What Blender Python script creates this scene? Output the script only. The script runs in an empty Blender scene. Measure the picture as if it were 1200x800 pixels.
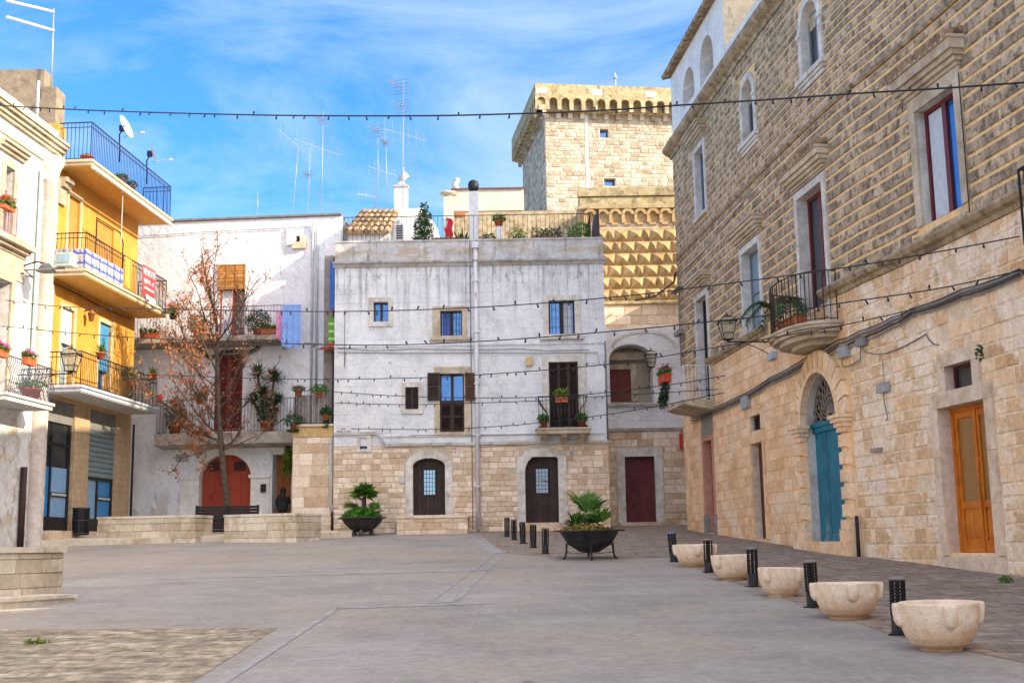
import bpy, bmesh, math, random
from math import sin, cos, pi, radians, sqrt, atan2, tan
from mathutils import Vector, Matrix
scene = bpy.context.scene
COL = scene.collection
RND = random.Random(7)

# ------------------------------------------------------------------ camera
FPX, PITCH, ROLL = 1428.0, math.atan(240 / 1428.0), 0.0163
CAM = Vector((0, 0, 1.65))
_r0, _u0, _f = Vector((1, 0, 0)), Vector((0, -sin(PITCH), cos(PITCH))), Vector((0, cos(PITCH), sin(PITCH)))
_r = cos(ROLL) * _r0 - sin(ROLL) * _u0
_u = cos(ROLL) * _u0 + sin(ROLL) * _r0
camd = bpy.data.cameras.new('camera')
cam = bpy.data.objects.new('camera', camd)
COL.objects.link(cam)
camd.sensor_width = 36.0
camd.lens = 36.0 * FPX / 1200.0
camd.clip_end = 2000
camd.clip_start = 0.1
cam.matrix_world = Matrix(((_r.x, _u.x, -_f.x, CAM.x), (_r.y, _u.y, -_f.y, CAM.y), (_r.z, _u.z, -_f.z, CAM.z), (0, 0, 0, 1)))
scene.camera = cam

# ------------------------------------------------------------------ light
SUN = Vector((0.84, -0.36, 0.42)).normalized()
SUN_EL = math.asin(SUN.z)
SUN_AZ = atan2(SUN.x, SUN.y)
scene.view_settings.view_transform = 'Standard'
scene.view_settings.look = 'None'
scene.view_settings.gamma = 1.0
scene.view_settings.exposure = 2.0
SKY_TINT = (0.17, 0.40, 0.62, 1)
HAZE_COL = (6.5, 6.0, 6.0, 1)
w = bpy.data.worlds.new("World")
scene.world = w
w.use_nodes = True
nt = w.node_tree
nt.nodes.clear()
out = nt.nodes.new('ShaderNodeOutputWorld')
bg = nt.nodes.new('ShaderNodeBackground')
sky = nt.nodes.new('ShaderNodeTexSky')
sky.sky_type = 'NISHITA'
sky.sun_disc = False
sky.sun_elevation = SUN_EL
sky.sun_rotation = SUN_AZ
sky.air_density = 1.0
sky.dust_density = 0.6
sky.ozone_density = 1.6
bg.inputs['Strength'].default_value = 0.13
tc = nt.nodes.new('ShaderNodeTexCoord')
mp = nt.nodes.new('ShaderNodeMapping')
mp.inputs['Scale'].default_value = (1.6, 1.2, 5.0)
mp.inputs['Rotation'].default_value = (0.0, 0.45, 0.2)
mp.inputs['Location'].default_value = (0.35, 0.0, 0.4)
nz = nt.nodes.new('ShaderNodeTexNoise')
nz.inputs['Scale'].default_value = 1.9
nz.inputs['Detail'].default_value = 9
nz.inputs['Roughness'].default_value = 0.62
nz.inputs['Distortion'].default_value = 0.5
rp = nt.nodes.new('ShaderNodeValToRGB')
rp.color_ramp.elements[0].position = 0.47
rp.color_ramp.elements[0].color = (0, 0, 0, 1)
rp.color_ramp.elements[1].position = 0.78
rp.color_ramp.elements[1].color = (0.8, 0.8, 0.8, 1)
mx = nt.nodes.new('ShaderNodeMix')
mx.data_type = 'RGBA'
mx.inputs[7].default_value = (1.5, 1.9, 2.15, 1)
tint = nt.nodes.new('ShaderNodeMix')
tint.data_type = 'RGBA'
tint.blend_type = 'MULTIPLY'
tint.inputs[0].default_value = 1.0
tint.inputs[7].default_value = SKY_TINT
L = nt.links.new
L(tc.outputs['Generated'], mp.inputs['Vector'])
L(mp.outputs[0], nz.inputs['Vector'])
L(nz.outputs['Fac'], rp.inputs[0])
L(rp.outputs['Color'], mx.inputs[0])
L(sky.outputs[0], tint.inputs[6])
# bright milky haze on the sun's side of the sky
dt = nt.nodes.new('ShaderNodeVectorMath')
dt.operation = 'DOT_PRODUCT'
dt.inputs[1].default_value = tuple(SUN)
L(tc.outputs['Generated'], dt.inputs[0])
hz = nt.nodes.new('ShaderNodeMapRange')
hz.interpolation_type = 'SMOOTHSTEP'
hz.inputs[1].default_value = -0.12
hz.inputs[2].default_value = 0.85
L(dt.outputs['Value'], hz.inputs[0])
hm = nt.nodes.new('ShaderNodeMix')
hm.data_type = 'RGBA'
hm.inputs[7].default_value = HAZE_COL
L(hz.outputs[0], hm.inputs[0])
L(tint.outputs[2], hm.inputs[6])
L(hm.outputs[2], mx.inputs[6])
L(mx.outputs[2], bg.inputs['Color'])
L(bg.outputs[0], out.inputs['Surface'])
sund = bpy.data.lights.new('sun', 'SUN')
sund.energy = 2.0
sund.angle = radians(0.5)
sund.color = (1.0, 0.83, 0.6)
suno = bpy.data.objects.new('sun', sund)
COL.objects.link(suno)
suno.location = (40, -20, 40)
suno.rotation_euler = (-SUN).to_track_quat('-Z', 'Y').to_euler()

# ------------------------------------------------------------------ picking points
def ray(px, py):
    return (_r * (px - 600) + _u * (400 - py) + _f * FPX)

def at(px, py, Y):
    d = ray(px, py)
    return CAM + d * (Y / d.y)

SLOPE = 0.051
def gz(y):
    return SLOPE * max(-6.0, min(y, 50.0))

def gp(px, py, off=0.0):
    d = ray(px, py)
    t = (off - CAM.z) / (d.z - SLOPE * d.y)
    return CAM + d * t

class Frame:
    """a vertical wall following a plan polyline; u runs left to right as seen from the square, d is outward"""
    def __init__(self, pts, smooth=0):
        pts = [Vector((p[0], p[1])) for p in pts]
        for _ in range(smooth):
            q = [pts[0]]
            for a, b in zip(pts[:-1], pts[1:]):
                q += [a * .75 + b * .25, a * .25 + b * .75]
            pts = q + [pts[-1]]
        self.p = pts
        self.seg = []
        s = 0.0
        for a, b in zip(pts[:-1], pts[1:]):
            l = (b - a).length
            t = (b - a) / l
            self.seg.append((s, l, a, t, Vector((t.y, -t.x))))
            s += l
        self.len = s
        self.bent = len(pts) > 2
    def map(self, u, d, z):
        for k, (s, l, a, t, n) in enumerate(self.seg):
            if u <= s + l or k == len(self.seg) - 1:
                q = a + t * (u - s) + n * d
                return Vector((q.x, q.y, z))
    def hit(self, px, py, d=0.0):
        v = ray(px, py)
        o2, v2 = Vector((CAM.x, CAM.y)), Vector((v.x, v.y))
        best = None
        for k, (s, l, a, t, n) in enumerate(self.seg):
            a2 = a + n * d
            den = v2.dot(n)
            if abs(den) < 1e-9:
                continue
            tt = (a2 - o2).dot(n) / den
            if tt <= 0:
                continue
            q = o2 + v2 * tt
            uu = (q - a2).dot(t)
            lo = -1e9 if k == 0 else -0.02
            hi = 1e9 if k == len(self.seg) - 1 else l + 0.02
            if lo <= uu <= hi and (best is None or tt < best[0]):
                best = (tt, s + uu, CAM.z + v.z * tt)
        return best[1], best[2]
    def u(self, px, py, d=0.0):
        return self.hit(px, py, d)[0]
    def z(self, px, py, d=0.0):
        return self.hit(px, py, d)[1]
    def rect(self, x0, y0, x1, y1, d=0.0):
        """pixel rectangle on a wall seen face on -> u0,u1,z0,z1"""
        xm, ym = (x0 + x1) / 2, (y0 + y1) / 2
        return self.u(x0, ym, d), self.u(x1, ym, d), self.z(xm, y1, d), self.z(xm, y0, d)

# ------------------------------------------------------------------ objects
def tag(o, label=None, cat=None, group=None, kind=None):
    if label: o['label'] = label
    if cat: o['category'] = cat
    if group: o['group'] = group
    if kind: o['kind'] = kind
    return o

def wloc(o):
    v = Vector((0, 0, 0))
    while o is not None:
        v += o.location
        o = o.parent
    return v

def thing(name, label, cat, loc=(0, 0, 0), group=None):
    o = bpy.data.objects.new(name, None)
    o.empty_display_size = 0.3
    o.location = loc
    COL.objects.link(o)
    return tag(o, label, cat, group)

def copy_tree(o, parent=None):
    c = o.copy()
    COL.objects.link(c)
    c.parent = parent
    for ch in list(o.children):
        copy_tree(ch, c)
    return c

class MB:
    def __init__(self, frame=None):
        self.v, self.raw, self.f, self.m, self.t, self.s = [], [], [], [], [], []
        self.fr = frame
        self.mi = 0
        self.tone = None
        self.sm = False
    def face(self, pts, tone=None, flip=False):
        i = len(self.v)
        for p in pts:
            self.raw.append(tuple(p))
            self.v.append(tuple(self.fr.map(*p)) if self.fr else tuple(p))
        idx = list(range(i, i + len(pts)))
        if self.fr:
            idx.reverse()
        if flip:
            idx.reverse()
        self.f.append(idx)
        self.m.append(self.mi)
        self.s.append(self.sm)
        self.t.append(tone if tone is not None else (self.tone if self.tone is not None else 0.5))
    def box(self, a0, a1, b0, b1, c0, c1, tone=None):
        if a0 > a1: a0, a1 = a1, a0
        if b0 > b1: b0, b1 = b1, b0
        if c0 > c1: c0, c1 = c1, c0
        P = lambda i, j, k: ((a0, a1)[i], (b0, b1)[j], (c0, c1)[k])
        for q in (((0,0,0),(0,1,0),(1,1,0),(1,0,0)), ((0,0,1),(1,0,1),(1,1,1),(0,1,1)), ((0,0,0),(1,0,0),(1,0,1),(0,0,1)),
                  ((1,1,0),(0,1,0),(0,1,1),(1,1,1)), ((0,1,0),(0,0,0),(0,0,1),(0,1,1)), ((1,0,0),(1,1,0),(1,1,1),(1,0,1))):
            self.face([P(*k) for k in q], tone)
        return self
    def cbox(self, c, sx, sy, sz, rz=0.0, tone=None):
        """box centred at c in world axes, turned about z"""
        co, si = cos(rz), sin(rz)
        def P(i, j, k):
            x, y = (i - .5) * sx, (j - .5) * sy
            return (c[0] + x * co - y * si, c[1] + x * si + y * co, c[2] + (k - .5) * sz)
        for q in (((0,0,0),(0,1,0),(1,1,0),(1,0,0)), ((0,0,1),(1,0,1),(1,1,1),(0,1,1)), ((0,0,0),(1,0,0),(1,0,1),(0,0,1)),
                  ((1,1,0),(0,1,0),(0,1,1),(1,1,1)), ((0,1,0),(0,0,0),(0,0,1),(0,1,1)), ((1,0,0),(1,1,0),(1,1,1),(1,0,1))):
            self.face([P(*k) for k in q], tone)
        return self
    def prism(self, poly, b0, b1, axis=1, tone=None):
        """poly in the two other axes; axis=1: (u,z) polygon between d=b0 and d=b1; axis=2: (x,y) polygon between z=b0,b1; axis=0: (d,z)"""
        def P(p, b):
            return {1: (p[0], b, p[1]), 2: (p[0], p[1], b), 0: (b, p[0], p[1])}[axis]
        n = len(poly)
        self.face([P(p, b0) for p in poly], tone, axis != 1)
        self.face([P(p, b1) for p in poly], tone, axis == 1)
        for i in range(n):
            a, b = poly[i], poly[(i + 1) % n]
            self.face([P(a, b0), P(b, b0), P(b, b1), P(a, b1)], tone, axis == 1)
        return self
    def tube(self, pts, r, n=6, cap=True, tone=None):
        pts = [Vector(self.fr.map(*p)) if self.fr else Vector(p) for p in pts]
        fr, self.fr = self.fr, None
        rr = r if isinstance(r, (list, tuple)) else [r] * len(pts)
        rings = []
        up = Vector((0, 0, 1))
        prev = None
        for i, p in enumerate(pts):
            t = (pts[min(i + 1, len(pts) - 1)] - pts[max(i - 1, 0)])
            if t.length < 1e-9: t = Vector((0, 0, 1))
            t.normalize()
            a = prev - t * prev.dot(t) if prev is not None else (up.cross(t) if abs(t.z) < .95 else Vector((1, 0, 0)).cross(t))
            if a.length < 1e-6: a = Vector((1, 0, 0)).cross(t)
            a.normalize()
            prev = a
            b = t.cross(a)
            rings.append([p + (a * cos(2 * pi * k / n + pi / n) + b * sin(2 * pi * k / n + pi / n)) * rr[i] for k in range(n)])
        sm, self.sm = self.sm, n > 5
        for A, B in zip(rings[:-1], rings[1:]):
            for k in range(n):
                k2 = (k + 1) % n
                self.face([A[k], A[k2], B[k2], B[k]], tone)
        self.sm = sm
        if cap:
            self.face(rings[0][::-1], tone)
            self.face(rings[-1], tone)
        self.fr = fr
        return self
    def lathe(self, prof, c=(0, 0, 0), n=20, sx=1.0, sy=1.0, tone=None):
        sm, self.sm = self.sm, True
        for (r0, z0), (r1, z1) in zip(prof[:-1], prof[1:]):
            for k in range(n):
                a, b = 2 * pi * k / n, 2 * pi * (k + 1) / n
                q = [(c[0] + r0 * cos(a) * sx, c[1] + r0 * sin(a) * sy, c[2] + z0), (c[0] + r0 * cos(b) * sx, c[1] + r0 * sin(b) * sy, c[2] + z0),
                     (c[0] + r1 * cos(b) * sx, c[1] + r1 * sin(b) * sy, c[2] + z1), (c[0] + r1 * cos(a) * sx, c[1] + r1 * sin(a) * sy, c[2] + z1)]
                if r0 < 1e-6: q = [q[0], q[2], q[3]]
                elif r1 < 1e-6: q = q[:3]
                self.face(q, tone)
        self.sm = sm
        return self
    def block(self, u0, u1, z0, z1, d, proud, ch, tone=None):
        ch = min(ch, (u1 - u0) * .3, (z1 - z0) * .3)
        o = [(u0, d, z0), (u1, d, z0), (u1, d, z1), (u0, d, z1)]
        i = [(u0 + ch, d + proud, z0 + ch), (u1 - ch, d + proud, z0 + ch), (u1 - ch, d + proud, z1 - ch), (u0 + ch, d + proud, z1 - ch)]
        self.face(i[::-1], tone)
        for k in range(4):
            k2 = (k + 1) % 4
            self.face([o[k2], o[k], i[k], i[k2]], tone)
    def build(self, name, mats, parent=None, loc=None, smooth=None):
        if not isinstance(mats, (list, tuple)): mats = [mats]
        if parent is not None:
            base = wloc(parent)
        elif loc is not None:
            base = Vector(loc)
        else:
            zs = [p[2] for p in self.v]
            base = Vector((sum(p[0] for p in self.v) / len(self.v), sum(p[1] for p in self.v) / len(self.v), min(zs)))
        me = bpy.data.meshes.new(name)
        me.from_pydata([(p[0] - base.x, p[1] - base.y, p[2] - base.z) for p in self.v], [], self.f)
        for mt in mats: me.materials.append(mt)
        me.polygons.foreach_set('material_index', self.m)
        me.polygons.foreach_set('use_smooth', [bool(smooth if smooth is not None else s) for s in self.s])
        at_ = me.attributes.new('tone', 'FLOAT', 'FACE')
        at_.data.foreach_set('value', self.t)
        uv = me.uv_layers.new(name='UVMap')
        flat = []
        for f in self.f:
            a, b, c = (Vector(self.raw[f[k]]) for k in (0, 1, 2))
            n = (b - a).cross(c - a)
            ax = max(range(3), key=lambda k: abs(n[k]))
            for vi in f:
                p = self.raw[vi]
                flat += {0: (p[1], p[2]), 1: (p[0], p[2]), 2: (p[0], p[1])}[ax]
        uv.data.foreach_set('uv', flat)
        if any(self.s) or smooth:
            bm = bmesh.new()
            bm.from_mesh(me)
            bmesh.ops.remove_doubles(bm, verts=bm.verts, dist=0.0004)
            bm.to_mesh(me)
            bm.free()
        me.update()
        o = bpy.data.objects.new(name, me)
        COL.objects.link(o)
        if parent is not None:
            o.parent = parent
        else:
            o.location = base
        return o

# ------------------------------------------------------------------ materials
_M = {}
def mat(name, cols, sc=2.0, rough=0.85, bump=0.15, bsc=30.0, tone=0.0, tcols=None, tmix=0.5, stains=(), spec=0.3, metal=0.0, lines=None, lo=0.32, hi=0.68, bdist=0.02, transl=0.0, grain=None):
    if name in _M: return _M[name]
    m = bpy.data.materials.new(name)
    m.use_nodes = True
    t = m.node_tree
    N, K = t.nodes.new, t.links.new
    p = t.nodes['Principled BSDF']
    p.inputs['Roughness'].default_value = rough
    p.inputs['Metallic'].default_value = metal
    p.inputs['Specular IOR Level'].default_value = spec
    co = N('ShaderNodeTexCoord')
    def noise(scale, detail=6, vec=None, rgh=0.6):
        n = N('ShaderNodeTexNoise')
        n.inputs['Scale'].default_value = scale
        n.inputs['Detail'].default_value = detail
        n.inputs['Roughness'].default_value = rgh
        K(vec if vec is not None else co.outputs['Object'], n.inputs['Vector'])
        return n.outputs['Fac']
    def ramp(fac, cs, a, b):
        r = N('ShaderNodeValToRGB')
        e = r.color_ramp.elements
        while len(e) < len(cs): e.new(0.5)
        for k, c in enumerate(cs):
            e[k].position = a + (b - a) * k / max(1, len(cs) - 1)
            e[k].color = (c[0], c[1], c[2], 1)
        K(fac, r.inputs[0])
        return r.outputs['Color']
    def mix(fac, a, b, mode='MIX'):
        x = N('ShaderNodeMix')
        x.data_type = 'RGBA'
        x.blend_type = mode
        for s, i in ((fac, 0), (a, 6), (b, 7)):
            if isinstance(s, (int, float)): x.inputs[i].default_value = s
            elif isinstance(s, tuple): x.inputs[i].default_value = (s[0], s[1], s[2], 1)
            else: K(s, x.inputs[i])
        return x.outputs[2]
    def rng(v, a, b, c=0.0, d=1.0):
        x = N('ShaderNodeMapRange')
        K(v, x.inputs[0])
        for k, q in enumerate((a, b, c, d)): x.inputs[k + 1].default_value = q
        return x.outputs[0]
    def mul(a, b):
        x = N('ShaderNodeMath')
        x.operation = 'MULTIPLY'
        for k, q in enumerate((a, b)):
            if isinstance(q, (int, float)): x.inputs[k].default_value = q
            else: K(q, x.inputs[k])
        return x.outputs[0]
    c = ramp(noise(sc), cols, lo, hi) if len(cols) > 1 else None
    if c is None:
        r = N('ShaderNodeRGB')
        r.outputs[0].default_value = (cols[0][0], cols[0][1], cols[0][2], 1)
        c = r.outputs[0]
    if tone or tcols:
        a = N('ShaderNodeAttribute')
        a.attribute_name = 'tone'
        if tcols:
            c = mix(tmix, c, ramp(a.outputs['Fac'], tcols, 0, 1))
        if tone:
            v = rng(a.outputs['Fac'], 0, 1, 1 - tone, 1 + tone)
            cb = N('ShaderNodeCombineColor')
            for k in range(3): K(v, cb.inputs[k])
            c = mix(1.0, c, cb.outputs[0], 'MULTIPLY')
    hfac = None
    if lines:
        b = N('ShaderNodeTexBrick')
        K(co.outputs['UV'], b.inputs['Vector'])
        b.inputs['Scale'].default_value = 1.0
        b.inputs['Brick Width'].default_value = lines['w']
        b.inputs['Row Height'].default_value = lines['h']
        b.inputs['Mortar Size'].default_value = lines['m']
        b.inputs['Mortar Smooth'].default_value = lines.get('smooth', 0.3)
        b.offset = lines.get('off', 0.5)
        lf = mul(b.outputs['Fac'], lines.get('amt', 1.0))
        if lines.get('wear'):
            lf = mul(lf, rng(noise(lines['wear'], 4), 0.42, 0.62))
        c = mix(lf, c, lines['col'])
        if lines.get('var'):
            b.inputs['Color1'].default_value = (1 - lines['var'],) * 3 + (1,)
            b.inputs['Color2'].default_value = (1 + lines['var'],) * 3 + (1,)
            b.inputs['Mortar'].default_value = (1, 1, 1, 1)
            c = mix(1.0, c, b.outputs['Color'], 'MULTIPLY')
        hfac = lf
    for s in stains:
        mpn = N('ShaderNodeMapping')
        mpn.inputs['Scale'].default_value = s.get('scale', (1, 1, 1))
        mpn.inputs['Location'].default_value = s.get('loc', (0, 0, 0))
        K(co.outputs['Object'], mpn.inputs['Vector'])
        fac = mul(rng(noise(s.get('sc', 1.0), s.get('det', 7), mpn.outputs[0], s.get('rgh', 0.65)), s['lo'], s['hi']), s.get('amt', 1.0))
        if 'z' in s:
            sx = N('ShaderNodeSeparateXYZ')
            K(co.outputs['Object'], sx.inputs[0])
            fac = mul(fac, rng(sx.outputs['Z'], s['z'][0], s['z'][1]))
        c = mix(fac, c, s['col'])
    g_ = (.24 if bump >= .2 else 0) if grain is None else grain
    if g_:
        v = rng(noise(7.0, 10, rgh=.78), .3, .7, 1 - g_, 1 + g_)
        cb = N('ShaderNodeCombineColor')
        for k in range(3): K(v, cb.inputs[k])
        c = mix(1.0, c, cb.outputs[0], 'MULTIPLY')
    K(c, p.inputs['Base Color'])
    if bump:
        h = noise(bsc, 5)
        bn = N('ShaderNodeBump')
        bn.inputs['Strength'].default_value = bump
        bn.inputs['Distance'].default_value = bdist
        K(h, bn.inputs['Height'])
        last = bn.outputs[0]
        if hfac is not None:
            b2 = N('ShaderNodeBump')
            b2.invert = True
            b2.inputs['Strength'].default_value = lines.get('bump', 0.4)
            b2.inputs['Distance'].default_value = 0.02
            K(hfac, b2.inputs['Height'])
            K(last, b2.inputs['Normal'])
            last = b2.outputs[0]
        K(last, p.inputs['Normal'])
    if transl:
        p.inputs['Transmission Weight'].default_value = 0
        tr = N('ShaderNodeBsdfTranslucent')
        K(c, tr.inputs['Color'])
        ms = N('ShaderNodeMixShader')
        ms.inputs[0].default_value = transl
        K(p.outputs[0], ms.inputs[1])
        K(tr.outputs[0], ms.inputs[2])
        K(ms.outputs[0], t.nodes['Material Output'].inputs['Surface'])
    _M[name] = m
    return m

def flat(name, c, rough=0.6, var=0.12, sc=6.0, **k):
    d = tuple(max(0, x * (1 - var)) for x in c)
    e = tuple(x * (1 + var) for x in c)
    k.setdefault('bump', 0.08)
    return mat(name, [d, c, e], sc=sc, rough=rough, **k)

def glass(name, col, refl=0.4, rough=0.03, gcol=(.9, .95, 1, 1)):
    if name in _M: return _M[name]
    m = bpy.data.materials.new(name)
    m.use_nodes = True
    t = m.node_tree
    p = t.nodes['Principled BSDF']
    p.inputs['Base Color'].default_value = (*col, 1)
    p.inputs['Roughness'].default_value = 0.35
    g = t.nodes.new('ShaderNodeBsdfGlossy')
    g.inputs['Roughness'].default_value = rough
    g.inputs['Color'].default_value = gcol
    ms = t.nodes.new('ShaderNodeMixShader')
    ms.inputs[0].default_value = refl
    tcn, nn_, bb_n = t.nodes.new('ShaderNodeTexCoord'), t.nodes.new('ShaderNodeTexNoise'), t.nodes.new('ShaderNodeBump')
    nn_.inputs['Scale'].default_value = 2.6
    nn_.inputs['Detail'].default_value = 2
    bb_n.inputs['Strength'].default_value = .35
    bb_n.inputs['Distance'].default_value = .05
    t.links.new(tcn.outputs['Object'], nn_.inputs['Vector'])
    t.links.new(nn_.outputs['Fac'], bb_n.inputs['Height'])
    t.links.new(bb_n.outputs[0], g.inputs['Normal'])
    t.links.new(p.outputs[0], ms.inputs[1])
    t.links.new(g.outputs[0], ms.inputs[2])
    t.links.new(ms.outputs[0], t.nodes['Material Output'].inputs['Surface'])
    _M[name] = m
    return m

# ------------------------------------------------------------------ wall builders
def subtract(r, holes):
    rs = [r]
    for h in holes:
        nx = []
        for (a, b, c, d) in rs:
            if h[1] <= a or h[0] >= b or h[3] <= c or h[2] >= d:
                nx.append((a, b, c, d))
                continue
            if h[2] > c: nx.append((a, b, c, h[2]))
            if h[3] < d: nx.append((a, b, h[3], d))
            lo, hi = max(c, h[2]), min(d, h[3])
            if h[0] > a: nx.append((a, h[0], lo, hi))
            if h[1] < b: nx.append((h[1], b, lo, hi))
        rs = nx
    return rs

def courses(mb, u0, u1, z0, z1, h, wd, holes=(), gap=.014, gapv=.01, proud=.02, ch=.008, jit=.3, hj=.12, d=0.0, skip=0.0, arcs=(), rnd=RND, keep=None):
    z = z0
    while z < z1 - .03:
        zt = min(z + h * rnd.uniform(1 - hj, 1 + hj), z1)
        if z1 - zt < h * .35: zt = z1
        u = u0 - rnd.uniform(0, wd)
        while u < u1:
            ww = wd * rnd.uniform(1 - jit, 1 + jit)
            a, b = max(u, u0), min(u + ww, u1)
            u += ww
            if b - a < .06: continue
            tone = rnd.random()
            pr = proud * rnd.uniform(.6, 1.3)
            if rnd.random() < skip: continue
            for (p, q, r, s) in subtract((a, b, z, zt), holes):
                p2, q2, r2, s2 = p + gapv / 2, q - gapv / 2, r + gap / 2, s - gap / 2
                if q2 - p2 < .03 or s2 - r2 < .025: continue
                if any(any((x - uc) ** 2 / ra ** 2 + (y - zc) ** 2 / rb ** 2 < 1 for x in (p2, q2, (p2 + q2) / 2) for y in (r2, s2)) for (uc, zc, ra, rb) in arcs): continue
                if keep and not keep((p2 + q2) / 2, (r2 + s2) / 2): continue
                mb.block(p2, q2, r2, s2, d, pr, ch, tone)
        z = zt

def arc_pts(u0, u1, z1, rise, n=14):
    uc, a = (u0 + u1) / 2, (u1 - u0) / 2
    return [(uc - a * cos(pi * k / n), z1 - rise + rise * sin(pi * k / n)) for k in range(n + 1)]

def wall(mb, u0, u1, z0, z1, ops=(), d=0.0, step=0.9, rmi=None, mfn=None, xu=(), xz=()):
    """ops: dicts u0,u1,z0,z1, rise (arched head), dep (depth of the reveal)"""
    us = {u0, u1}
    zs = {z0, z1}
    for o in ops:
        us |= {max(u0, o['u0']), min(u1, o['u1'])}
        zs |= {max(z0, o['z0']), min(z1, o['z1'])}
    if mb.fr and mb.fr.bent:
        n = int((u1 - u0) / step) + 1
        us |= {u0 + (u1 - u0) * k / n for k in range(n)}
    us |= {x for x in xu if u0 < x < u1}
    zs |= {x for x in xz if z0 < x < z1}
    us, zs = sorted(us), sorted(zs)
    for a, b in zip(us[:-1], us[1:]):
        for c, e in zip(zs[:-1], zs[1:]):
            um, zm = (a + b) / 2, (c + e) / 2
            if b - a < 1e-6 or e - c < 1e-6: continue
            if any(o['u0'] < um < o['u1'] and o['z0'] < zm < o['z1'] for o in ops): continue
            if mfn: mb.mi = mfn(um, zm)
            mb.face([(a, d, c), (a, d, e), (b, d, e), (b, d, c)])
    for o in ops:
        D = d - o.get('dep', .25)
        keep, mb.mi = mb.mi, o.get('rm', mb.mi if rmi is None else rmi)
        a, b, c, e, rise = o['u0'], o['u1'], o['z0'], o['z1'], o.get('rise', 0)
        sp = e - rise
        mb.face([(a, d, c), (a, D, c), (a, D, sp), (a, d, sp)])
        mb.face([(b, D, c), (b, d, c), (b, d, sp), (b, D, sp)])
        mb.face([(a, D, c), (a, d, c), (b, d, c), (b, D, c)])
        if not rise:
            mb.face([(a, d, e), (a, D, e), (b, D, e), (b, d, e)])
        else:
            ap = arc_pts(a, b, e, rise)
            for (p, q), (r, s) in zip(ap[:-1], ap[1:]):
                mb.face([(p, d, q), (p, d, e), (r, d, e), (r, d, s)])
                mb.face([(p, d, q), (p, D, q), (r, D, s), (r, d, s)])
        mb.mi = keep

def op(u0, u1, z0, z1, rise=0.0, dep=.25):
    return dict(u0=min(u0, u1), u1=max(u0, u1), z0=min(z0, z1), z1=max(z0, z1), rise=rise, dep=dep)

def ring(mb, uc, zs, ai, bi, ao, bo, d0, d1, n=11, a0=0.0, a1=pi, gap=.01, ch=.0):
    """arch of n voussoirs"""
    for k in range(n):
        s, e = a0 + (a1 - a0) * k / n + gap, a0 + (a1 - a0) * (k + 1) / n - gap
        mid = (s + e) / 2
        tn = RND.random()
        P = lambda ang, a, b, d: (uc - a * cos(ang), d, zs + b * sin(ang))
        for (x, y) in ((s, mid), (mid, e)):
            mb.face([P(x, ai, bi, d1), P(y, ai, bi, d1), P(y, ao, bo, d1), P(x, ao, bo, d1)], tn, True)
            mb.face([P(x, ai, bi, d0), P(y, ai, bi, d0), P(y, ai, bi, d1), P(x, ai, bi, d1)], tn, True)
            mb.face([P(x, ao, bo, d0), P(x, ao, bo, d1), P(y, ao, bo, d1), P(y, ao, bo, d0)], tn, True)
        mb.face([P(s, ai, bi, d0), P(s, ai, bi, d1), P(s, ao, bo, d1), P(s, ao, bo, d0)], tn, True)
        mb.face([P(e, ai, bi, d0), P(e, ao, bo, d0), P(e, ao, bo, d1), P(e, ai, bi, d1)], tn, True)

def surround(mb, o, w=.16, top=None, sill=0.0, d0=0.0, d1=.05, inset=0.0):
    """stone jambs, lintel and sill round a rectangular opening"""
    top = w if top is None else top
    a, b, c, e = o['u0'] - inset, o['u1'] + inset, o['z0'], o['z1']
    nj = max(1, int((e - c) / .8))
    for k in range(nj):
        p, q = c + (e - c) * k / nj, c + (e - c) * (k + 1) / nj
        mb.box(a - w, a, d0, d1, p + .004, q - .004, RND.random())
        mb.box(b, b + w, d0, d1, p + .004, q - .004, RND.random())
    mb.box(a - w, b + w, d0, d1 + .004, e, e + top, RND.random())
    if sill:
        mb.box(a - w * .9 - .05, b + w * .9 + .05, d0, d1 + .07, c - sill, c - .002, RND.random())

def glazed(F, parent, o, frame_m, glass_m, fw=.06, cols=2, rows=1, dep=None, name='window', mw=None, grille=None, curtain=None):
    """a window or glazed door leaf: frame mesh with a pane sub-part, set at the back of the opening"""
    D = -(o.get('dep', .25) if dep is None else dep)
    a, b, c, e = o['u0'] - .01, o['u1'] + .01, o['z0'] - .01, o['z1'] + .01
    mw = mw or fw * .8
    mb = MB(F)
    mb.box(a, a + fw, D - .05, D + .03, c, e)
    mb.box(b - fw, b, D - .05, D + .03, c, e)
    mb.box(a + fw, b - fw, D - .05, D + .03, c, c + fw)
    mb.box(a + fw, b - fw, D - .05, D + .03, e - fw, e)
    for k in range(1, cols):
        x = a + (b - a) * k / cols
        mb.box(x - mw, x + mw, D - .05, D + .034, c + fw, e - fw)
    for k in range(1, rows):
        z = c + (e - c) * k / rows
        mb.box(a + fw, b - fw, D - .04, D + .025, z - mw / 2, z + mw / 2)
    w_ = mb.build(name, frame_m, parent)
    g = MB(F)
    g.box(a + fw * .5, b - fw * .5, D - .03, D - .012, c + fw * .5, e - fw * .5)
    g.build('pane', glass_m, w_)
    if grille:
        gb = MB(F)
        n = max(2, int((b - a) / grille))
        for k in range(1, n):
            x = a + (b - a) * k / n
            gb.tube([(x, -.04, c), (x, -.04, e)], .009, 4)
        for k in range(1, 4):
            z = c + (e - c) * k / 4
            gb.tube([(a, -.04, z), (b, -.04, z)], .007, 4)
        gb.build('grille', iron, w_)
    return w_

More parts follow.
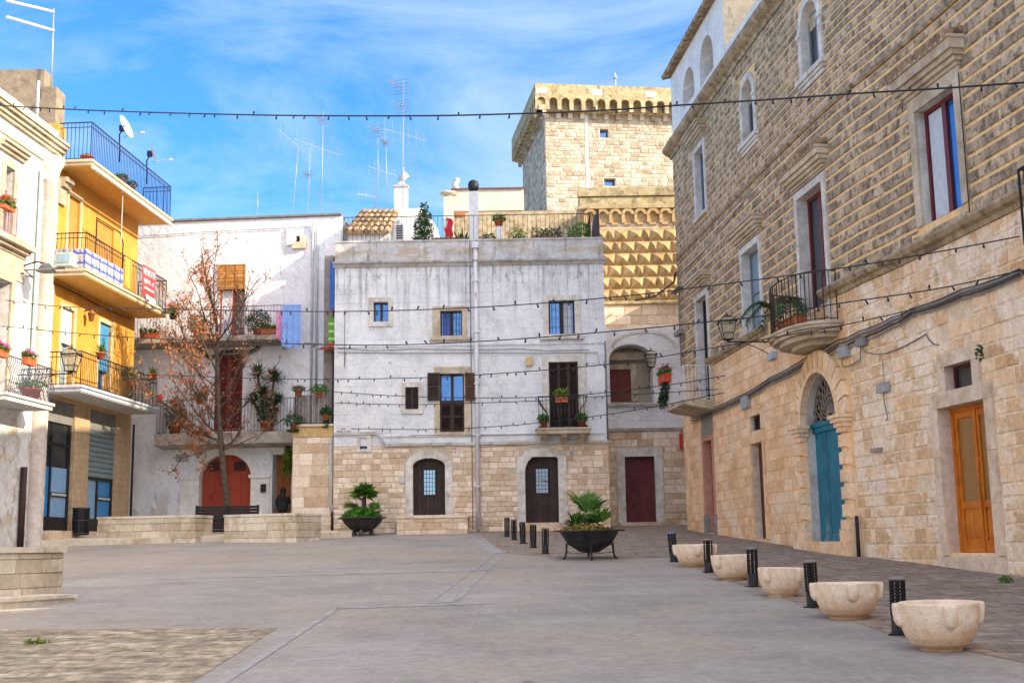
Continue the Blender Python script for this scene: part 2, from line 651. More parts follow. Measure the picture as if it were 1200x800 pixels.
def shutter(F, parent, a, b, c, e, d0, d1, m, leaves=2, name='shutter', slat=.055):
    mb = MB(F)
    for k in range(leaves):
        p, q = a + (b - a) * k / leaves + .004, a + (b - a) * (k + 1) / leaves - .004
        fw = min(.07, (q - p) * .16)
        mb.box(p, p + fw, d0, d1, c, e)
        mb.box(q - fw, q, d0, d1, c, e)
        for z in (c, (c + e) / 2 - fw / 2, e - fw):
            mb.box(p + fw, q - fw, d0, d1 - .003, z, z + fw)
        mb.box(p + fw, q - fw, d0, d0 + .006, c + fw, e - fw)
        z = c + fw + .01
        while z < e - fw - slat:
            mb.face([(p + fw, d1 - .008, z), (q - fw, d1 - .008, z), (q - fw, d0 + .01, z + slat * .8), (p + fw, d0 + .01, z + slat * .8)])
            mb.face([(p + fw, d1 - .016, z), (q - fw, d1 - .016, z), (q - fw, d0 + .01, z + slat * .6), (p + fw, d0 + .01, z + slat * .6)])
            z += slat
    return mb.build(name, m, parent)

def plank_door(F, parent, o, m, dep=None, planks=6, name='door', light=None, glass_m=None, rise=None):
    D = -(o.get('dep', .25) if dep is None else dep)
    rise = o.get('rise', 0) if rise is None else rise
    a, b, c, e = o['u0'], o['u1'], o['z0'], o['z1']
    mb = MB(F)
    def topz(u):
        if not rise: return e
        x = max(-1, min(1, (u - (a + b) / 2) / ((b - a) / 2)))
        return e - rise + rise * sqrt(max(0, 1 - x * x))
    for k in range(planks):
        p, q = a + (b - a) * k / planks + .004, a + (b - a) * (k + 1) / planks - .004
        us = [p + (q - p) * j / 4 for j in range(5)]
        poly = [(p, c), (q, c)] + [(u, topz(u) + .01) for u in us[::-1]]
        mb.prism(poly, D - .05, D + .006 * (k % 2), tone=RND.random())
    mb.box(a, b, D - .06, D - .04, c, e - rise if rise else e)
    dr = mb.build(name, m, parent)
    if light:
        la, lb, lc, le = light
        g = MB(F)
        g.box(la, lb, D + .008, D + .02, lc, le)
        g.build('pane', glass_m, dr)
        g = MB(F)
        for x in (la, lb): g.box(x - .02, x + .02, D + .008, D + .035, lc - .02, le + .02)
        for z in (lc, le): g.box(la + .02, lb - .02, D + .008, D + .034, z - .02, z + .02)
        for k in range(1, 4):
            x = la + (lb - la) * k / 4
            g.box(x - .007, x + .007, D + .02, D + .032, lc + .02, le - .02)
        for k in range(1, 6):
            z = lc + (le - lc) * k / 6
            g.box(la + .02, lb - .02, D + .02, D + .03, z - .007, z + .007)
        g.build('grille', iron, dr)
    return dr

def rail_path(F, parent, pts, z0, z1, m, sp=.11, r=.008, belly=0.0, name='railing', rail=.016, mid=None, posts=True, top_scroll=False):
    """railing along (u,d) points"""
    mb = MB(F)
    zz = [z0 + .05, z1] + ([mid] if mid else [])
    for a, b in zip(pts[:-1], pts[1:]):
        for z in zz:
            mb.tube([(a[0], a[1], z), (b[0], b[1], z)], rail if z == z1 else rail * .7, 4)
    acc = 0.0
    for a, b in zip(pts[:-1], pts[1:]):
        l = sqrt((b[0] - a[0]) ** 2 + (b[1] - a[1]) ** 2)
        n = max(1, int(round(l / sp)))
        tx, td = (b[0] - a[0]) / l, (b[1] - a[1]) / l
        nx, nd = td, -tx
        if nd < 0: nx, nd = -nx, -nd
        for k in range(n):
            x, y = a[0] + (b[0] - a[0]) * k / n, a[1] + (b[1] - a[1]) * k / n
            if belly:
                P = []
                for j in range(7):
                    f = j / 6
                    o = belly * sin(pi * min(1, f * 1.0)) * (1 - f) * 1.9
                    P.append((x + nx * o, y + nd * o, z0 + .05 + (z1 - z0 - .05) * f))
                mb.tube(P, r, 4, False)
            else:
                mb.tube([(x, y, z0), (x, y, z1)], r * (1.7 if posts and k == 0 else 1), 4, False)
    a = pts[-1]
    mb.tube([(a[0], a[1], z0), (a[0], a[1], z1)], r * 1.7, 4, False)
    return mb.build(name, m, parent)

def cable(F, pts, r=.012, d=.05, n=4):
    mb = MB(F)
    mb.tube([(u, d, z) for (u, z) in pts], r, n)
    return mb
# ------------------------------------------------------------------ shared materials
iron = flat('dark_iron', (.018, .018, .022), .5, .3, metal=.3)
iron_blue = flat('blue_painted_iron', (.016, .024, .1), .45, .2)
iron_white = flat('white_painted_iron', (.62, .62, .62), .5)
iron_rust = flat('red_brown_iron', (.16, .035, .025), .6, .3)
terracotta = flat('terracotta', (.42, .11, .04), .8, .25)
leaf_g = mat('leaf_green', [(.04, .11, .015), (.08, .19, .025), (.13, .26, .04)], sc=9, rough=.55, tone=.45, bump=0, transl=.25)
leaf_d = mat('leaf_dark', [(.015, .045, .012), (.03, .08, .02), (.05, .11, .03)], sc=9, rough=.55, tone=.4, bump=0, transl=.2)
leaf_y = mat('leaf_yellow_green', [(.12, .19, .02), (.2, .28, .03)], sc=9, rough=.55, tone=.4, bump=0, transl=.3)
leaf_dry = mat('leaf_dry', [(.26, .085, .03), (.36, .13, .045), (.42, .2, .09)], sc=7, rough=.7, tone=.4, bump=0, transl=.3)
leaf_grey = mat('leaf_grey', [(.09, .08, .05), (.14, .13, .07), (.07, .09, .05)], sc=9, rough=.7, tone=.4, bump=0)
pet_red = flat('petal_red', (.6, .02, .03), .6)
pet_pink = flat('petal_pink', (.7, .06, .38), .6)
bark = mat('bark', [(.045, .032, .025), (.09, .068, .05), (.13, .1, .075)], sc=8, rough=.9, bump=.5, bsc=40)
glass_blue = glass('window_glass_blue', (.01, .07, .22), .42, gcol=(.13, .3, .6, 1))
glass_dark = glass('window_glass_dark', (.015, .02, .025), .2, gcol=(.5, .6, .7, 1))
glass_pale = glass('window_glass_pale', (.2, .3, .38), .25, gcol=(.5, .7, .9, 1))
wood_dark = mat('dark_brown_wood', [(.022, .011, .009), (.045, .024, .019)], sc=5, rough=.55, bump=.15, tone=.25)
wood_red = flat('red_brown_wood', (.10, .02, .022), .5, .25)
wood_maroon = mat('maroon_paint', [(.075, .012, .016), (.12, .02, .024), (.09, .03, .03)], sc=3, rough=.55, tone=.2)
wood_rust = mat('rust_red_paint', [(.23, .03, .015), (.33, .05, .022), (.26, .06, .03)], sc=2.2, rough=.6, tone=.12)
zinc = flat('zinc_pipe', (.38, .4, .43), .5, .15)
white_pipe = flat('white_pipe', (.62, .63, .68), .5, .1, stains=[dict(sc=3, scale=(1, 1, .6), lo=.62, hi=.68, amt=.7, col=(.3, .12, .06))])
plastic_grey = flat('grey_plastic', (.32, .34, .37), .5)
cable_m = flat('cable_black', (.02, .02, .022), .5)
cable_grey = flat('cable_grey', (.16, .16, .17), .6)

pink = mat('pink_jamb_stone', [(.5, .22, .16), (.58, .3, .22)], sc=3, bump=.2)
trim_warm = mat('warm_trim_stone', [(.56, .43, .31), (.68, .55, .42), (.74, .63, .51)], sc=2.4, tone=.08, bump=.3, bsc=25,
                stains=[dict(sc=2, lo=.56, hi=.68, amt=.5, col=(.5, .37, .25)), dict(sc=5, lo=.62, hi=.7, amt=.4, col=(.34, .25, .17))])
limestone = mat('carved_limestone', [(.36, .29, .2), (.5, .42, .31), (.58, .51, .4)], sc=1.6, tone=.12, bump=.3, bsc=22,
                stains=[dict(sc=1.3, scale=(1, 1, .5), lo=.52, hi=.7, amt=.6, col=(.26, .21, .16))])
trim_white = mat('whitewashed_trim', [(.45, .42, .38), (.6, .58, .54), (.68, .66, .63)], sc=2.4, tone=.07, bump=.2, bsc=25,
                 stains=[dict(sc=2, lo=.56, hi=.68, amt=.55, col=(.4, .33, .24))])

# ------------------------------------------------------------------ ground
plaza_m = mat('plaza_stone', [(.215, .198, .186), (.272, .25, .232), (.32, .295, .27)], sc=.55, rough=.75, bump=.25, bsc=45, bdist=.006,
              lines=dict(w=1.05, h=.55, m=.012, col=(.36, .345, .33), amt=.5, var=.06, bump=.2, wear=1.2),
              stains=[dict(sc=.22, lo=.48, hi=.62, amt=.75, col=(.31, .265, .21)),
                      dict(sc=3.0, lo=.65, hi=.71, amt=.7, col=(.11, .1, .09)), dict(sc=11.0, lo=.66, hi=.7, amt=.7, col=(.09, .085, .08)), dict(sc=1.4, loc=(5, 2, 0), lo=.6, hi=.66, amt=.5, col=(.34, .325, .31)),
                      dict(sc=.9, scale=(1, .35, 1), lo=.6, hi=.72, amt=.45, col=(.19, .17, .155)),
                      dict(sc=38, lo=.56, hi=.68, amt=.45, col=(.15, .14, .135)), dict(sc=24, lo=.6, hi=.68, amt=.4, col=(.33, .31, .3))])
strip_m = mat('pale_joint_stone', [(.26, .25, .25), (.36, .35, .35)], sc=6, rough=.8, bump=.1, stains=[dict(sc=2.2, lo=.5, hi=.62, amt=.9, col=(.22, .21, .21))])
cobble_m = mat('dark_paving', [(.165, .13, .105), (.24, .19, .155), (.32, .26, .21)], sc=3.5, rough=.85, bump=.7, bsc=14, bdist=.02,
               lines=dict(w=.5, h=.24, m=.02, col=(.07, .06, .05), amt=.75, var=.18, bump=.5, wear=2.0),
               stains=[dict(sc=.5, lo=.55, hi=.7, amt=.4, col=(.24, .22, .2))])
cobble2_m = mat('rough_cobble', [(.15, .12, .085), (.3, .25, .18), (.5, .43, .33)], sc=6, rough=.85, bump=.9, bsc=16, bdist=.03,
                lines=dict(w=.55, h=.26, m=.022, col=(.09, .075, .055), amt=.6, var=.25, bump=.8, wear=3.0),
                stains=[dict(sc=.8, scale=(.4, 1.6, 1), lo=.52, hi=.62, amt=.6, col=(.13, .11, .085))])

def gsheet(name, poly, off, m, kind='structure'):
    mb = MB()
    mb.face([(p[0], p[1], gz(p[1]) + off) for p in poly])
    o = mb.build(name, m, loc=(0, 0, 0))
    return tag(o, kind=kind)

mb = MB()
ys = [-300, -6, 8, 20, 30, 40, 50, 700]
for a, b in zip(ys[:-1], ys[1:]):
    mb.face([(-400, a, gz(a)), (400, a, gz(a)), (400, b, gz(b)), (-400, b, gz(b))])
tag(mb.build('ground', plaza_m, loc=(0, 0, 0)), kind='structure')

def G2(px, py):
    q = gp(px, py)
    return (q.x, q.y)
pv = [G2(563, 626), G2(575, 636), G2(592, 648), G2(660, 653.5), G2(785, 653), G2(850, 679), G2(985, 722), G2(1045, 744), G2(1200, 776)]
q0, q1 = pv[-2], pv[-1]
pv.append((q1[0] + (q1[0] - q0[0]) * 3, q1[1] + (q1[1] - q0[1]) * 3))
gsheet('side_pavement', pv + [(14, pv[-1][1]), (14, 48), (-1.2, 48)], .004, cobble_m)
gsheet('cobble_patch', [G2(-150, 739), G2(326, 735), G2(222, 801), (G2(222, 801)[0] - 1.6, 8), (-14, 8)], .004, cobble2_m)
for k, q in enumerate([[(248, 803), (262, 803), (399, 712), (392, 712)], [(392, 713.5), (575, 707.5), (575, 706), (394, 712)],
                       [(503, 704), (508, 704), (579, 650), (576, 650)], [(531, 704), (538, 704), (594, 645), (590, 645)],
                       [(503, 706.5), (538, 705), (540, 702.5), (508, 704)], [(180, 679), (590, 668), (590, 666.8), (200, 677.5)], [(576, 650), (592, 647), (560, 630), (552, 630)]]):
    gsheet('paving_joint', [G2(*p) for p in q], .005, strip_m)

# ------------------------------------------------------------------ wall frames
FC = Frame([(-12, 42.4), (12, 42.4)])
FL = Frame([(-18, 45.4), (-3, 44.2)])
_yx = lambda y: -13.75 + .074 * (y - 43.8)
FY = Frame([(_yx(-8), -8), (_yx(46), 46)])
FR = Frame([(9.49 - .091 * 46, 46), (7.06, 26.7), (8.0, 22.5), (11.99, -6)], smooth=2)
FH = Frame([(-2, 46.0), (14, 46.0)])
FB = Frame([(-2, 47.0), (16, 47.0)])

# ================================================================== the long rusticated building on the right
rusty = mat('rusticated_block', [(.32, .25, .17), (.45, .355, .25), (.56, .45, .33)], sc=2.6, tone=.22, bump=1.0, bsc=14, bdist=.04,
            tcols=[(.33, .26, .175), (.46, .36, .25), (.62, .48, .32)], tmix=.4,
            stains=[dict(sc=5.5, lo=.48, hi=.62, amt=.8, col=(.095, .08, .06)), dict(sc=18, lo=.55, hi=.65, amt=.5, col=(.1, .085, .065)), dict(sc=1.1, lo=.58, hi=.72, amt=.5, col=(.42, .38, .31))])
joint_m = mat('tan_joint', [(.74, .48, .21), (.84, .6, .32)], sc=3, bump=.3, bsc=30, stains=[dict(sc=1.5, lo=.56, hi=.7, amt=.6, col=(.36, .27, .17))])
ashlar = mat('warm_ashlar', [(.7, .42, .21), (.8, .53, .3), (.84, .64, .44)], sc=1.4, tone=.1, bump=.9, bsc=11,
             tcols=[(.7, .43, .22), (.78, .52, .3), (.83, .63, .43)], tmix=.4,
             stains=[dict(sc=.8, lo=.5, hi=.63, amt=.7, col=(.84, .7, .54)), dict(sc=6, lo=.62, hi=.72, amt=.5, col=(.3, .2, .11))])
old_lime = mat('old_limewashed_stone', [(.7, .43, .22), (.79, .55, .33), (.82, .64, .46)], sc=1.2, tone=.14, bump=1.0, bsc=10, bdist=.04,
               tcols=[(.6, .34, .14), (.72, .48, .25), (.8, .66, .49)], tmix=.4,
               stains=[dict(sc=.9, scale=(1, 1, 1.3), lo=.49, hi=.54, amt=.85, col=(.88, .75, .6)), dict(sc=8, lo=.56, hi=.62, amt=.6, col=(.86, .73, .58)), dict(sc=16, lo=.6, hi=.68, amt=.55, col=(.32, .22, .13)), dict(sc=3.2, scale=(1, 1, .45), lo=.57, hi=.67, amt=.75, col=(.16, .13, .105), z=(4.2, 6.2)),
                       dict(sc=5, lo=.62, hi=.7, amt=.45, col=(.28, .18, .1))])
lime_joint = mat('lime_joint', [(.66, .5, .34), (.84, .7, .54)], sc=2.2, bump=.4, stains=[dict(sc=3, scale=(1, 1, .45), lo=.57, hi=.67, amt=.75, col=(.2, .165, .13), z=(4.2, 6.2))])
white_plaster = mat('white_plaster', [(.6, .6, .6), (.7, .7, .7), (.76, .76, .76)], sc=1.2, bump=.25, bsc=18,
                    stains=[dict(sc=3, scale=(1, 1, .3), lo=.6, hi=.72, amt=.4, col=(.4, .38, .35))])
cornice_m = mat('weathered_cornice', [(.22, .17, .11), (.36, .28, .18), (.46, .38, .26)], sc=3, bump=.5, bsc=20, stains=[dict(sc=4, lo=.52, hi=.64, amt=.75, col=(.09, .075, .05))])
old_tile = mat('old_roof_tile', [(.2, .12, .07), (.32, .22, .13), (.42, .33, .22)], sc=6, tone=.3, bump=.4, stains=[dict(sc=5, lo=.52, hi=.65, amt=.8, col=(.07, .06, .045))])

u_far = FR.u(797, 400)
u_end = FR.len
z_eave = (FR.z(788, 180) + FR.z(880, 45)) / 2
z_mid = (FR.z(883, 217) + FR.z(1000, 93)) / 2
z_low = FR.z(833, 424)
zb = 0.2
print('R', 'ufar', u_far, 'len', u_end, 'eave', FR.z(788, 180), FR.z(909, 0), 'mid', FR.z(883, 217), FR.z(1000, 93), FR.z(1094, 0), 'low', z_low, FR.z(967, 341), FR.z(980, 331), FR.z(1178, 230))
palace = thing('rusticated_building', 'long stone building with rusticated upper floors, a blue arched door and a white rooftop loggia', 'building',
               FR.map(u_far + 8, 0, 0.6))
def RO(xl, xr, top, bot, dep=.3, rise=0.0):
    dep = dep * .62
    ym = (top[1] + bot[1]) / 2
    o = op(FR.u(xl, ym), FR.u(xr, ym), FR.z(*bot), FR.z(*top), rise, dep)
    print('RO', [round(v, 2) for v in (o['u0'], o['u1'], o['u1'] - o['u0'], o['z0'], o['z1'], o['z1'] - o['z0'])])
    return o
R_tw = RO(816, 826.5, (826, 167), (826, 249), .3)
R_a1 = RO(871, 884.5, (878, 92), (877, 166), .3)
R_a1['rise'] = (R_a1['u1'] - R_a1['u0']) / 2
R_a2 = RO(939.5, 960, (950, -20), (948, 72), .3)
R_a2['z0'], R_a2['z1'] = R_a1['z0'], R_a1['z1']
R_a2['rise'] = (R_a2['u1'] - R_a2['u0']) / 2
R_m1 = RO(819, 831.5, (830, 343), (830, 472), .35)
R_m2 = RO(872, 892, (891, 282), (892, 385), .35)
R_md = RO(939, 969, (968, 209), (970, 383), .4)
R_bw = RO(1076.6, 1124.6, (1124.6, 95), (1124.6, 243), .3)
R_p1 = RO(827, 837, (833, 515), (833, 624), .35)
R_p2 = RO(883.5, 897, (890, 518), (890, 631), .3)
R_p2w = RO(881, 892.5, (887, 486), (887, 504), .2)
R_bl = RO(947, 990, (966, 436), (972, 634), .42)
R_bl['rise'] = (R_bl['u1'] - R_bl['u0']) / 2
R_wd = RO(1107, 1163, (1155, 467), (1158, 651), .45)
R_ww = RO(1110, 1142, (1126, 425), (1126, 456), .25)
R_p1['rm'], R_p2['rm'], R_wd['rm'], R_ww['rm'], R_p2w['rm'] = 6, 7, 7, 7, 7
Rops = [R_tw, R_a1, R_a2, R_m1, R_m2, R_md, R_bw, R_p1, R_p2, R_p2w, R_bl, R_wd, R_ww]
# body (other sides and roof) and the street wall with its stones
mb = MB(FR)
u_seam = R_bl['u1'] + .55
wall(mb, u_far, u_end, zb, z_eave, Rops, rmi=4, mfn=lambda u, z: 0 if z > z_low or u < u_seam else 5, xu=(u_seam,), xz=(z_low,))
mb.mi = 1
def grow(o, a, b=None, t=None):
    b = a if b is None else b
    return (o['u0'] - a, o['u1'] + a, o['z0'] - b, o['z1'] + (a if t is None else t))
up_holes = [grow(R_tw, .2, .15, .55), grow(R_a1, .2, .25, .25), grow(R_a2, .2, .25, .25), grow(R_m1, .2, .1, .6), grow(R_m2, .2, .2, .6), grow(R_md, .2, .1, .8), grow(R_bw, .24, .1, .8)]
courses(mb, u_far, u_end, z_mid + .05, z_eave - .2, .205, .3, up_holes, gap=.045, gapv=.014, proud=.02, ch=.01, hj=.09)
courses(mb, u_far, u_end, z_low + .12, z_mid - .06, .27, .4, up_holes, gap=.06, gapv=.016, proud=.024, ch=.012, hj=.08)
mb.mi = 2
lo_holes = [grow(R_m1, .2), grow(R_p1, .2, .5, .35), grow(R_p2, .2, .5, .3), grow(R_p2w, .16), grow(R_wd, .26, .8, .3), grow(R_ww, .26, .3, .26),
            (R_bl['u0'] - .42, R_bl['u1'] + .42, 0, R_bl['z1'] - R_bl['rise'])]
rb = (R_bl['u1'] - R_bl['u0']) / 2
arcs = [((R_bl['u0'] + R_bl['u1']) / 2, R_bl['z1'] - R_bl['rise'], rb + .5, R_bl['rise'] + .5)]
courses(mb, u_far, u_seam, zb, z_low - .15, .27, .5, lo_holes, gap=.012, gapv=.01, proud=.014, ch=.008, hj=.1, arcs=arcs)
mb.mi = 3
courses(mb, u_seam, u_end, zb, z_low - .15, .27, .42, lo_holes + [grow(R_bw, .24, .1)], gap=.03, gapv=.028, proud=.016, ch=.014, hj=.2, jit=.45, arcs=arcs, skip=.1)
# back, ends and roof
mb.fr = None
mb.mi = 0
A, B = FR.map(u_far, 0, 0), FR.map(u_end, 0, 0)
mb.face([(A.x, A.y, zb), (A.x + 11, A.y, zb), (A.x + 11, A.y, z_eave), (A.x, A.y, z_eave)])
mb.face([(A.x + 11, A.y, zb), (B.x + 9, B.y, zb), (B.x + 9, B.y, z_eave), (A.x + 11, A.y, z_eave)])
mb.face([(B.x + 9, B.y, zb), (B.x, B.y, zb), (B.x, B.y, z_eave), (B.x + 9, B.y, z_eave)])
rim = [FR.map(u_far + (u_end - u_far) * k / 40, 0, z_eave) for k in range(41)]
for a, b in zip(rim[:-1], rim[1:]):
    mb.face([tuple(a), tuple(b), (b.x + 9, b.y, z_eave), (a.x + 9, a.y, z_eave)])
mb.build('wall', [joint_m, rusty, ashlar, old_lime, trim_white, lime_joint, pink, trim_warm], palace)
# thin lime joint field behind the lower stones
# cornices and string courses
def moulding(prof, u0, u1, name, m, parent=palace, F=FR, n=30):
    """prof: (d,z) polygon swept along the wall"""
    q = MB(F)
    us = [u0 + (u1 - u0) * k / n for k in range(n + 1)]
    for a, b in zip(us[:-1], us[1:]):
        for (d0, z0), (d1, z1) in zip(prof, prof[1:] + prof[:1]):
            q.face([(a, d0, z0), (b, d0, z0), (b, d1, z1), (a, d1, z1)], flip=True)
    q.face([(u0, d, z) for d, z in prof], flip=True)
    q.face([(u1, d, z) for d, z in prof])
    return q.build(name, m, parent)
def prof(z, pts):
    return [(d, z + h) for d, h in pts]
moulding(prof(z_eave, [(-.02, -.22), (.06, -.22), (.1, -.12), (.2, -.08), (.3, 0), (.34, .1), (.3, .2), (-.02, .24)]), u_far - .2, u_end, 'cornice', cornice_m)
moulding(prof(z_mid, [(-.02, -.06), (.05, -.06), (.09, 0), (.08, .05), (-.02, .07)]), u_far, u_end, 'string_course', cornice_m)
u_sc = FR.u(967, 341)
moulding(prof(z_low, [(-.02, -.16), (.05, -.16), (.08, -.08), (.17, -.04), (.22, .04), (.2, .1), (-.02, .16)]), u_sc, u_end, 'string_course', cornice_m)
u_a, u_b = FR.u(833, 424), FR.u(900, 383)
moulding(prof(z_low, [(-.02, -.14), (.05, -.14), (.08, -.08), (.16, -.04), (.2, .04), (.18, .08), (-.02, .13)]), u_a, u_b, 'string_course', cornice_m, n=6)

def hood(o, h=.45, over=.28, proj=.34, tiles=False):
    a, b, z = o['u0'] - .2 - over, o['u1'] + .2 + over, o['z1'] + .22
    q = MB(FR)
    steps = [(0, .06), (.05, .1), (.12, .17), (.2, .24), (.3, .31), (h - .06, .36)]
    for (h0, d), (h1, _) in zip(steps, steps[1:] + [(h, 0)]):
        ov = over * min(1, d / .34)
        q.box(o['u0'] - .2 - ov, o['u1'] + .2 + ov, 0, d * proj / .34, z + h0, z + h1 - .002, RND.random())
    hd = q.build('window_hood', limestone, palace)
    if tiles:
        q = MB(FR)
        n = int((b - a) / .2)
        for k in range(n):
            x = a + (b - a) * (k + .5) / n
            q.tube([(x, -.0, z + h + .12), (x, proj * 1.15, z + h + .02)], .085, 8, tone=RND.random())
        q.build('roof_tiles', old_tile, hd)
def rtrim(o, w=.18, m=None, sill=0.0, d1=.055, top=None):
    q = MB(FR)
    surround(q, o, w, sill=sill, d1=d1, top=top)
    return q.build('window_surround', m or trim_white, palace)
for o in (R_tw, R_m2): rtrim(o, sill=.1)
for o in (R_m1, R_md): rtrim(o)
rtrim(R_bw, .22, limestone)
hood(R_tw); hood(R_m1); hood(R_m2); hood(R_md, tiles=True, h=.5); hood(R_bw, tiles=True, h=.55)
frame_red = flat('red_window_paint', (.13, .018, .02), .45)
frame_grey = flat('grey_window_paint', (.18, .2, .22), .5)
curtain_m = flat('net_curtain', (.5, .55, .62), .8)
glazed(FR, palace, R_tw, frame_grey, glass_blue, cols=2)
glazed(FR, palace, R_m1, wood_dark, glass_dark, cols=2, name='balcony_door')
glazed(FR, palace, R_m2, frame_grey, glass_pale, cols=1, rows=2)
glazed(FR, palace, R_md, frame_red, glass_dark, cols=2, rows=1, fw=.1, name='balcony_door')
glazed(FR, palace, R_bw, frame_red, glass_blue, cols=2, fw=.09)
q = MB(FR)
for k in range(14):
    a = R_bw['u0'] + .1 + (R_bw['u1'] - R_bw['u0']) * .36 * k / 14
    b = a + (R_bw['u1'] - R_bw['u0']) * .36 / 14
    z0, z1 = R_bw['z0'] + .1, R_bw['z1'] - .1
    q.face([(a, -.19 + .01 * (k % 2), z0), (b, -.19 + .01 * ((k + 1) % 2), z0), (b, -.19 + .01 * ((k + 1) % 2), z1), (a, -.19 + .01 * (k % 2), z1)])
q.build('curtain', curtain_m, palace)
# arched windows of the top floor
for o in (R_a1, R_a2):
    uc, hw = (o['u0'] + o['u1']) / 2, (o['u1'] - o['u0']) / 2
    zs = o['z1'] - o['rise']
    q = MB(FR)
    q.box(o['u0'] - .2, o['u0'], 0, .06, o['z0'], zs - .12, .4)
    q.box(o['u1'], o['u1'] + .2, 0, .06, o['z0'], zs - .12, .6)
    q.box(o['u0'] - .24, o['u0'], 0, .09, zs - .12, zs, .4)
    q.box(o['u1'], o['u1'] + .24, 0, .09, zs - .12, zs, .4)
    ring(q, uc, zs, hw, o['rise'], hw + .2, o['rise'] + .2, 0, .06, 7, gap=.006)
    for h0, h1, dd, ex in ((-.12, 0, .14, .3), (-.2, -.12, .09, .24), (-.3, -.2, .05, .2)):
        q.box(o['u0'] - ex, o['u1'] + ex, 0, dd, o['z0'] + h0, o['z0'] + h1 - .003)
    q.build('window_surround', trim_white, palace)
    w_ = glazed(FR, palace, dict(o, z1=o['z1'] - .15), frame_grey, glass_dark, cols=2)
    q = MB(FR)
    q.prism([(x, y) for x, y in arc_pts(o['u0'], o['u1'], o['z1'], o['rise'])] , -.22, -.17)
    q.build('fanlight', limestone, w_)

# ground floor doors of the right building
pink = mat('pink_jamb_stone', [(.5, .22, .16), (.58, .3, .22)], sc=3, bump=.2)
greystone = mat('grey_cement', [(.2, .19, .18), (.3, .29, .28)], sc=4, bump=.3)
q = MB(FR)
surround(q, R_p1, .16, top=.14, d1=.04)
q.box(R_p1['u0'] - .002, R_p1['u0'] + .006, -.2, 0, R_p1['z0'], R_p1['z1'])
q.build('door_surround', pink, palace)
q = MB(FR)
q.box(R_p1['u0'] - .2, R_p1['u1'] + .22, 0, .02, R_p1['z1'] + .15, R_p1['z1'] + .95)
q.build('cement_panel', greystone, palace)
for e0, e1 in ((R_p1['u0'] - .18, R_p1['u0'] + .008), (R_p1['u1'], R_p1['u1'] + .18)):
    MB(FR).box(e0, e1, -.1, .06, R_p1['z0'] - .3, R_p1['z0'] + .55).build('plinth_block', greystone, palace)
plank_door(FR, palace, R_p1, wood_red, planks=4)
q = MB(FR)
surround(q, R_p2, .18, top=.3, d1=.045)
surround(q, R_p2w, .15, d1=.04)
q.build('door_surround', ashlar, palace)
plank_door(FR, palace, R_p2, wood_red, planks=4)
glazed(FR, palace, R_p2w, wood_dark, glass_dark, cols=1, grille=.12)
# blue portal
blue_m = mat('teal_blue_paint', [(.005, .10, .17), (.008, .15, .24), (.012, .19, .29)], sc=2.5, rough=.5, tone=.12, bump=.12,
             stains=[dict(sc=5, scale=(1, 1, .5), lo=.64, hi=.72, amt=.6, col=(.12, .2, .22)), dict(sc=3, lo=.5, hi=.6, amt=.8, col=(.18, .27, .3), z=(1.7, 1.4))])
uc, hw, zs = (R_bl['u0'] + R_bl['u1']) / 2, rb, R_bl['z1'] - R_bl['rise']
q = MB(FR)
zz0 = R_bl['z0'] - .3
for s in (-1, 1):
    e0, e1 = (uc - hw - .4, uc - hw) if s < 0 else (uc + hw, uc + hw + .4)
    q.box(e0 - .06, e1 + .06 * (s > 0), 0, .2, zz0, zz0 + .55, .4)
    q.box(e0 - .03, e1 + .03 * (s > 0), 0, .17, zz0 + .555, zz0 + .75, .6)
    z = zz0 + .76
    n = 5
    hgt = (zs - .35 - z) / n
    for k in range(n):
        q.block(e0, e1, z + .02, z + hgt - .02, .0, .15, .04, RND.random())
        q.box(e0 + .03, e1 - .03, 0, .07, z, z + hgt, .5)
        z += hgt
    for h0, h1, dd, ex in ((-.35, -.24, .16, .0), (-.24, -.14, .2, .04), (-.14, -.05, .26, .09), (-.05, .03, .3, .13)):
        q.box(e0 - ex, e1 + ex, -.02, dd, zs + h0, zs + h1 - .002, RND.random())
ring(q, uc, zs + .03, hw, R_bl['rise'], hw + .46, R_bl['rise'] + .5, 0, .12, 13, gap=.014)
ring(q, uc, zs + .03, hw - .01, R_bl['rise'] - .01, hw + .1, R_bl['rise'] + .1, .0, .16, 13, gap=.004)
q.build('portal', ashlar, palace)
q = MB(FR)
q.box(R_bl['u0'] - .5, R_bl['u1'] + .5, -.24, .3, R_bl['z0'] - .4, R_bl['z0'] - .002)
q.build('doorstep', ashlar, palace)
z_tr = zs + .05
od = dict(R_bl, z1=z_tr - .22, rise=0, dep=.2)
plank_door(FR, palace, od, blue_m, planks=6, rise=0)
q = MB(FR)
q.box(R_bl['u0'], R_bl['u1'], -.25, -.14, z_tr - .22, z_tr - .1)
q.box(R_bl['u0'], R_bl['u1'], -.25, -.1, z_tr - .1, z_tr)
q.build('transom', blue_m, palace)
q = MB(FR)
q.prism(arc_pts(R_bl['u0'], R_bl['u1'], R_bl['z1'] + .03, R_bl['rise']), -.255, -.24)
fl = q.build('fanlight', flat('dark_void_board', (.02, .018, .016), .9), palace)
q = MB(FR)
for k in range(13):
    a = pi * (k + .5) / 13
    P = lambda r, w_: (uc - hw * r * cos(a + w_), -.18, zs + .05 + R_bl['rise'] * r * sin(a + w_))
    q.tube([P(.16, 0), P(.4, .12), P(.7, -.1), P(.97, .04)], .014, 4)
    q.tube([P(.16, 0), P(.4, -.12), P(.7, .1), P(.97, -.04)], .014, 4)
for r in (.16, .55, .97):
    q.tube([(uc - hw * r * cos(pi * k / 16), -.18, zs + .05 + R_bl['rise'] * r * sin(pi * k / 16)) for k in range(17)], .016, 4)
q.build('grille', flat('pale_iron', (.3, .25, .2), .6), fl)
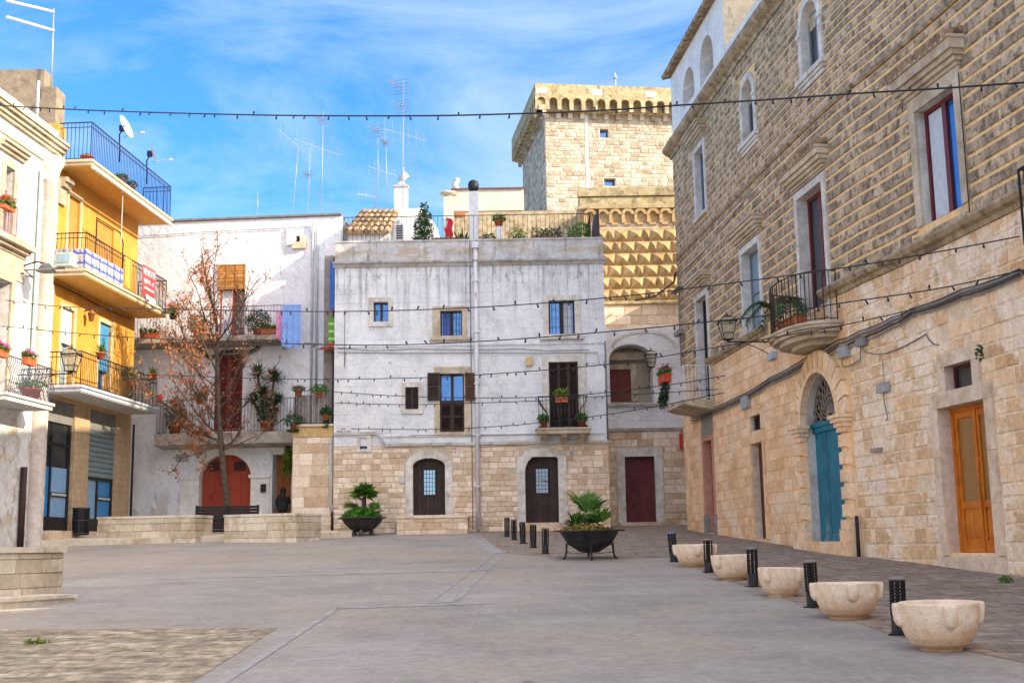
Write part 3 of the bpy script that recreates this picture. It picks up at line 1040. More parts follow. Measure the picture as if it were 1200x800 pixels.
# varnished wooden door
q = MB(FR)
surround(q, R_wd, .24, top=.28, d1=.06)
q.box(R_wd['u0'] - .24, R_wd['u1'] + .24, 0, .07, R_wd['z0'] - .5, R_wd['z0'] - .02, .5)
surround(q, R_ww, .24, top=.24, d1=.055)
q.build('door_surround', trim_warm, palace)
varnish = mat('varnished_wood', [(.42, .11, .01), (.56, .17, .016), (.64, .22, .025)], sc=3, rough=.35, bump=.06, tone=.1, stains=[dict(sc=5, scale=(6, 6, .5), lo=.5, hi=.7, amt=.5, col=(.24, .055, .008))])
o = R_wd
D = -.25
a, b, c, e = o['u0'], o['u1'], o['z0'] + .06, o['z1']
q = MB(FR)
q.box(a, a + .08, D - .05, D + .05, c, e)
q.box(b - .08, b, D - .05, D + .05, c, e)
q.box(a + .08, b - .08, D - .05, D + .05, e - .08, e)
um = (a + b) / 2
for (p, r) in ((a + .08, um - .01), (um + .01, b - .08)):
    q.box(p, p + .09, D - .04, D + .02, c, e - .08)
    q.box(r - .09, r, D - .04, D + .02, c, e - .08)
    for zz, hh in ((c, .2), (c + .78, .12), (e - .2, .12)):
        q.box(p + .09, r - .09, D - .04, D + .018, zz, zz + hh)
    q.box(p + .09, r - .09, D - .03, D - .01, c + .2, c + .78)
    for k in range(2):
        w2 = (r - p - .18) / 2
        q.block(p + .09 + w2 * k + .02, p + .09 + w2 * (k + 1) - .02, c + .24, c + .74, D - .01, .02, .03)
q.box(um - .03, um + .03, D, D + .045, c, e - .08)
dr = q.build('door', varnish, palace)
q = MB(FR)
for (p, r) in ((a + .17, um - .1), (um + .1, b - .17)):
    q.box(p, r, D - .03, D - .015, c + .9, e - .2)
q.build('pane', glass('door_glass_brown', (.3, .15, .04), .06, .15), dr)
q = MB(FR)
q.box(um - .03, um + .03, D + .045, D + .055, c + 1.0, c + 1.3)
q.tube([(um, D + .05, c + 1.2), (um, D + .11, c + 1.2), (um + .11, D + .11, c + 1.2)], .011, 6)
q.build('handle', flat('brass', (.5, .32, .1), .3, metal=.9), dr)
q = MB(FR)
q.box(a, b, -.275, -.02, o['z0'] - .3, o['z0'] + .05)
q.build('doorstep', ashlar, palace)
glazed(FR, palace, R_ww, wood_red, glass_dark, cols=1)

# loggia and terrace parapet on the roof
zl0 = z_eave + .24
u_l1 = FR.u(847, 30)
z_tile = (FR.z(788, 86) + FR.z(836, 3)) / 2
L1 = op(FR.u(799, 105), FR.u(813, 105), FR.z(806, 121), FR.z(806, 79), 0, .5)
L2 = op(FR.u(818.5, 70), FR.u(835, 70), FR.z(827, 92), FR.z(827, 41), 0, .5)
for o in (L1, L2): o['rise'] = (o['u1'] - o['u0']) / 2
print('loggia', z_tile, L1, L2, u_l1)
mb = MB(FR)
wall(mb, u_far + .05, u_l1, zl0 - .1, z_tile, [L1, L2], d=-.02)
a, b = u_far + .05, u_l1
mb.face([(a, -.02, zl0 - .1), (a, -4.5, zl0 - .1), (a, -4.5, z_tile + 1.2), (a, -.02, z_tile)], flip=True)
mb.mi = 1  # near side wall: its shade is put into a darker grey colour
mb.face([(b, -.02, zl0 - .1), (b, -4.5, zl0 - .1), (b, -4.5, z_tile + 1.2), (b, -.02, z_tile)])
mb.mi = 0
mb.face([(a, -4.5, zl0 - .1), (b, -4.5, zl0 - .1), (b, -4.5, z_tile + 1.2), (a, -4.5, z_tile + 1.2)], flip=True)
mb.box(a + .02, b - .02, -2.3, -2.2, zl0 - .1, z_tile)
mb.face([(a - .1, .16, z_tile + .02), (b + .1, .16, z_tile + .02), (b + .1, -4.6, z_tile + 1.3), (a - .1, -4.6, z_tile + 1.3)], flip=True)
lg = mb.build('loggia', [white_plaster, mat('shade_grey_render', [(.16, .155, .14), (.26, .25, .22)], sc=2, bump=.3, stains=[dict(sc=3, scale=(1, 1, .4), lo=.55, hi=.66, amt=.7, col=(.08, .075, .06))])], palace)
q = MB(FR)
n = int((b - a) / .19)
for k in range(n + 1):
    x = a - .1 + (b - a + .2) * k / n
    q.tube([(x, .26, z_tile + .04), (x, -4.6, z_tile + 1.36)], .085, 8, tone=RND.random())
q.build('roof_tiles', old_tile, lg)
q = MB(FR)
for k in range(30):
    p, r = u_l1 + .01 + (u_end - u_l1) * k / 30, u_l1 + .01 + (u_end - u_l1) * (k + 1) / 30
    q.box(p, r, -.3, -.03, zl0 - .1, zl0 + .62)
q.build('parapet', white_plaster, palace)
# ================================================================== centre house
grey_white = mat('weathered_limewash', [(.6, .63, .68), (.72, .75, .795), (.79, .81, .83)], sc=1.6, grain=.13, bump=1.0, bsc=9, bdist=.035,
                 lines=dict(w=.62, h=.33, m=.014, col=(.36, .38, .42), amt=.6, wear=.9, bump=.5),
                 stains=[dict(sc=7, lo=.6, hi=.67, amt=.7, col=(.2, .2, .21)), dict(sc=2.6, loc=(2, 1, 7), lo=.56, hi=.66, amt=.45, col=(.66, .68, .72)), dict(sc=1.2, scale=(1, 1, .7), loc=(4, 0, 1), lo=.6, hi=.66, amt=.6, col=(.56, .5, .44), z=(3.9, 2.6)),
                         dict(sc=1.0, scale=(5, 5, .22), lo=.5, hi=.66, amt=.75, col=(.13, .12, .11), z=(7.0, 9.0)),
                         dict(sc=3.0, scale=(2.2, 2.2, .8), lo=.52, hi=.66, amt=.65, col=(.15, .14, .13), z=(8.2, 9.0)),
                         dict(sc=.6, lo=.6, hi=.7, amt=.6, col=(.55, .47, .38)),
                         dict(sc=.9, loc=(3, 0, 5), lo=.52, hi=.64, amt=.5, col=(.48, .49, .53)),
                         dict(sc=1.6, loc=(9, 0, 2), scale=(1, 1, 1.6), lo=.665, hi=.69, amt=.8, col=(.5, .34, .2)),
                         dict(sc=20, lo=.62, hi=.67, amt=.7, col=(.22, .22, .23))])
parapet_m = mat('parapet_plaster', [(.36, .36, .36), (.48, .48, .49), (.56, .56, .56)], sc=1.4, bump=.3, bsc=20,
                stains=[dict(sc=1.2, scale=(.7, 1, 2.4), lo=.5, hi=.6, amt=.8, col=(.42, .34, .24)), dict(sc=2.0, scale=(3, 3, .4), lo=.54, hi=.68, amt=.7, col=(.16, .15, .14))])
rubble = mat('pale_stone_block', [(.56, .42, .29), (.68, .55, .42), (.75, .66, .55)], sc=2.6, tone=.14, bump=1.0, bsc=11, bdist=.04,
             tcols=[(.56, .36, .2), (.69, .54, .4), (.78, .7, .61)], tmix=.55,
             stains=[dict(sc=7, lo=.6, hi=.7, amt=.5, col=(.32, .22, .13)), dict(sc=.7, lo=.55, hi=.68, amt=.45, col=(.62, .58, .5)), dict(sc=1.5, lo=.5, hi=.62, amt=.65, col=(.45, .27, .12), z=(.75, .25))])
mortar_w = mat('pale_mortar', [(.44, .38, .29), (.56, .5, .4)], sc=3, bump=.3)
dark_void = flat('dark_interior', (.015, .014, .014), .9, bump=0)

house = thing('town_house', 'white limewashed house with a stone ground floor and a railed roof terrace full of plants', 'building', (-.5, 42.4, gz(42.4)))
C0, C1 = FC.u(391.5, 450), FC.u(711, 450)
zc_base = gz(42.4) - .4
z_par = FC.z(550, 282.5)
z_cor = FC.z(550, 307)
z_str = FC.z(600, 519)
print('C', C0, C1, z_par, z_cor, z_str)
def CO(x0, y0, x1, y1, dep=.2, rise=0):
    r = FC.rect(x0, y0, x1, y1)
    return op(*r, rise=rise, dep=dep)
c_w1 = CO(437.8, 354, 455, 377)
c_w2 = CO(516, 364, 541.5, 394)
c_w3 = CO(643, 352, 673.5, 392)
c_w4 = CO(475, 453.5, 490.5, 479.5, .1)
c_w5 = CO(515.5, 437.5, 544, 506, .2)
c_w6 = CO(643.5, 424, 678, 503, .12)
c_w7 = CO(422, 513, 430.5, 526, .2)
c_d1 = CO(484, 536.5, 521.7, 603, .25)
c_d1['rise'] = .28
c_d2 = CO(615.6, 535, 654.5, 612, .25)
mb = MB(FC)
wall(mb, C0, C1, z_str - .02, z_cor, [c_w1, c_w2, c_w3, c_w4, c_w5, c_w6])
mb.mi = 1
wall(mb, C0, C1, z_cor, z_par, d=.04)
mb.box(C0, C1, -.3, .07, z_par, z_par + .06)
mb.mi = 2
wall(mb, C0, C1, zc_base, z_str - .02, [c_w7, c_d1, c_d2], d=.015)
mb.mi = 3
g1 = lambda o, a, b=None, t=None: (o['u0'] - a, o['u1'] + a, o['z0'] - (a if b is None else b), o['z1'] + (a if t is None else t))
courses(mb, C0, C1, zc_base, z_str - .06, .19, .31, [g1(c_w7, .12), g1(c_d1, .22, .6, -.05), g1(c_d2, .25, .6, 0)], gap=.02, gapv=.018, proud=.02, ch=.013, hj=.3, jit=.5, d=.015,
        arcs=[((c_d1['u0'] + c_d1['u1']) / 2, c_d1['z1'] - .3, .82, .6), ((c_d2['u0'] + c_d2['u1']) / 2, c_d2['z1'] - .3, .85, .65)])
# sides, back, terrace floor
mb.fr = None
mb.mi = 0
XA, XB = FC.map(C0, 0, 0).x, FC.map(C1, 0, 0).x
YB = 49.0
z_fl = z_par - .25
mb.face([(XA, 42.4, zc_base), (XA, YB, zc_base), (XA, YB, z_par), (XA, 42.4, z_par)], flip=True)
mb.face([(XB, 42.4, zc_base), (XB, YB, zc_base), (XB, YB, z_par), (XB, 42.4, z_par)])
mb.face([(XA, YB, zc_base), (XB, YB, zc_base), (XB, YB, z_par), (XA, YB, z_par)], flip=True)
mb.face([(XA, 42.4, z_fl), (XB, 42.4, z_fl), (XB, YB, z_fl), (XA, YB, z_fl)])
mb.build('wall', [grey_white, parapet_m, mortar_w, rubble], house)
moulding(prof(z_cor, [(-.02, -.14), (.06, -.14), (.1, -.06), (.2, -.02), (.22, .04), (-.02, .08)]), C0 - .06, C1 + .1, 'cornice', parapet_m, house, FC, 8)
# string moulding that jumps over the little window
zj = FC.z(420, 512) + .12
uj0, uj1 = FC.u(442, 514), FC.u(452, 519)
q = MB(FC)
for (a, za, b, zb_) in ((C0, zj, uj0, zj), (uj0, zj, uj1, z_str), (uj1, z_str, C1, z_str)):
    q.prism([(a, za - .05), (b, zb_ - .05), (b, zb_ + .05), (a, za + .05)], 0, .09)
q.build('string_course', parapet_m, house)
q = MB(FC)
q.box(uj0 + .2, C1 - .1, 0, .05, FC.z(600, 509.5), FC.z(600, 507.5))
q.build('string_course', grey_white, house)
q = MB(FC)
q.box(C0, C1, 0, .04, FC.z(600, 404), FC.z(600, 401))
q.build('string_course', grey_white, house)
def ctrim(o, px, m=trim_white, sill=False, d1=.05):
    r = FC.rect(*px)
    q = MB(FC)
    q.box(r[0], o['u0'], 0, d1, o['z0'], o['z1'], .4)
    q.box(o['u1'], r[1], 0, d1, o['z0'], o['z1'], .6)
    q.box(r[0], r[1], 0, d1 + .005, o['z1'], r[3], .5)
    if r[2] < o['z0'] - .02:
        q.box(r[0], r[1], 0, d1 + (.1 if sill else .005), r[2], o['z0'], .5)
    if sill:
        q.box(r[0] - .1, r[1] + .1, 0, .16, r[2] - .1, r[2] - .002, .3)
    return q.build('window_surround', m, house)
ctrim(c_w1, (431.6, 348.7, 460.4, 382.6))
ctrim(c_w2, (507, 359, 547.5, 395.5), limestone, True)
ctrim(c_w3, (636, 346, 680, 394.5), trim_white, True)
ctrim(c_w4, (470.6, 448, 496, 484.6))
ctrim(c_w5, (509, 430, 552, 511), limestone)
ctrim(c_w6, (636, 415, 687, 503), trim_white)
ctrim(c_w7, (418.5, 509.5, 435, 529.5), trim_white)
white_frame = flat('white_window_paint', (.6, .62, .64), .5)
glazed(FC, house, c_w1, wood_dark, glass_blue, cols=2, fw=.05)
glazed(FC, house, c_w2, wood_dark, glass_blue, cols=2, fw=.05, grille=.1)
glazed(FC, house, c_w3, wood_dark, glass_blue, cols=2, fw=.07, grille=.12)
shutter(FC, house, c_w4['u0'], c_w4['u1'], c_w4['z0'], c_w4['z1'], -.06, -.01, wood_dark)
zt = FC.z(530, 470)
glazed(FC, house, dict(c_w5, z0=zt), wood_dark, glass_blue, cols=2, fw=.06)
shutter(FC, house, c_w5['u0'], c_w5['u1'], c_w5['z0'], zt, -.12, -.05, wood_dark)
r = FC.rect(501, 437, 515.5, 469.6)
shutter(FC, house, r[0], r[1], r[2], r[3], .055, .1, wood_dark, leaves=1)
wood_mid = mat('mid_brown_wood', [(.07, .03, .015), (.12, .055, .028)], sc=5, rough=.5, bump=.1)
r = FC.rect(545, 437, 557.5, 469.6)
shutter(FC, house, r[0], r[1], r[2], r[3], .055, .1, wood_mid, leaves=1)
shutter(FC, house, c_w6['u0'], c_w6['u1'], c_w6['z0'], c_w6['z1'], -.1, -.04, wood_dark, leaves=3)
glazed(FC, house, c_w7, wood_dark, glass_dark, cols=1, fw=.03, grille=.08)
# doors
q = MB(FC)
o = c_d1
uc, hw, zs = (o['u0'] + o['u1']) / 2, (o['u1'] - o['u0']) / 2, o['z1'] - o['rise']
for s in (-1, 1):
    e0, e1 = (uc - hw - .26, uc - hw) if s < 0 else (uc + hw, uc + hw + .26)
    n = 4
    for k in range(n):
        q.box(e0, e1, 0, .06, zc_base + .3 + (zs - zc_base - .3) * k / n, zc_base + .3 + (zs - zc_base - .3) * (k + 1) / n - .008, RND.random())
ring(q, uc, zs, hw, o['rise'], hw + .26, o['rise'] + .25, 0, .06, 7, gap=.008)
q.build('door_surround', trim_white, house)
r = FC.rect(496.3, 550, 510.5, 580, -.25)
plank_door(FC, house, c_d1, wood_dark, planks=8, light=r, glass_m=glass_pale)
q = MB(FC)
o = c_d2
zs = o['z1'] - .55
for e0, e1 in ((o['u0'] - .28, o['u0']), (o['u1'], o['u1'] + .28)):
    for k in range(3):
        q.box(e0, e1, 0, .06, zc_base + .3 + (zs - zc_base - .3) * k / 3, zc_base + .3 + (zs - zc_base - .3) * (k + 1) / 3 - .008, RND.random())
uc, hw = (o['u0'] + o['u1']) / 2, (o['u1'] - o['u0']) / 2
ring(q, uc, zs, hw + .2, .72, hw + .3, .86, 0, .035, 7, gap=.008)
for e0, e1 in ((o['u0'] - .28, o['u0']), (o['u1'], o['u1'] + .28)):
    q.box(e0, e1, 0, .055, zs, o['z1'] + .02, .6)
q.box(o['u0'] - .02, o['u1'] + .02, 0, .04, o['z1'], o['z1'] + .2, .7)
q.box(uc - .35, uc + .35, 0, .066, o['z1'], o['z1'] + .27, .9)
for s in (-1,):   # the left head corner is rounded off
    q.prism([(uc + s * hw, zs), (uc + s * hw, o['z1'] + .03), (uc + s * hw * .45, o['z1'] + .03), (uc + s * hw * .8, o['z1'] - .14), (uc + s * hw * .96, o['z1'] - .36)], -.03, .03, tone=.5)
q.build('door_surround', trim_white, house)
r = FC.rect(627.6, 548.6, 642.6, 578, -.25)
plank_door(FC, house, c_d2, wood_dark, planks=8, light=r, glass_m=glass_dark)
q = MB(FC)
q.box(c_d2['u0'] - .1, c_d2['u1'] + .1, -.2, .12, zc_base, c_d2['z0'] - .003)
q.build('doorstep', rubble, house)
# stone landing before the first door
r = FC.rect(464.5, 603.5, 548.5, 626, 1.2)
q = MB(FC)
q.box(r[0] + .02, r[1] - .02, .03, 1.17, r[2] - .4, r[3] - .03)
courses(q, r[0], r[1], r[2] - .3, r[3] - .09, .24, .55, proud=.02, d=1.17, gap=.012, gapv=.01)
q.box(r[0] - .03, r[1] + .03, .03, 1.22, r[3] - .088, r[3], .7)
for s in range(2):
    q.box(r[0] - .32 - .32 * s + .3, r[0] + .0, .05, 1.1, r[2] - .4, r[3] - .25 - .2 * s) if False else None
q.build('door_landing', rubble, house)
# balcony of the shuttered door
r = FC.rect(629, 502.6, 692, 507.3, .75)
bal = MB(FC)
bal.box(r[0], r[1], 0, .72, r[2], r[3])
bal.box(r[0] - .04, r[1] + .04, 0, .78, r[3] - .001, r[3] + .06)
bal = bal.build('balcony', limestone, house)
for px in (637, 660.5, 681):
    q = MB(FC)
    u = FC.u(px, 512)
    q.prism([(0, r[2] - .3), (.1, r[2] - .3), (.22, r[2] - .18), (.5, r[2] - .1), (.6, r[2] - .002), (0, r[2] - .002)], u - .1, u + .1, axis=0)
    q.build('bracket', limestone, bal)
zr = FC.z(660, 464, .7)
rail_path(FC, bal, [(r[0] + .08, 0), (r[0] + .08, .68), (r[1] - .08, .68), (r[1] - .08, 0)], r[3] + .04, zr, iron, sp=.13, belly=.3, r=.014, rail=.022)
# pipes
pu = FC.u(559, 450)
q = MB(FC)
q.tube([(pu, .13, zc_base + .5), (pu, .13, FC.z(557, 288))], .075, 10)
q.box(pu - .11, pu + .11, .04, .24, FC.z(557, 292), FC.z(557, 285))
for y in (330, 390, 450, 510, 570):
    q.box(pu - .1, pu + .1, 0, .22, FC.z(558, y) - .02, FC.z(558, y) + .02)
q.build('drainpipe', white_pipe, house)
q = MB(FC)
q.tube([(pu - .2, .04, zc_base + .5), (pu - .2, .04, z_par)], .018, 5)
q.build('cable', cable_grey, house)
pu2 = C1 - .02
q = MB(FC)
q.tube([(pu2, .05, z_str), (pu2, .05, FC.z(711, 400))], .03, 6)
q.build('cable', cable_grey, house)
for pts, rr in (([(396, 408), (440, 411), (480, 409), (556, 410), (610, 409), (640, 411), (690, 410)], .016), ([(396, 413), (470, 414), (556, 413.5)], .016),
                ([(404, 363), (404, 430), (405, 412)], .012), ([(560, 413.5), (640, 414), (700, 413), (702, 426), (706, 428), (710, 420)], .014), ([(640, 508), (600, 509), (560, 509.5), (480, 510)], .012)):
    cable(FC, [FC.hit(*p) for p in pts], rr, .05).build('cable', cable_grey, house)
r = FC.rect(616, 419, 624, 428.5)
MB(FC).box(r[0], r[1], .0, .12, r[2], r[3]).build('alarm_box', flat('cream_plastic', (.55, .42, .2), .5), house)
r = FC.rect(468, 557, 474, 566)
MB(FC).box(r[0], r[1], .0, .09, r[2], r[3]).build('letter_box', flat('pale_metal', (.5, .5, .48), .5), house)
r = FC.rect(465, 556, 473, 562)
plate_m = flat('white_enamel', (.68, .68, .68), .4)
ink = flat('dark_ink', (.05, .06, .09), .6, bump=0)
def text_on(F, body, u, z, d, size, m, parent, name='lettering', width=None, rot=0):
    cu = bpy.data.curves.new(name, 'FONT')
    cu.body = body
    cu.size = size
    cu.extrude = .004
    cu.align_x = 'CENTER'
    cu.align_y = 'CENTER'
    tmp = bpy.data.objects.new(name, cu)
    COL.objects.link(tmp)
    dg = bpy.context.evaluated_depsgraph_get()
    me = bpy.data.meshes.new_from_object(tmp.evaluated_get(dg))
    bpy.data.objects.remove(tmp)
    base = wloc(parent)
    xs = [v.co.x for v in me.vertices]
    k = width / (max(xs) - min(xs)) if width else 1.0
    for v in me.vertices:
        p = F.map(u + v.co.x * k, d + v.co.z, z + v.co.y)
        v.co = p - base
    me.materials.clear()
    me.materials.append(m)
    ob = bpy.data.objects.new(name, me)
    COL.objects.link(ob)
    ob.parent = parent
    return ob
r = FC.rect(532, 527.5, 537.5, 533)
pl = MB(FC).box(r[0], r[1], .03, .055, r[2], r[3]).build('number_plate', plate_m, house)
text_on(FC, '91', (r[0] + r[1]) / 2, (r[2] + r[3]) / 2, .058, .13, ink, pl)
r = FC.rect(667.5, 528, 672, 534)
pl = MB(FC).box(r[0], r[1], .03, .055, r[2], r[3]).build('number_plate', flat('blue_grey_enamel', (.35, .42, .5), .4), house)
text_on(FC, '13', (r[0] + r[1]) / 2, (r[2] + r[3]) / 2, .058, .11, ink, pl)
r = FC.rect(394, 498, 412.5, 509)
pl = MB(FC).box(r[0], r[1], .0, .03, r[2], r[3]).build('street_name_plate', flat('pale_marble', (.62, .62, .6), .4), house)
q = MB(FC)
for k, (f0, f1) in enumerate(((.3, .62),)):
    for j in range(5):
        x = r[0] + (r[1] - r[0]) * (f0 + (f1 - f0) * j / 5)
        q.box(x, x + .02, .03, .034, r[2] + .17, r[2] + .22)
for j in range(13):
    if j in (6, 8): continue
    x = r[0] + (r[1] - r[0]) * (.06 + .88 * j / 13)
    q.box(x, x + .022, .03, .034, r[2] + .05, r[2] + .13)
q.build('worn_lettering', ink, pl)
# terrace railing
zrt = FC.z(550, 251.5)
ra, rb_ = FC.u(402, 265), FC.u(692, 265)
rail_path(FC, house, [(ra, -2.5), (ra, -.12), (rb_, -.12), (rb_, -2.5)], z_par + .02, zrt, iron, sp=.16, r=.009, name='terrace_railing')

# ================================================================== stone pier with a small terrace, left of the centre house
pier = thing('terrace_pier', 'stone block with a little railed terrace squeezed between white house and limewashed house', 'terrace', FC.map(FC.u(365, 600), 0, gz(42.4)))
P0, P1 = FC.u(342.5, 560), FC.u(389.5, 560)
zp = FC.z(365, 497)
q = MB(FC)
wall(q, P0, P1, zc_base, zp, d=0)
q.face([(P0, 0, zc_base), (P0, -2.4, zc_base), (P0, -2.4, zp), (P0, 0, zp)], flip=True)
q.face([(P1, 0, zc_base), (P1, -2.4, zc_base), (P1, -2.4, zp), (P1, 0, zp)])
q.face([(P0, 0, zp), (P1, 0, zp), (P1, -2.4, zp), (P0, -2.4, zp)], flip=True)
q.mi = 1
courses(q, P0, P1, zc_base, zp - .45, .36, .6, gap=.014, gapv=.012, proud=.012, hj=.2, jit=.4)
q.mi = 2
q.box(P0 - .02, P1, 0, .03, zp - .44, zp - .08)
q.mi = 1
q.box(P0 - .06, P1 + .02, 0, .1, zp - .078, zp)
q.build('wall', [mortar_w, rubble, mat('ochre_plaster', [(.45, .3, .12), (.56, .4, .2)], sc=3, bump=.3)], pier)
zr = FC.z(365, 457)
rail_path(FC, pier, [(P0 + .05, -2.2), (P0 + .05, -.1), (P1 - .05, -.1)], zp, zr, iron, sp=.11, name='railing')
q = MB(FC)
for k in range(9):
    a = P0 + .12 + (P1 - P0 - .24) * k / 9
    q.box(a, a + (P1 - P0 - .24) / 9 - .03, -.2, -.17, zp + .03, zr - .15, RND.random())
q.build('slat_screen', mat('grey_slats', [(.2, .17, .15), (.36, .34, .33)], sc=5, tone=.3), pier)
q = MB(FC)
u = FC.u(387, 560)
q.tube([(u, .07, FC.z(387, 515)), (u, .07, FC.z(387, 590)), (u + .09, .07, FC.z(387, 594)), (u + .09, .07, FC.z(387, 600))], .035, 8)
q.build('drainpipe', zinc, pier)
q = MB(FC)
q.tube([(u + .09, .07, FC.z(387, 600)), (u + .09, .07, FC.z(387, 622))], .045, 8)
q.build('drainpipe', iron, pier)

# ================================================================== white house at the back left
plaster_l = mat('rough_white_plaster', [(.62, .66, .74), (.72, .755, .82), (.78, .8, .84)], sc=1.3, grain=.1, bump=1.0, bsc=5.0, bdist=.05,
                stains=[dict(sc=5, lo=.64, hi=.72, amt=.55, col=(.34, .32, .3)), dict(sc=1.1, lo=.56, hi=.7, amt=.55, col=(.5, .49, .48)),
                        dict(sc=1.3, scale=(1, 1, .6), lo=.52, hi=.57, amt=.7, col=(.42, .4, .38), z=(1.7, .9)), dict(sc=1.6, scale=(3, 3, .5), lo=.6, hi=.72, amt=.6, col=(.3, .28, .26))])
lhouse = thing('white_house', 'white plastered house with two long balconies and a red arched door, behind the bare tree', 'building', FL.map(8, 0, gz(44.6)))
LA, LB = FL.u(120, 400), FL.u(399, 400)
zl_b = gz(44.6) - .2
zl_top = (FL.z(180, 262) + FL.z(390, 251)) / 2
print('L', LA, LB, FL.z(180, 262), FL.z(390, 251))
def LO(x0, y0, x1, y1, dep=.2, rise=0):
    return op(*FL.rect(x0, y0, x1, y1), rise=rise, dep=dep)
l_d1 = LO(256.5, 311, 287, 393, .2)
l_d2 = LO(251, 415, 284, 505, .15)
l_ar = LO(233.5, 532, 294, 627, .3)
l_ar['rise'] = (l_ar['u1'] - l_ar['u0']) / 2 * .86
l_dr = LO(319, 532, 341, 627, .6)
l_w1 = LO(346.5, 276, 352, 284, .3)
mb = MB(FL)
wall(mb, LA, LB, zl_b, zl_top, [l_d1, l_d2, l_ar, l_dr, l_w1])
mb.face([(LA, 0, zl_top), (LB, 0, zl_top), (LB, -9, zl_top), (LA, -9, zl_top)], flip=True)
mb.face([(LB, 0, zl_b), (LB, -9, zl_b), (LB, -9, zl_top), (LB, 0, zl_top)])
mb.face([(LA, 0, zl_b), (LA, -9, zl_b), (LA, -9, zl_top), (LA, 0, zl_top)], flip=True)
mb.face([(LA, -9, zl_b), (LB, -9, zl_b), (LB, -9, zl_top), (LA, -9, zl_top)], flip=True)
mb.build('wall', plaster_l, lhouse)
moulding(prof(zl_top, [(-.02, -.03), (.04, -.03), (.09, .0), (.09, .07), (-.4, .09), (-.4, -.03)]), LA, LB, 'coping', mat('dark_coping', [(.14, .14, .13), (.24, .23, .22)], sc=4), lhouse, FL, 2)
# pale cement band high on the facade
q = MB(FL)
uv = FL.u(337, 280)
q.box(uv - .02, uv + .16, 0, .08, FL.z(337, 288), FL.z(337, 269))
q.build('chimney_breast', white_plaster, lhouse)
q = MB(FL)
r = FL.rect(345, 275, 358, 291)
q.box(l_w1['u1'], l_w1['u1'] + .22, 0, .1, r[2], r[3] - .1)
q.box(l_w1['u0'] - .1, l_w1['u1'] + .22, 0, .14, r[2] - .02, l_w1['z0'] - .01)
q.build('vent_surround', rubble, lhouse)
MB(FL).box(l_w1['u0'], l_w1['u1'], -.3, -.25, l_w1['z0'], l_w1['z1']).build('vent', dark_void, lhouse)
# upper door: reed blind, white curtain, red leaf
o = l_d1
w_ = glazed(FL, lhouse, o, wood_rust, glass_dark, cols=2, fw=.08, name='balcony_door')
q = MB(FL)
um = (o['u0'] + o['u1']) / 2
q.box(o['u0'] + .08, um - .03, -.19, -.15, o['z0'], FL.z(270, 339))
q.build('curtain', curtain_m, w_)
reed = mat('reed_blind', [(.34, .16, .04), (.5, .26, .08)], sc=4, tone=.35, bump=.2)
q = MB(FL)
r = FL.rect(256, 310, 287.5, 339)
for k in range(20):
    z = r[2] + (r[3] - r[2]) * k / 20
    q.box(r[0], r[1], .02 + .01 * (k % 2), .05 + .01 * (k % 2), z, z + (r[3] - r[2]) / 20 * .92, RND.random())
for f in (.0, .3, .65, .97):
    q.box(r[0] + (r[1] - r[0]) * f, r[0] + (r[1] - r[0]) * f + .04, .06, .075, r[2], r[3], .2)
q.build('reed_blind', reed, w_)
shutter(FL, lhouse, l_d2['u0'], l_d2['u1'], l_d2['z0'], l_d2['z1'], -.14, -.06, flat('dull_red_shutter', (.16, .035, .03), .6, .3), leaves=2, slat=.09)
# red arched door
o = l_ar
uc, hw, zs = (o['u0'] + o['u1']) / 2, (o['u1'] - o['u0']) / 2, o['z1'] - o['rise']
q = MB(FL)
ring(q, uc, zs, hw, o['rise'], hw + .14, o['rise'] + .14, 0, .05, 9, gap=0)
ring(q, uc, zs, hw + .14, o['rise'] + .14, hw + .3, o['rise'] + .3, 0, .03, 9, gap=0)
for s in (-1, 1):
    e0, e1 = (uc - hw - .7, uc - hw) if s < 0 else (uc + hw, uc + hw + .7)
    q.box(e0, e1, 0, .07, zl_b, zs - .06)
    q.box(e0 - .06, e1 + (.06 if s > 0 else 0), 0, .15, zs - .06, zs + .06)
q.build('door_surround', white_plaster, lhouse)
dr = plank_door(FL, lhouse, o, wood_rust, planks=4)
for (x0, y0, x1, y1) in ((243.5, 541.5, 256.5, 552), (274.5, 540.5, 287.5, 551.5)):
    r = FL.rect(x0, y0, x1, y1, -.28)
    q = MB(FL)
    q.box(r[0], r[1], -.292, -.28, r[2], r[3])
    for k in range(4):
        z = r[2] + (r[3] - r[2]) * (k + .5) / 4
        q.box(r[0] - .02, r[1] + .02, -.28, -.268, z - .012, z + .012)
    q.build('vent', flat('rusty_mesh', (.06, .03, .025), .8), dr)
# right doorway
q = MB(FL)
o = l_dr
um = o['u0'] + (o['u1'] - o['u0']) * .25
q.box(o['u0'] - .1, o['u0'], 0, .03, o['z0'], o['z1'] + .1)
q.box(o['u0'] - .1, o['u1'], 0, .03, o['z1'], o['z1'] + .1)
q.build('door_surround', white_plaster, lhouse)
plank_door(FL, lhouse, o, mat('orange_wood', [(.28, .09, .02), (.4, .14, .03)], sc=4, tone=.2, rough=.5), planks=5)
r = FL.rect(306.5, 567, 312.5, 576.5)
MB(FL).box(r[0], r[1], 0, .14, r[2], r[3]).build('letter_box', iron, lhouse)
r = FL.rect(206, 532, 221, 541)
MB(FL).box(r[0], r[1], 0, .02, r[2], r[3]).build('vent_panel', flat('grey_vent', (.36, .35, .34), .8), lhouse)
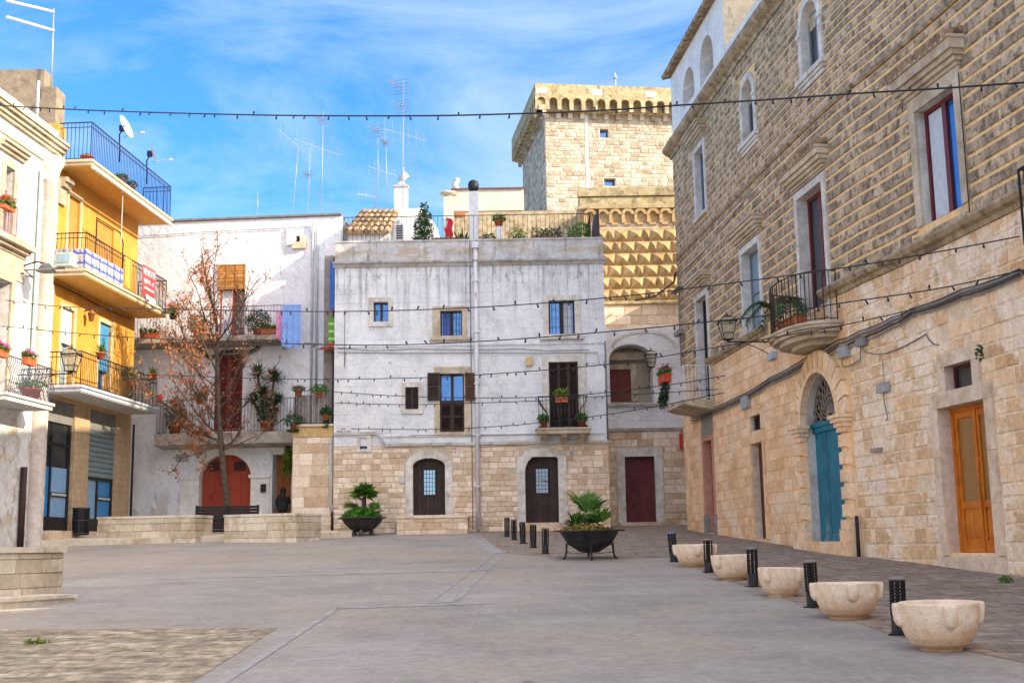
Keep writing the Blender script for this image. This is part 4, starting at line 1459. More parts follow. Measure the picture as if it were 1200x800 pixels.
# balconies
def long_balcony(x0, x1, ytop, ybot, yrail, d, m_slab, m_rail, sp=.12, belly=0):
    u0, u1 = FL.u(x0, ytop, d), FL.u(x1, ytop, d)
    xm = (x0 + x1) / 2
    zt, zb_, zr = FL.z(xm, ytop, d), FL.z(xm, ybot, d), FL.z(xm, yrail, d)
    q = MB(FL)
    q.prism([(0, zb_ - .05), (d * .9, zb_), (d, zb_ + .04), (d, zt), (0, zt)], u0, u1, axis=0)
    b = q.build('balcony', m_slab, lhouse)
    rail_path(FL, b, [(u0 + .05, 0), (u0 + .05, d - .06), (u1 - .05, d - .06), (u1 - .05, 0)], zt, zr, m_rail, sp=sp)
    return u0, u1, zt, zr
slab_m = mat('stained_slab', [(.3, .27, .23), (.42, .39, .35)], sc=2, bump=.3, stains=[dict(sc=3, scale=(1, 1, .6), lo=.5, hi=.64, amt=.7, col=(.14, .12, .1))])
lb1 = long_balcony(140, 333, 394.5, 401, 360, 1.0, slab_m, iron_rust)
lb2 = long_balcony(181, 345, 506.5, 521, 467.5, 1.0, slab_m, iron)
for px, y0, y1 in ((366, 262, 500), (371.5, 268, 500)):
    u = FL.u(px, 380)
    q = MB(FL)
    q.tube([(u, .08, FL.z(px, y1)), (u, .08, FL.z(px, y0))], .045, 8)
    q.build('drainpipe', zinc, lhouse)
cable(FL, [FL.hit(*p) for p in ((155, 278), (200, 275), (260, 271), (330, 268), (360, 266))], .012, .05).build('cable', cable_grey, lhouse)
cable(FL, [FL.hit(*p) for p in ((328, 404), (333, 410), (345, 406), (360, 402), (384, 404))], .014, .06).build('cable', cable_grey, lhouse)
# narrow strip between the two houses: blue door edge, small red tiled canopy
r = FL.rect(391.5, 306, 394, 362, .9)
q = MB(FL)
r = FL.rect(386, 306, 396, 505)
q.box(r[0], r[1], 0, .9, zl_b, r[3])
st = q.build('entrance_bay', mat('brown_grey_plaster', [(.2, .18, .17), (.3, .27, .25)], sc=3, bump=.2), lhouse)
q = MB(FL)
ra_ = FL.rect(386.5, 307, 392, 362, .905)
q.box(ra_[0], ra_[1], .9, .93, ra_[2], ra_[3])
q.build('blue_panel', flat('bright_blue_paint', (.03, .14, .5), .5), st)
q = MB(FL)
ra_ = FL.rect(375, 405, 394, 410, 1.2)
q.prism([(.9, ra_[3] + .02), (1.5, ra_[2]), (1.5, ra_[2] - .04), (.9, ra_[3] - .03)], ra_[0], ra_[1], axis=0)
q.build('canopy', flat('red_canopy', (.3, .05, .04), .7), st)

# ================================================================== recessed house right of the centre, under the bastion
rhouse = thing('recessed_house', 'narrow white and stone house with a maroon door, set back beside the rusticated building', 'building', FH.map(7, 0, gz(46)))
HA, HB = FH.u(708, 500), FH.u(815, 500)
zh_b = gz(46) - .3
zh_t = FH.z(752, 384)
zh_l = FH.z(755, 473)
zh_s = FH.z(757, 501)
h_d = op(*FH.rect(733, 534.5, 768, 611.5), dep=.25)
h_n = op(*FH.rect(714.5, 403, 765, 472), dep=1.0)
h_n['rise'] = .55
mb = MB(FH)
wall(mb, HA, HB, zh_s, zh_t, [h_n])
mb.mi = 1
wall(mb, HA, HB, zh_b, zh_s, [h_d])
mb.mi = 2
courses(mb, HA, HB, zh_b, zh_s - .1, .27, .42, [g1(h_d, .32, .6, .35)], gap=.016, gapv=.015, proud=.025, hj=.3, jit=.5, ch=.014)
mb.mi = 0
mb.face([(HA, 0, zh_t), (HB, 0, zh_t), (HB, -.98, zh_t), (HA, -.98, zh_t)], flip=True)
mb.build('wall', [grey_white, mortar_w, rubble], rhouse)
q = MB(FH)
q.box(h_n['u0'] - .02, h_n['u1'] + .02, -1.1, -.98, h_n['z0'] - .02, h_n['z1'] + .02)
nb = q.build('niche_wall', mat('brown_grey_niche', [(.3, .24, .17), (.42, .35, .26)], sc=2, bump=.3), rhouse)
r = FH.rect(714, 433, 739.5, 470, -.95)
shutter(FH, nb, r[0], r[1], r[2], r[3], -.97, -.92, flat('brick_red_shutter', (.14, .03, .02), .6), leaves=2, slat=.3, name='door')
q = MB(FH)
r2 = FH.rect(739.5, 428, 746, 470, -.95)
q.box(r2[0], r2[1], -.98, -.9, r2[2], r2[3])
q.box(r[0], r2[1], -.98, -.89, r[3] + .01, r[3] + .2)
q.box(h_n['u0'], h_n['u1'], -.98, -.7, h_n['z1'] - .5, h_n['z1'] - .2)
q.build('door_surround', limestone, nb)
q = MB(FH)
q.box(HA, HB, 0, .12, zh_l - .1, zh_l)
q.box(HA + .1, HB, 0, .1, zh_s - .12, zh_s - .02)
q.build('ledge', slab_m, rhouse)
q = MB(FH)
uc = (FH.u(736, 410) + FH.u(773, 410)) / 2
za = FH.z(755, 408)
ring(q, uc, za, 1.15, .6, 1.25, .72, 0, .03, 12, gap=0)
q.build('blind_arch', trim_white, rhouse)
q = MB(FH)
surround(q, h_d, .3, top=.32, d1=.045)
q.build('door_surround', trim_white, rhouse)
plank_door(FH, rhouse, h_d, wood_maroon, planks=2)
q = MB(FH)
q.box(h_d['u0'] - .25, h_d['u1'] + .2, -.25, .2, zh_b, h_d['z0'] - .002)
q.build('doorstep', rubble, rhouse)
q = MB(FH)
r = FH.rect(796, 508, 800, 526)
q.box(r[0], r[1], .0, .1, r[2], r[3])
q.build('post_box', flat('red_enamel', (.5, .04, .03), .5), rhouse)

# ================================================================== bastion with diamond bosses
gold = mat('golden_stone', [(.36, .23, .1), (.47, .33, .16), (.54, .41, .24)], sc=2.0, tone=.14, bump=.45, bsc=18,
           stains=[dict(sc=3, lo=.58, hi=.68, amt=.6, col=(.24, .17, .1)), dict(sc=1, lo=.58, hi=.7, amt=.5, col=(.4, .34, .17))])
lichen = mat('lichen_stone', [(.3, .24, .13), (.43, .35, .2), (.5, .43, .28)], sc=2.4, bump=.5, bsc=18,
             stains=[dict(sc=3, lo=.5, hi=.64, amt=.75, col=(.15, .12, .07)), dict(sc=2, lo=.56, hi=.68, amt=.6, col=(.4, .33, .07))])
bastion = thing('castle_bastion', 'golden stone bastion studded with rows of diamond point bosses, above the recessed house', 'bastion', FB.map(8, 0, gz(47)))
BA, BB = FB.u(681, 250), FB.u(830, 280)
zb_t = FB.z(740, 221)
zb_c = FB.z(740, 243)
zb_s = FB.z(752, 355)
zb_d0, zb_d1 = FB.z(752, 352), FB.z(752, 268.5)
mb = MB(FB)
wall(mb, BA, BB, zh_b, zb_t)
mb.face([(BA, 0, zh_b), (BA, -9, zh_b), (BA, -9, zb_t), (BA, 0, zb_t)], flip=True)
mb.face([(BB, 0, zh_b), (BB, -9, zh_b), (BB, -9, zb_t), (BB, 0, zb_t)])
mb.face([(BA, 0, zb_t), (BB, 0, zb_t), (BB, -9, zb_t), (BA, -9, zb_t)], flip=True)
mb.face([(BA, -9, zh_b), (BB, -9, zh_b), (BB, -9, zb_t), (BA, -9, zb_t)], flip=True)
mb.mi = 1
courses(mb, BA, BB, zh_t, zb_s - .06, .34, .62, gap=.012, gapv=.012, proud=.02, hj=.1)
courses(mb, BA, BB, zb_d1 + .02, FB.z(740, 262), .22, .7, gap=.01, gapv=.01, proud=.012)
mb.mi = 0
rows = 6
rh = (zb_d1 - zb_d0) / rows
for k in range(rows):
    z0 = zb_d0 + rh * k
    u = BA + .1 + (.33 if k % 2 else 0.0) + .1 * RND.random()
    j = k
    while u < BB - .1:
        wd = (.56 if j % 3 else .3) * RND.uniform(.92, 1.08)
        t = RND.random()
        a, b, c, e = u + .04, u + wd - .04, z0 + .035, z0 + rh - .035
        cu, cz, pk = (a + b) / 2, (c + e) / 2, .24
        mb.mi = 0
        mb.box(a, b, 0, .03, c, e, t)
        P4 = [(a, .03, c), (b, .03, c), (b, .03, e), (a, .03, e)]
        for i in range(4):
            mb.face([P4[(i + 1) % 4], P4[i], (cu, pk, cz)], t)
        u += wd
        j += 1
mb.build('wall', [gold, rubble], bastion)
q = MB(FB)
for z0, z1, d in ((FB.z(740, 230), FB.z(740, 221) + .02, .12), (FB.z(740, 245), FB.z(740, 241.5), .16), (FB.z(740, 356.5), FB.z(740, 353), .12), (FB.z(740, 241), FB.z(740, 231), .05)):
    MB(FB).box(BA - d, BB, -.2, d, z0, z1).build('string_course', lichen, bastion)
zn0, zn1 = FB.z(740, 262), FB.z(740, 247)
n = 11
for k in range(n):
    u = BA + .35 + k * .5
    if u > BB - .3: break
    q = MB(FB)
    q.box(u - .25, u - .13, 0, .14, zn0, zn1 - .15)
    ring(q, u, zn1 - .17, .13, .13, .25, .25, 0, .14, 5, gap=0)
    q.box(u - .16, u + .1, 0, .1, zn0 - .07, zn0 + .02)
    q.build('blind_arch', gold, bastion)
q = MB(FB)
q.prism(arc_pts(BA + .2, BB, 0, 0)[:0] or [(BA + .2, zn1 + .07), (BB, zn1 + .07), (BB, zn1 + .1), (BA + .2, zn1 + .1)], 0, .15)
q.build('string_course', gold, bastion)

# ================================================================== castle tower
TY = 66.0
t0 = at(640, 220, TY)
ang = atan2(1.0, 7.1)
tx = Vector((cos(ang), sin(ang)))
FT = Frame([(t0.x, t0.y), (t0.x + tx.x * 14, t0.y + tx.y * 14)])
FT2 = Frame([(t0.x - tx.y * 14, t0.y + tx.x * 14), (t0.x, t0.y)])
tw_w = 10.5
z_tt = FT.z(700, 105)
z_m0 = FT.z(700, 141)
z_m1 = FT.z(700, 124)
tower_stone = mat('tower_stone_block', [(.36, .29, .19), (.48, .41, .3), (.55, .5, .4)], sc=1.6, tone=.18, bump=1.0, bsc=9, bdist=.05,
                  tcols=[(.36, .28, .19), (.49, .43, .34), (.58, .54, .48)], tmix=.5, stains=[dict(sc=1.0, lo=.6, hi=.7, amt=.5, col=(.42, .26, .12)), dict(sc=6, lo=.62, hi=.7, amt=.45, col=(.26, .2, .13))])
tower = thing('castle_tower', 'tall square stone tower with a corbelled parapet rising behind the roof terrace', 'tower', (t0.x, t0.y, gz(50)))
# depth of the left side from the far corner of its parapet
uL = FT2.u(613, 200)
tl = min(max(14 - uL, 6), 13)
print('tower', t0, z_tt, z_m0, z_m1, 'left depth', 14 - uL)
t_w1 = op(*FT.rect(703, 151, 713, 161.5), dep=.4)
t_w2 = op(*FT.rect(708, 209, 721, 218), dep=.4)
mb = MB(FT)
wall(mb, 0, tw_w, gz(50) - .5, z_tt - .1, [t_w1, t_w2])
mb.mi = 1
courses(mb, 0, tw_w, 13, z_m0 + .3, .22, .36, [g1(t_w1, .03), g1(t_w2, .03), (FT.u(686, 200), FT.u(691, 200), 0, 60)], gap=.03, gapv=.025, proud=.03, hj=.2, jit=.4, ch=.02)
mb.mi = 2
mb.box(FT.u(686.5, 200), FT.u(690.5, 200), 0, .03, 12, z_m1)
mb.fr = FT2
mb.mi = 0
wall(mb, 14 - tl, 14, gz(50) - .5, z_tt - .1)
mb.mi = 1
courses(mb, 14 - tl, 14, 13, z_m0 + .3, .25, .42, gap=.03, gapv=.025, proud=.03, hj=.2, jit=.4, ch=.02)
mb.fr = FT
mb.mi = 0
mb.face([(tw_w, 0, 2), (tw_w, -tl, 2), (tw_w, -tl, z_tt - .1), (tw_w, 0, z_tt - .1)])
mb.face([(0, -tl, 2), (tw_w, -tl, 2), (tw_w, -tl, z_tt - .1), (0, -tl, z_tt - .1)], flip=True)
mb.face([(0, 0, z_tt - .2), (tw_w, 0, z_tt - .2), (tw_w, -tl, z_tt - .2), (0, -tl, z_tt - .2)], flip=True)
mb.build('wall', [mortar_w, tower_stone, trim_white], tower)
MB(FT).box(t_w1['u0'], t_w1['u1'], -.4, -.35, t_w1['z0'], t_w1['z1']).build('window', glass_blue, tower)
MB(FT).box(t_w2['u0'], t_w2['u1'], -.4, -.35, t_w2['z0'], t_w2['z1']).build('window', glass_blue, tower)
# parapet carried on little arches
ov = .62
pitch = FT.u(707, 130) - FT.u(693.2, 130)
def machic(F, ua, ub, name='machicolation'):
    zc0, zsp = z_m0, z_m1 + .0
    q = MB(F)
    n = max(1, int(round((ub - ua) / pitch)))
    p = (ub - ua) / n
    hw = p * .33
    rise = hw
    ops = [op(ua + p * (k + .5) - hw, ua + p * (k + .5) + hw, zsp - .55, zsp + rise - .05, rise, dep=ov) for k in range(n)]
    wall(q, ua, ub, zsp - .55, z_tt, ops, d=ov)
    q.face([(ua, ov, z_tt), (ub, ov, z_tt), (ub, ov - .5, z_tt), (ua, ov - .5, z_tt)], flip=True)
    q.face([(ua, ov - .5, zsp), (ub, ov - .5, zsp), (ub, ov - .5, z_tt), (ua, ov - .5, z_tt)], flip=True)
    q.mi = 1
    for k in range(n + 1):
        u = ua + p * k
        hb = p * .17
        for s, (z0, z1, d) in enumerate(((zc0 + .0, zc0 + .3, .22), (zc0 + .3, zc0 + .6, .42), (zc0 + .6, zsp - .55, .62))):
            if z1 > z0: q.box(max(ua - .0, u - hb), min(ub + .0, u + hb), 0, d, z0, z1 - .01, RND.random())
    return q.build(name, [lichen, tower_stone], tower)
machic(FT, -ov, tw_w + ov)
machic(FT2, 14 - tl - ov, 14 + ov - .004)
q = MB(FT)
for px in (632, 697, 759):
    u = FT.u(px, 108)
    MB(FT).box(u - .3, u + .3, ov - .45, ov + .012, z_tt - .6, z_tt - .25).build('stone_patch', trim_white, tower)
tp = FT.map(FT.u(722.5, 100), -.3, z_tt)
q = MB()
q.tube([tuple(tp), (tp.x, tp.y, tp.z + .8)], .05, 6)
q.tube([(tp.x, tp.y, tp.z + .8), (tp.x, tp.y, tp.z + 1.2)], [.12, .02], 6)
q.build('lightning_rod', zinc, tower)

# ================================================================== roof top block behind the terrace
def hitY(px, py, Y):
    p = at(px, py, Y)
    return p.x, p.z
def backbox(name, x0, y0, x1, y1, Y, depth, m, parent, zlow=None):
    a, z1 = hitY(x0, (y0 + y1) / 2, Y)[0], hitY((x0 + x1) / 2, y0, Y)[1]
    b, z0 = hitY(x1, (y0 + y1) / 2, Y)[0], hitY((x0 + x1) / 2, y1, Y)[1]
    if zlow is not None: z0 = zlow
    return MB().box(a, b, Y, Y + depth, z0, z1).build(name, m, parent), (a, b, z0, z1)
cream = mat('cream_plaster', [(.55, .5, .4), (.66, .61, .51)], sc=1.5, bump=.2, stains=[dict(sc=1, scale=(3, 3, .4), lo=.6, hi=.72, amt=.5, col=(.4, .33, .24))])
rt = thing('rooftop_block', 'flat roofed cream and rubble block behind the terrace, left of the tower', 'building', (-2, 50.5, z_fl))
w0, r0 = backbox('wall', 530, 222, 614, 247, 51, 5, cream, rt)
backbox('rubble_wall', 530, 247.5, 690, 285, 50.98, 5, mat('rubble_field', [(.25, .19, .11), (.4, .32, .2), (.5, .43, .3)], sc=4, bump=.6, bsc=10, stains=[dict(sc=3, lo=.55, hi=.66, amt=.7, col=(.14, .11, .07))]), rt, zlow=4)
MB().box(r0[0] - .05, r0[1] + .05, 50.9, 56, r0[3], r0[3] + .06).build('coping', flat('red_brown_coping', (.16, .1, .08), .8), rt)
b2, _ = backbox('brick_patch', 528, 247, 545, 254, 50.94, .3, flat('brick_patch', (.34, .14, .07), .8, .3), rt)
sh = thing('roof_stair_hut', 'white plastered stair hut with a sloping parapet on the roof terrace', 'hut', (-3.6, 46, z_fl))
a = at(468, 280, 46.2)
xs = [hitY(x, 260, 46.2)[0] for x in (469, 497, 513)]
zsx = [hitY(490, y, 46.2)[1] for y in (285, 244, 280)]
q = MB()
q.prism([(xs[0], zsx[0] - .5), (xs[2], zsx[0] - .5), (xs[2], zsx[2] + .4), (xs[1], zsx[1]), (xs[0], zsx[1])], 46.2, 48.5, axis=1)
q.build('wall', white_plaster, sh)
q = MB()
for k in range(6):
    x = xs[1] + (xs[2] - xs[1]) * k / 6
q.box(xs[1] - .3, xs[1] - .05, 46.15, 46.2, zsx[0], zsx[0] + 1.0)
q.build('door', zinc, sh)

# unseen house added behind the rusticated building to keep the recessed house in shade
bh = thing('unseen_shade_house', 'unseen stone house added for shade behind the far end of the rusticated building', 'building', (12, 43.5, 2))
q = MB()
q.box(7.6, 20, 41.6, 45.9, 1.5, 11.9)
q.build('wall', ashlar, bh)
q = MB()
q.box(7.5, 20.1, 41.5, 46.0, 11.9, 12.05)
q.build('roof', old_tile, bh)
# ================================================================== yellow apartment house and white corner house on the left
yellow = mat('yellow_plaster', [(.52, .225, .03), (.6, .29, .045), (.64, .34, .075)], sc=.9, bump=.15, bsc=25,
             stains=[dict(sc=1.3, scale=(1, 1, .4), lo=.58, hi=.7, amt=.45, col=(.5, .26, .05)), dict(sc=2, scale=(2, 2, .4), lo=.62, hi=.72, amt=.5, col=(.7, .56, .3))])
yellow_soffit = flat('ochre_soffit', (.62, .36, .09), .8)
pier_stone = mat('travertine_cladding', [(.42, .3, .18), (.52, .39, .25)], sc=3, bump=.25, tone=.08, lines=dict(w=.4, h=.22, m=.008, col=(.3, .21, .13), amt=.6))
concrete_w = mat('pale_slab_edge', [(.42, .42, .42), (.56, .56, .55)], sc=3, bump=.2, stains=[dict(sc=3, lo=.58, hi=.7, amt=.5, col=(.3, .24, .16))])
blue_edge = mat('blue_grey_slab_edge', [(.4, .43, .52), (.5, .53, .6)], sc=3, bump=.2)
peel = mat('peeling_white_wall', [(.55, .53, .5), (.68, .67, .65), (.74, .74, .73)], sc=1.0, bump=.4, bsc=16,
           stains=[dict(sc=1.6, lo=.5, hi=.6, amt=.85, col=(.48, .4, .29), z=(3.9, 2.9)), dict(sc=4, scale=(1, 1, .5), lo=.56, hi=.66, amt=.8, col=(.2, .18, .16), z=(3.5, 2.5)), dict(sc=1.5, scale=(1, 1, .4), lo=.6, hi=.7, amt=.45, col=(.56, .42, .28))])
YC = FY.u(60, 400)            # joint of the white and the yellow house
YE = FY.u(158, 380)           # far end of the yellow house
print('Y', YC, YE, 'y', FY.map(YC, 0, 0), FY.map(YE, 0, 0))
base_y = gz(40) + .2
yh = thing('yellow_apartment_house', 'yellow apartment house with three balconies and shops below, on the left of the square', 'building', FY.map((YC + YE) / 2, 0, base_y))
D1 = 1.1
z_b3b, z_b3t = FY.z(107, 194, D1), FY.z(107, 187.5, D1)
z_b2b, z_b2t = FY.z(100, 323, D1), FY.z(100, 315.5, D1)
z_b1b, z_b1t = FY.z(95, 459, D1), FY.z(95, 451.5, D1)
uB0 = FY.u(107, 190, D1)
print('slabs', z_b3t, z_b2t, z_b1t, 'u0', FY.u(107, 190, D1), FY.u(100, 320, D1), FY.u(95, 455, D1), 'u1', FY.u(201, 255, D1), FY.u(196, 365, D1), FY.u(185, 478, D1), 'zfar', FY.z(201, 252, D1), FY.z(196, 363, D1), FY.z(185, 476, D1))
u3a, u2a, u1a = FY.u(107, 190, D1), FY.u(100, 320, D1), FY.u(95, 455, D1)
u3b, u2b, u1b = FY.u(201, 255, D1), FY.u(196, 365, D1), FY.u(185, 478, D1)
y_w3 = op(FY.u(79, 260), FY.u(93, 260), z_b2t, FY.z(86, 231), dep=.2)
y_w3b = op(FY.u(113, 290), FY.u(133, 290), z_b2t, FY.z(122, 262), dep=.25)
y_w2 = op(FY.u(71, 385), FY.u(86, 385), z_b1t, FY.z(78, 361), dep=.2)
y_w2b = op(FY.u(116, 390), FY.u(130, 390), z_b1t + .0, FY.z(123, 379), dep=.22)
s1 = op(FY.u(44, 560), FY.u(85, 560), base_y, z_b1b - .12, dep=.2)
s2 = op(FY.u(103, 560), FY.u(135.5, 560), base_y, z_b1b - .12, dep=.2)
mb = MB(FY)
yt = z_b3b + .02
wall(mb, YC, YE, z_b1b - .05, yt, [y_w3, y_w3b, y_w2, y_w2b])
mb.mi = 1
wall(mb, YC, YE, base_y - .5, z_b1b - .05, [s1, s2])
mb.mi = 0
mb.face([(YE, 0, base_y - .5), (YE, -9, base_y - .5), (YE, -9, yt), (YE, 0, yt)])
mb.face([(YC, 0, yt), (YE, 0, yt), (YE, -9, yt), (YC, -9, yt)], flip=True)
# roof room above the top balcony, near end
mb.box(YC - .25, YC + .28, -4, .02, yt, FY.z(66, 143))
mb.build('wall', [yellow, pier_stone], yh)
def slab(ua, ub, zb_, zt_, name, m_edge, d=D1):
    q = MB(FY)
    q.box(ua, ub, -.02, d, zb_ + .03, zt_)
    q.box(ua - .05, ub + .05, -.02, d + .05, zt_ - .05, zt_ + .03)
    q.mi = 1
    q.box(ua + .03, ub - .03, 0, d - .03, zb_, zb_ + .028)
    return q.build(name, [m_edge, yellow_soffit if m_edge is not blue_edge else concrete_w], yh)
warm_edge = mat('warm_slab_edge', [(.5, .4, .27), (.62, .52, .37)], sc=3, bump=.2, stains=[dict(sc=4, lo=.56, hi=.68, amt=.6, col=(.28, .2, .12))])
b3 = slab(u3a, u3b, z_b3b, z_b3t, 'balcony', warm_edge)
b2 = slab(u2a, u2b, z_b2b, z_b2t, 'balcony', warm_edge)
b1 = slab(u1a, u1b, z_b1b, z_b1t, 'balcony', blue_edge)
zr3, zr2, zr1 = FY.z(110, 145, D1 - .05), FY.z(105, 275, D1 - .05), FY.z(95, 411, D1 - .05)
print('rails', zr3 - z_b3t, zr2 - z_b2t, zr1 - z_b1t)
for (b, ua, ub, z0, z1, m) in ((b3, u3a, u3b, z_b3t, zr3, iron_blue), (b2, u2a, u2b, z_b2t, zr2, iron), (b1, u1a, u1b, z_b1t, zr1, iron)):
    rail_path(FY, b, [(ua + .04, 0), (ua + .04, D1 - .05), (ub - .04, D1 - .05), (ub - .04, 0)], z0 + .03, z1, m, sp=.13, r=.011, rail=.022, mid=z1 - .16)
# scrolls of the top railing
q = MB(FY)
q.box(u3a + .02, u3b - .05, D1 + .0, D1 + .09, z_b3b - .1, z_b3b - .02)
q.build('awning_case', flat('awning_white', (.66, .62, .52), .5), b3)
roller = mat('orange_roller_blind', [(.5, .24, .05), (.56, .3, .08)], sc=3, lines=dict(w=5, h=.06, m=.008, col=(.3, .12, .03), amt=.8))
roller_b = mat('pale_blue_roller_blind', [(.42, .58, .68), (.5, .66, .74)], sc=3, lines=dict(w=5, h=.06, m=.008, col=(.3, .45, .55), amt=.8))
roller_c = mat('bright_blue_roller_blind', [(.05, .25, .5), (.08, .32, .58)], sc=3, lines=dict(w=5, h=.06, m=.008, col=(.03, .16, .4), amt=.8))
def ytrim(o, m):
    q = MB(FY)
    surround(q, o, .13, d1=.04)
    q.build('window_surround', m, yh)
def blind(o, m, f, gm, wm=white_frame):
    w_ = glazed(FY, yh, o, wm, gm, cols=2, fw=.06)
    q = MB(FY)
    q.box(o['u0'] + .02, o['u1'] - .02, -.1, -.06, o['z1'] - (o['z1'] - o['z0']) * f, o['z1'])
    q.build('roller_blind', m, w_)
cream_trim = flat('cream_trim', (.62, .5, .3), .7)
ytrim(y_w3, cream_trim); ytrim(y_w2, cream_trim); ytrim(y_w2b, cream_trim)
blind(y_w3, roller, 1.0, glass_dark)
blind(y_w3b, roller, .9, glass_dark)
blind(y_w2, roller_b, .42, glass_pale)
blind(y_w2b, roller_c, .6, glass_blue)
# awning frame on the middle balcony
q = MB(FY)
ua, ub = FY.u(113, 270, .6), FY.u(144, 290, .6)
za, zb_ = z_b2t, FY.z(118, 258, .6)
q.tube([(ua, .6, za), (ua, .6, zb_), (ub - .3, .6, zb_), (ub, .6, zb_ - .3), (ub, .6, za)], .025, 5)
q.build('awning_frame', iron, b2)
# shops
shop_dark = flat('dark_shop_frame', (.02, .018, .02), .5)
film = flat('blue_window_film', (.02, .23, .56), .3, .1)
film2 = flat('pale_blue_film', (.22, .4, .62), .3, .15)
grey_fascia = mat('grey_shop_fascia', [(.16, .16, .16), (.24, .24, .23)], sc=3, bump=.15)
def shop(o, shutter_f=0.0, film_l=film, film_r=film2):
    D = -.18
    a, b, c, e = o['u0'], o['u1'], o['z0'] + .12, o['z1']
    f0 = e - (e - c) * .17
    q = MB(FY)
    q.box(a + .004, b - .004, D - .02, D + .1, f0, e - .004)
    q.build('fascia', grey_fascia, yh)
    top = f0
    if shutter_f:
        q = MB(FY)
        zz = f0 - (f0 - c) * shutter_f
        n = 9
        for k in range(n):
            z0 = zz + (f0 - zz) * k / n
            q.prism([(D + .06, z0), (D + .1, z0 + .02), (D + .1, z0 + (f0 - zz) / n - .03), (D + .06, z0 + (f0 - zz) / n)], a + .03, b - .03, axis=0)
        q.build('roller_shutter', flat('grey_green_shutter', (.2, .27, .3), .5), yh)
        top = zz
    q = MB(FY)
    um = a + (b - a) * .45
    q.box(a, a + .07, D, D + .08, c, top)
    q.box(b - .12, b, D, D + .08, c, top)
    q.box(um - .05, um + .05, D, D + .075, c, top)
    q.box(a + .07, b - .12, D, D + .07, c, c + .42)
    zt2 = c + (top - c) * (.8 if not shutter_f else .97)
    q.box(a + .07, b - .12, D, D + .07, zt2 - .05, zt2 + .05)
    q.box(um + .05, b - .12, D, D + .072, c + 1.05, c + 1.18)
    dr = q.build('shop_door', shop_dark, yh)
    zf = c + (1.95 if not shutter_f else 2.4)
    zf = min(zf, zt2 - .05)
    q = MB(FY); q.box(a + .07, um - .05, D + .01, D + .03, c + .42, zf); q.build('pane', film_l, dr)
    q = MB(FY); q.box(um + .05, b - .12, D + .01, D + .03, c + .42, zf); q.build('pane', film_r, dr)
    q = MB(FY); q.box(a + .07, b - .12, D + .005, D + .02, zf, top); q.build('pane', glass_dark, dr)
    q = MB(FY); q.box(um + .1, b - .2, D + .07, D + .085, c + 1.08, c + 1.15); q.build('letter_slot', flat('pale_metal', (.5, .5, .48), .5), dr)
shop(s1)
shop(s2, .46, film2, film)
q = MB(FY)
u = FY.u(146, 600)
q.tube([(YE + .1, .06, base_y), (YE + .1, .06, z_b1b - .3)], .04, 6)
q.build('drainpipe', iron, yh)
q = MB(FY)
q.box(YC, YE, 0, .35, base_y - .4, base_y + .11)
q.build('doorstep', rubble, yh)
# cable under the middle balcony
cable(FY, [FY.hit(*p) for p in ((52, 325), (62, 332), (90, 345), (112, 357), (130, 365), (152, 374))], .02, .06).build('cable', cable_m, yh)
q = MB(FY)
q.tube([FY.map(u2a + .2, D1, z_b2t)[:] and (FY.u(144, 225, D1 - .1), D1 - .1, z_b3b), (FY.u(144, 225, D1 - .1), D1 - .1, z_b2t + 1.5)], .02, 5)
q.build('pole', zinc, b3)

# white corner house
wh = thing('white_corner_house', 'white house with a corner pilaster and mouldings, left of the yellow house', 'building', FY.map(YC - 3, 0, base_y))
W0 = 0.0
z_wt = FY.z(59, 148)
z_wc = FY.z(58, 166)
w_a = op(FY.u(3.5, 225), FY.u(14, 225), FY.z(9, 282), FY.z(12, 198), dep=.35)
w_b = op(FY.u(-6, 380), FY.u(9, 380), FY.z(5, 462), FY.z(8, 330), dep=.35)
w_far = op(w_a['u0'] - 4.2, w_a['u1'] - 4.2, w_a['z0'], w_a['z1'], dep=.35)
w_farb = op(w_b['u0'] - 4.2, w_b['u1'] - 4.2, w_b['z0'], w_b['z1'], dep=.35)
print('W', w_a, w_b, z_wt, z_wc)
mb = MB(FY)
wall(mb, W0, YC - .01, base_y - .6, z_wt, [w_a, w_b, w_far, w_farb], d=.02)
mb.face([(W0, .02, z_wt), (YC, .02, z_wt), (YC, -9, z_wt), (W0, -9, z_wt)], flip=True)
mb.face([(W0, .02, base_y - .6), (W0, -9, base_y - .6), (W0, -9, z_wt), (W0, .02, z_wt)], flip=True)
mb.build('wall', peel, wh)
q = MB(FY)
for h0, h1, d in ((-.3, -.2, .12), (-.2, -.08, .2), (-.08, .02, .3), (.02, .1, .36), (-.75, -.68, .07)):
    q.box(W0, YC - .02, .0, d, z_wc + h0, z_wc + h1 - .003)
q.build('cornice', limestone, wh)
# pilaster with capital
up = FY.u(50, 400, .12)
pil = mat('pale_pink_plaster', [(.6, .52, .46), (.7, .64, .58)], sc=1.5, bump=.3, bsc=16, stains=[dict(sc=2, scale=(2, 2, .5), lo=.56, hi=.7, amt=.5, col=(.45, .36, .28))])
q = MB(FY)
zcap = FY.z(50, 190, .12)
q.lathe([(.24, base_y - .4), (.24, zcap - .5), (.3, zcap - .46), (.3, zcap - .4), (.24, zcap - .36), (.3, zcap - .1), (.4, zcap + .1), (.42, zcap + .3), (0, zcap + .3)], (0, 0, 0), 14)
q2 = MB()
for f, mi, t in zip(q.f, q.m, q.t):
    pass
ctr = FY.map(up, .1, 0)
q2.sm = True
q2.lathe([(.24, base_y - .4), (.24, zcap - .5), (.3, zcap - .46), (.3, zcap - .4), (.24, zcap - .36), (.3, zcap - .1), (.4, zcap + .1), (.42, zcap + .3), (0, zcap + .3)], (ctr.x, ctr.y, 0), 16)
q2.build('pilaster', pil, wh)
q = MB(FY)
q.box(YC - .05, YC + .45, 0, .22, zcap - .35, zcap - .2)
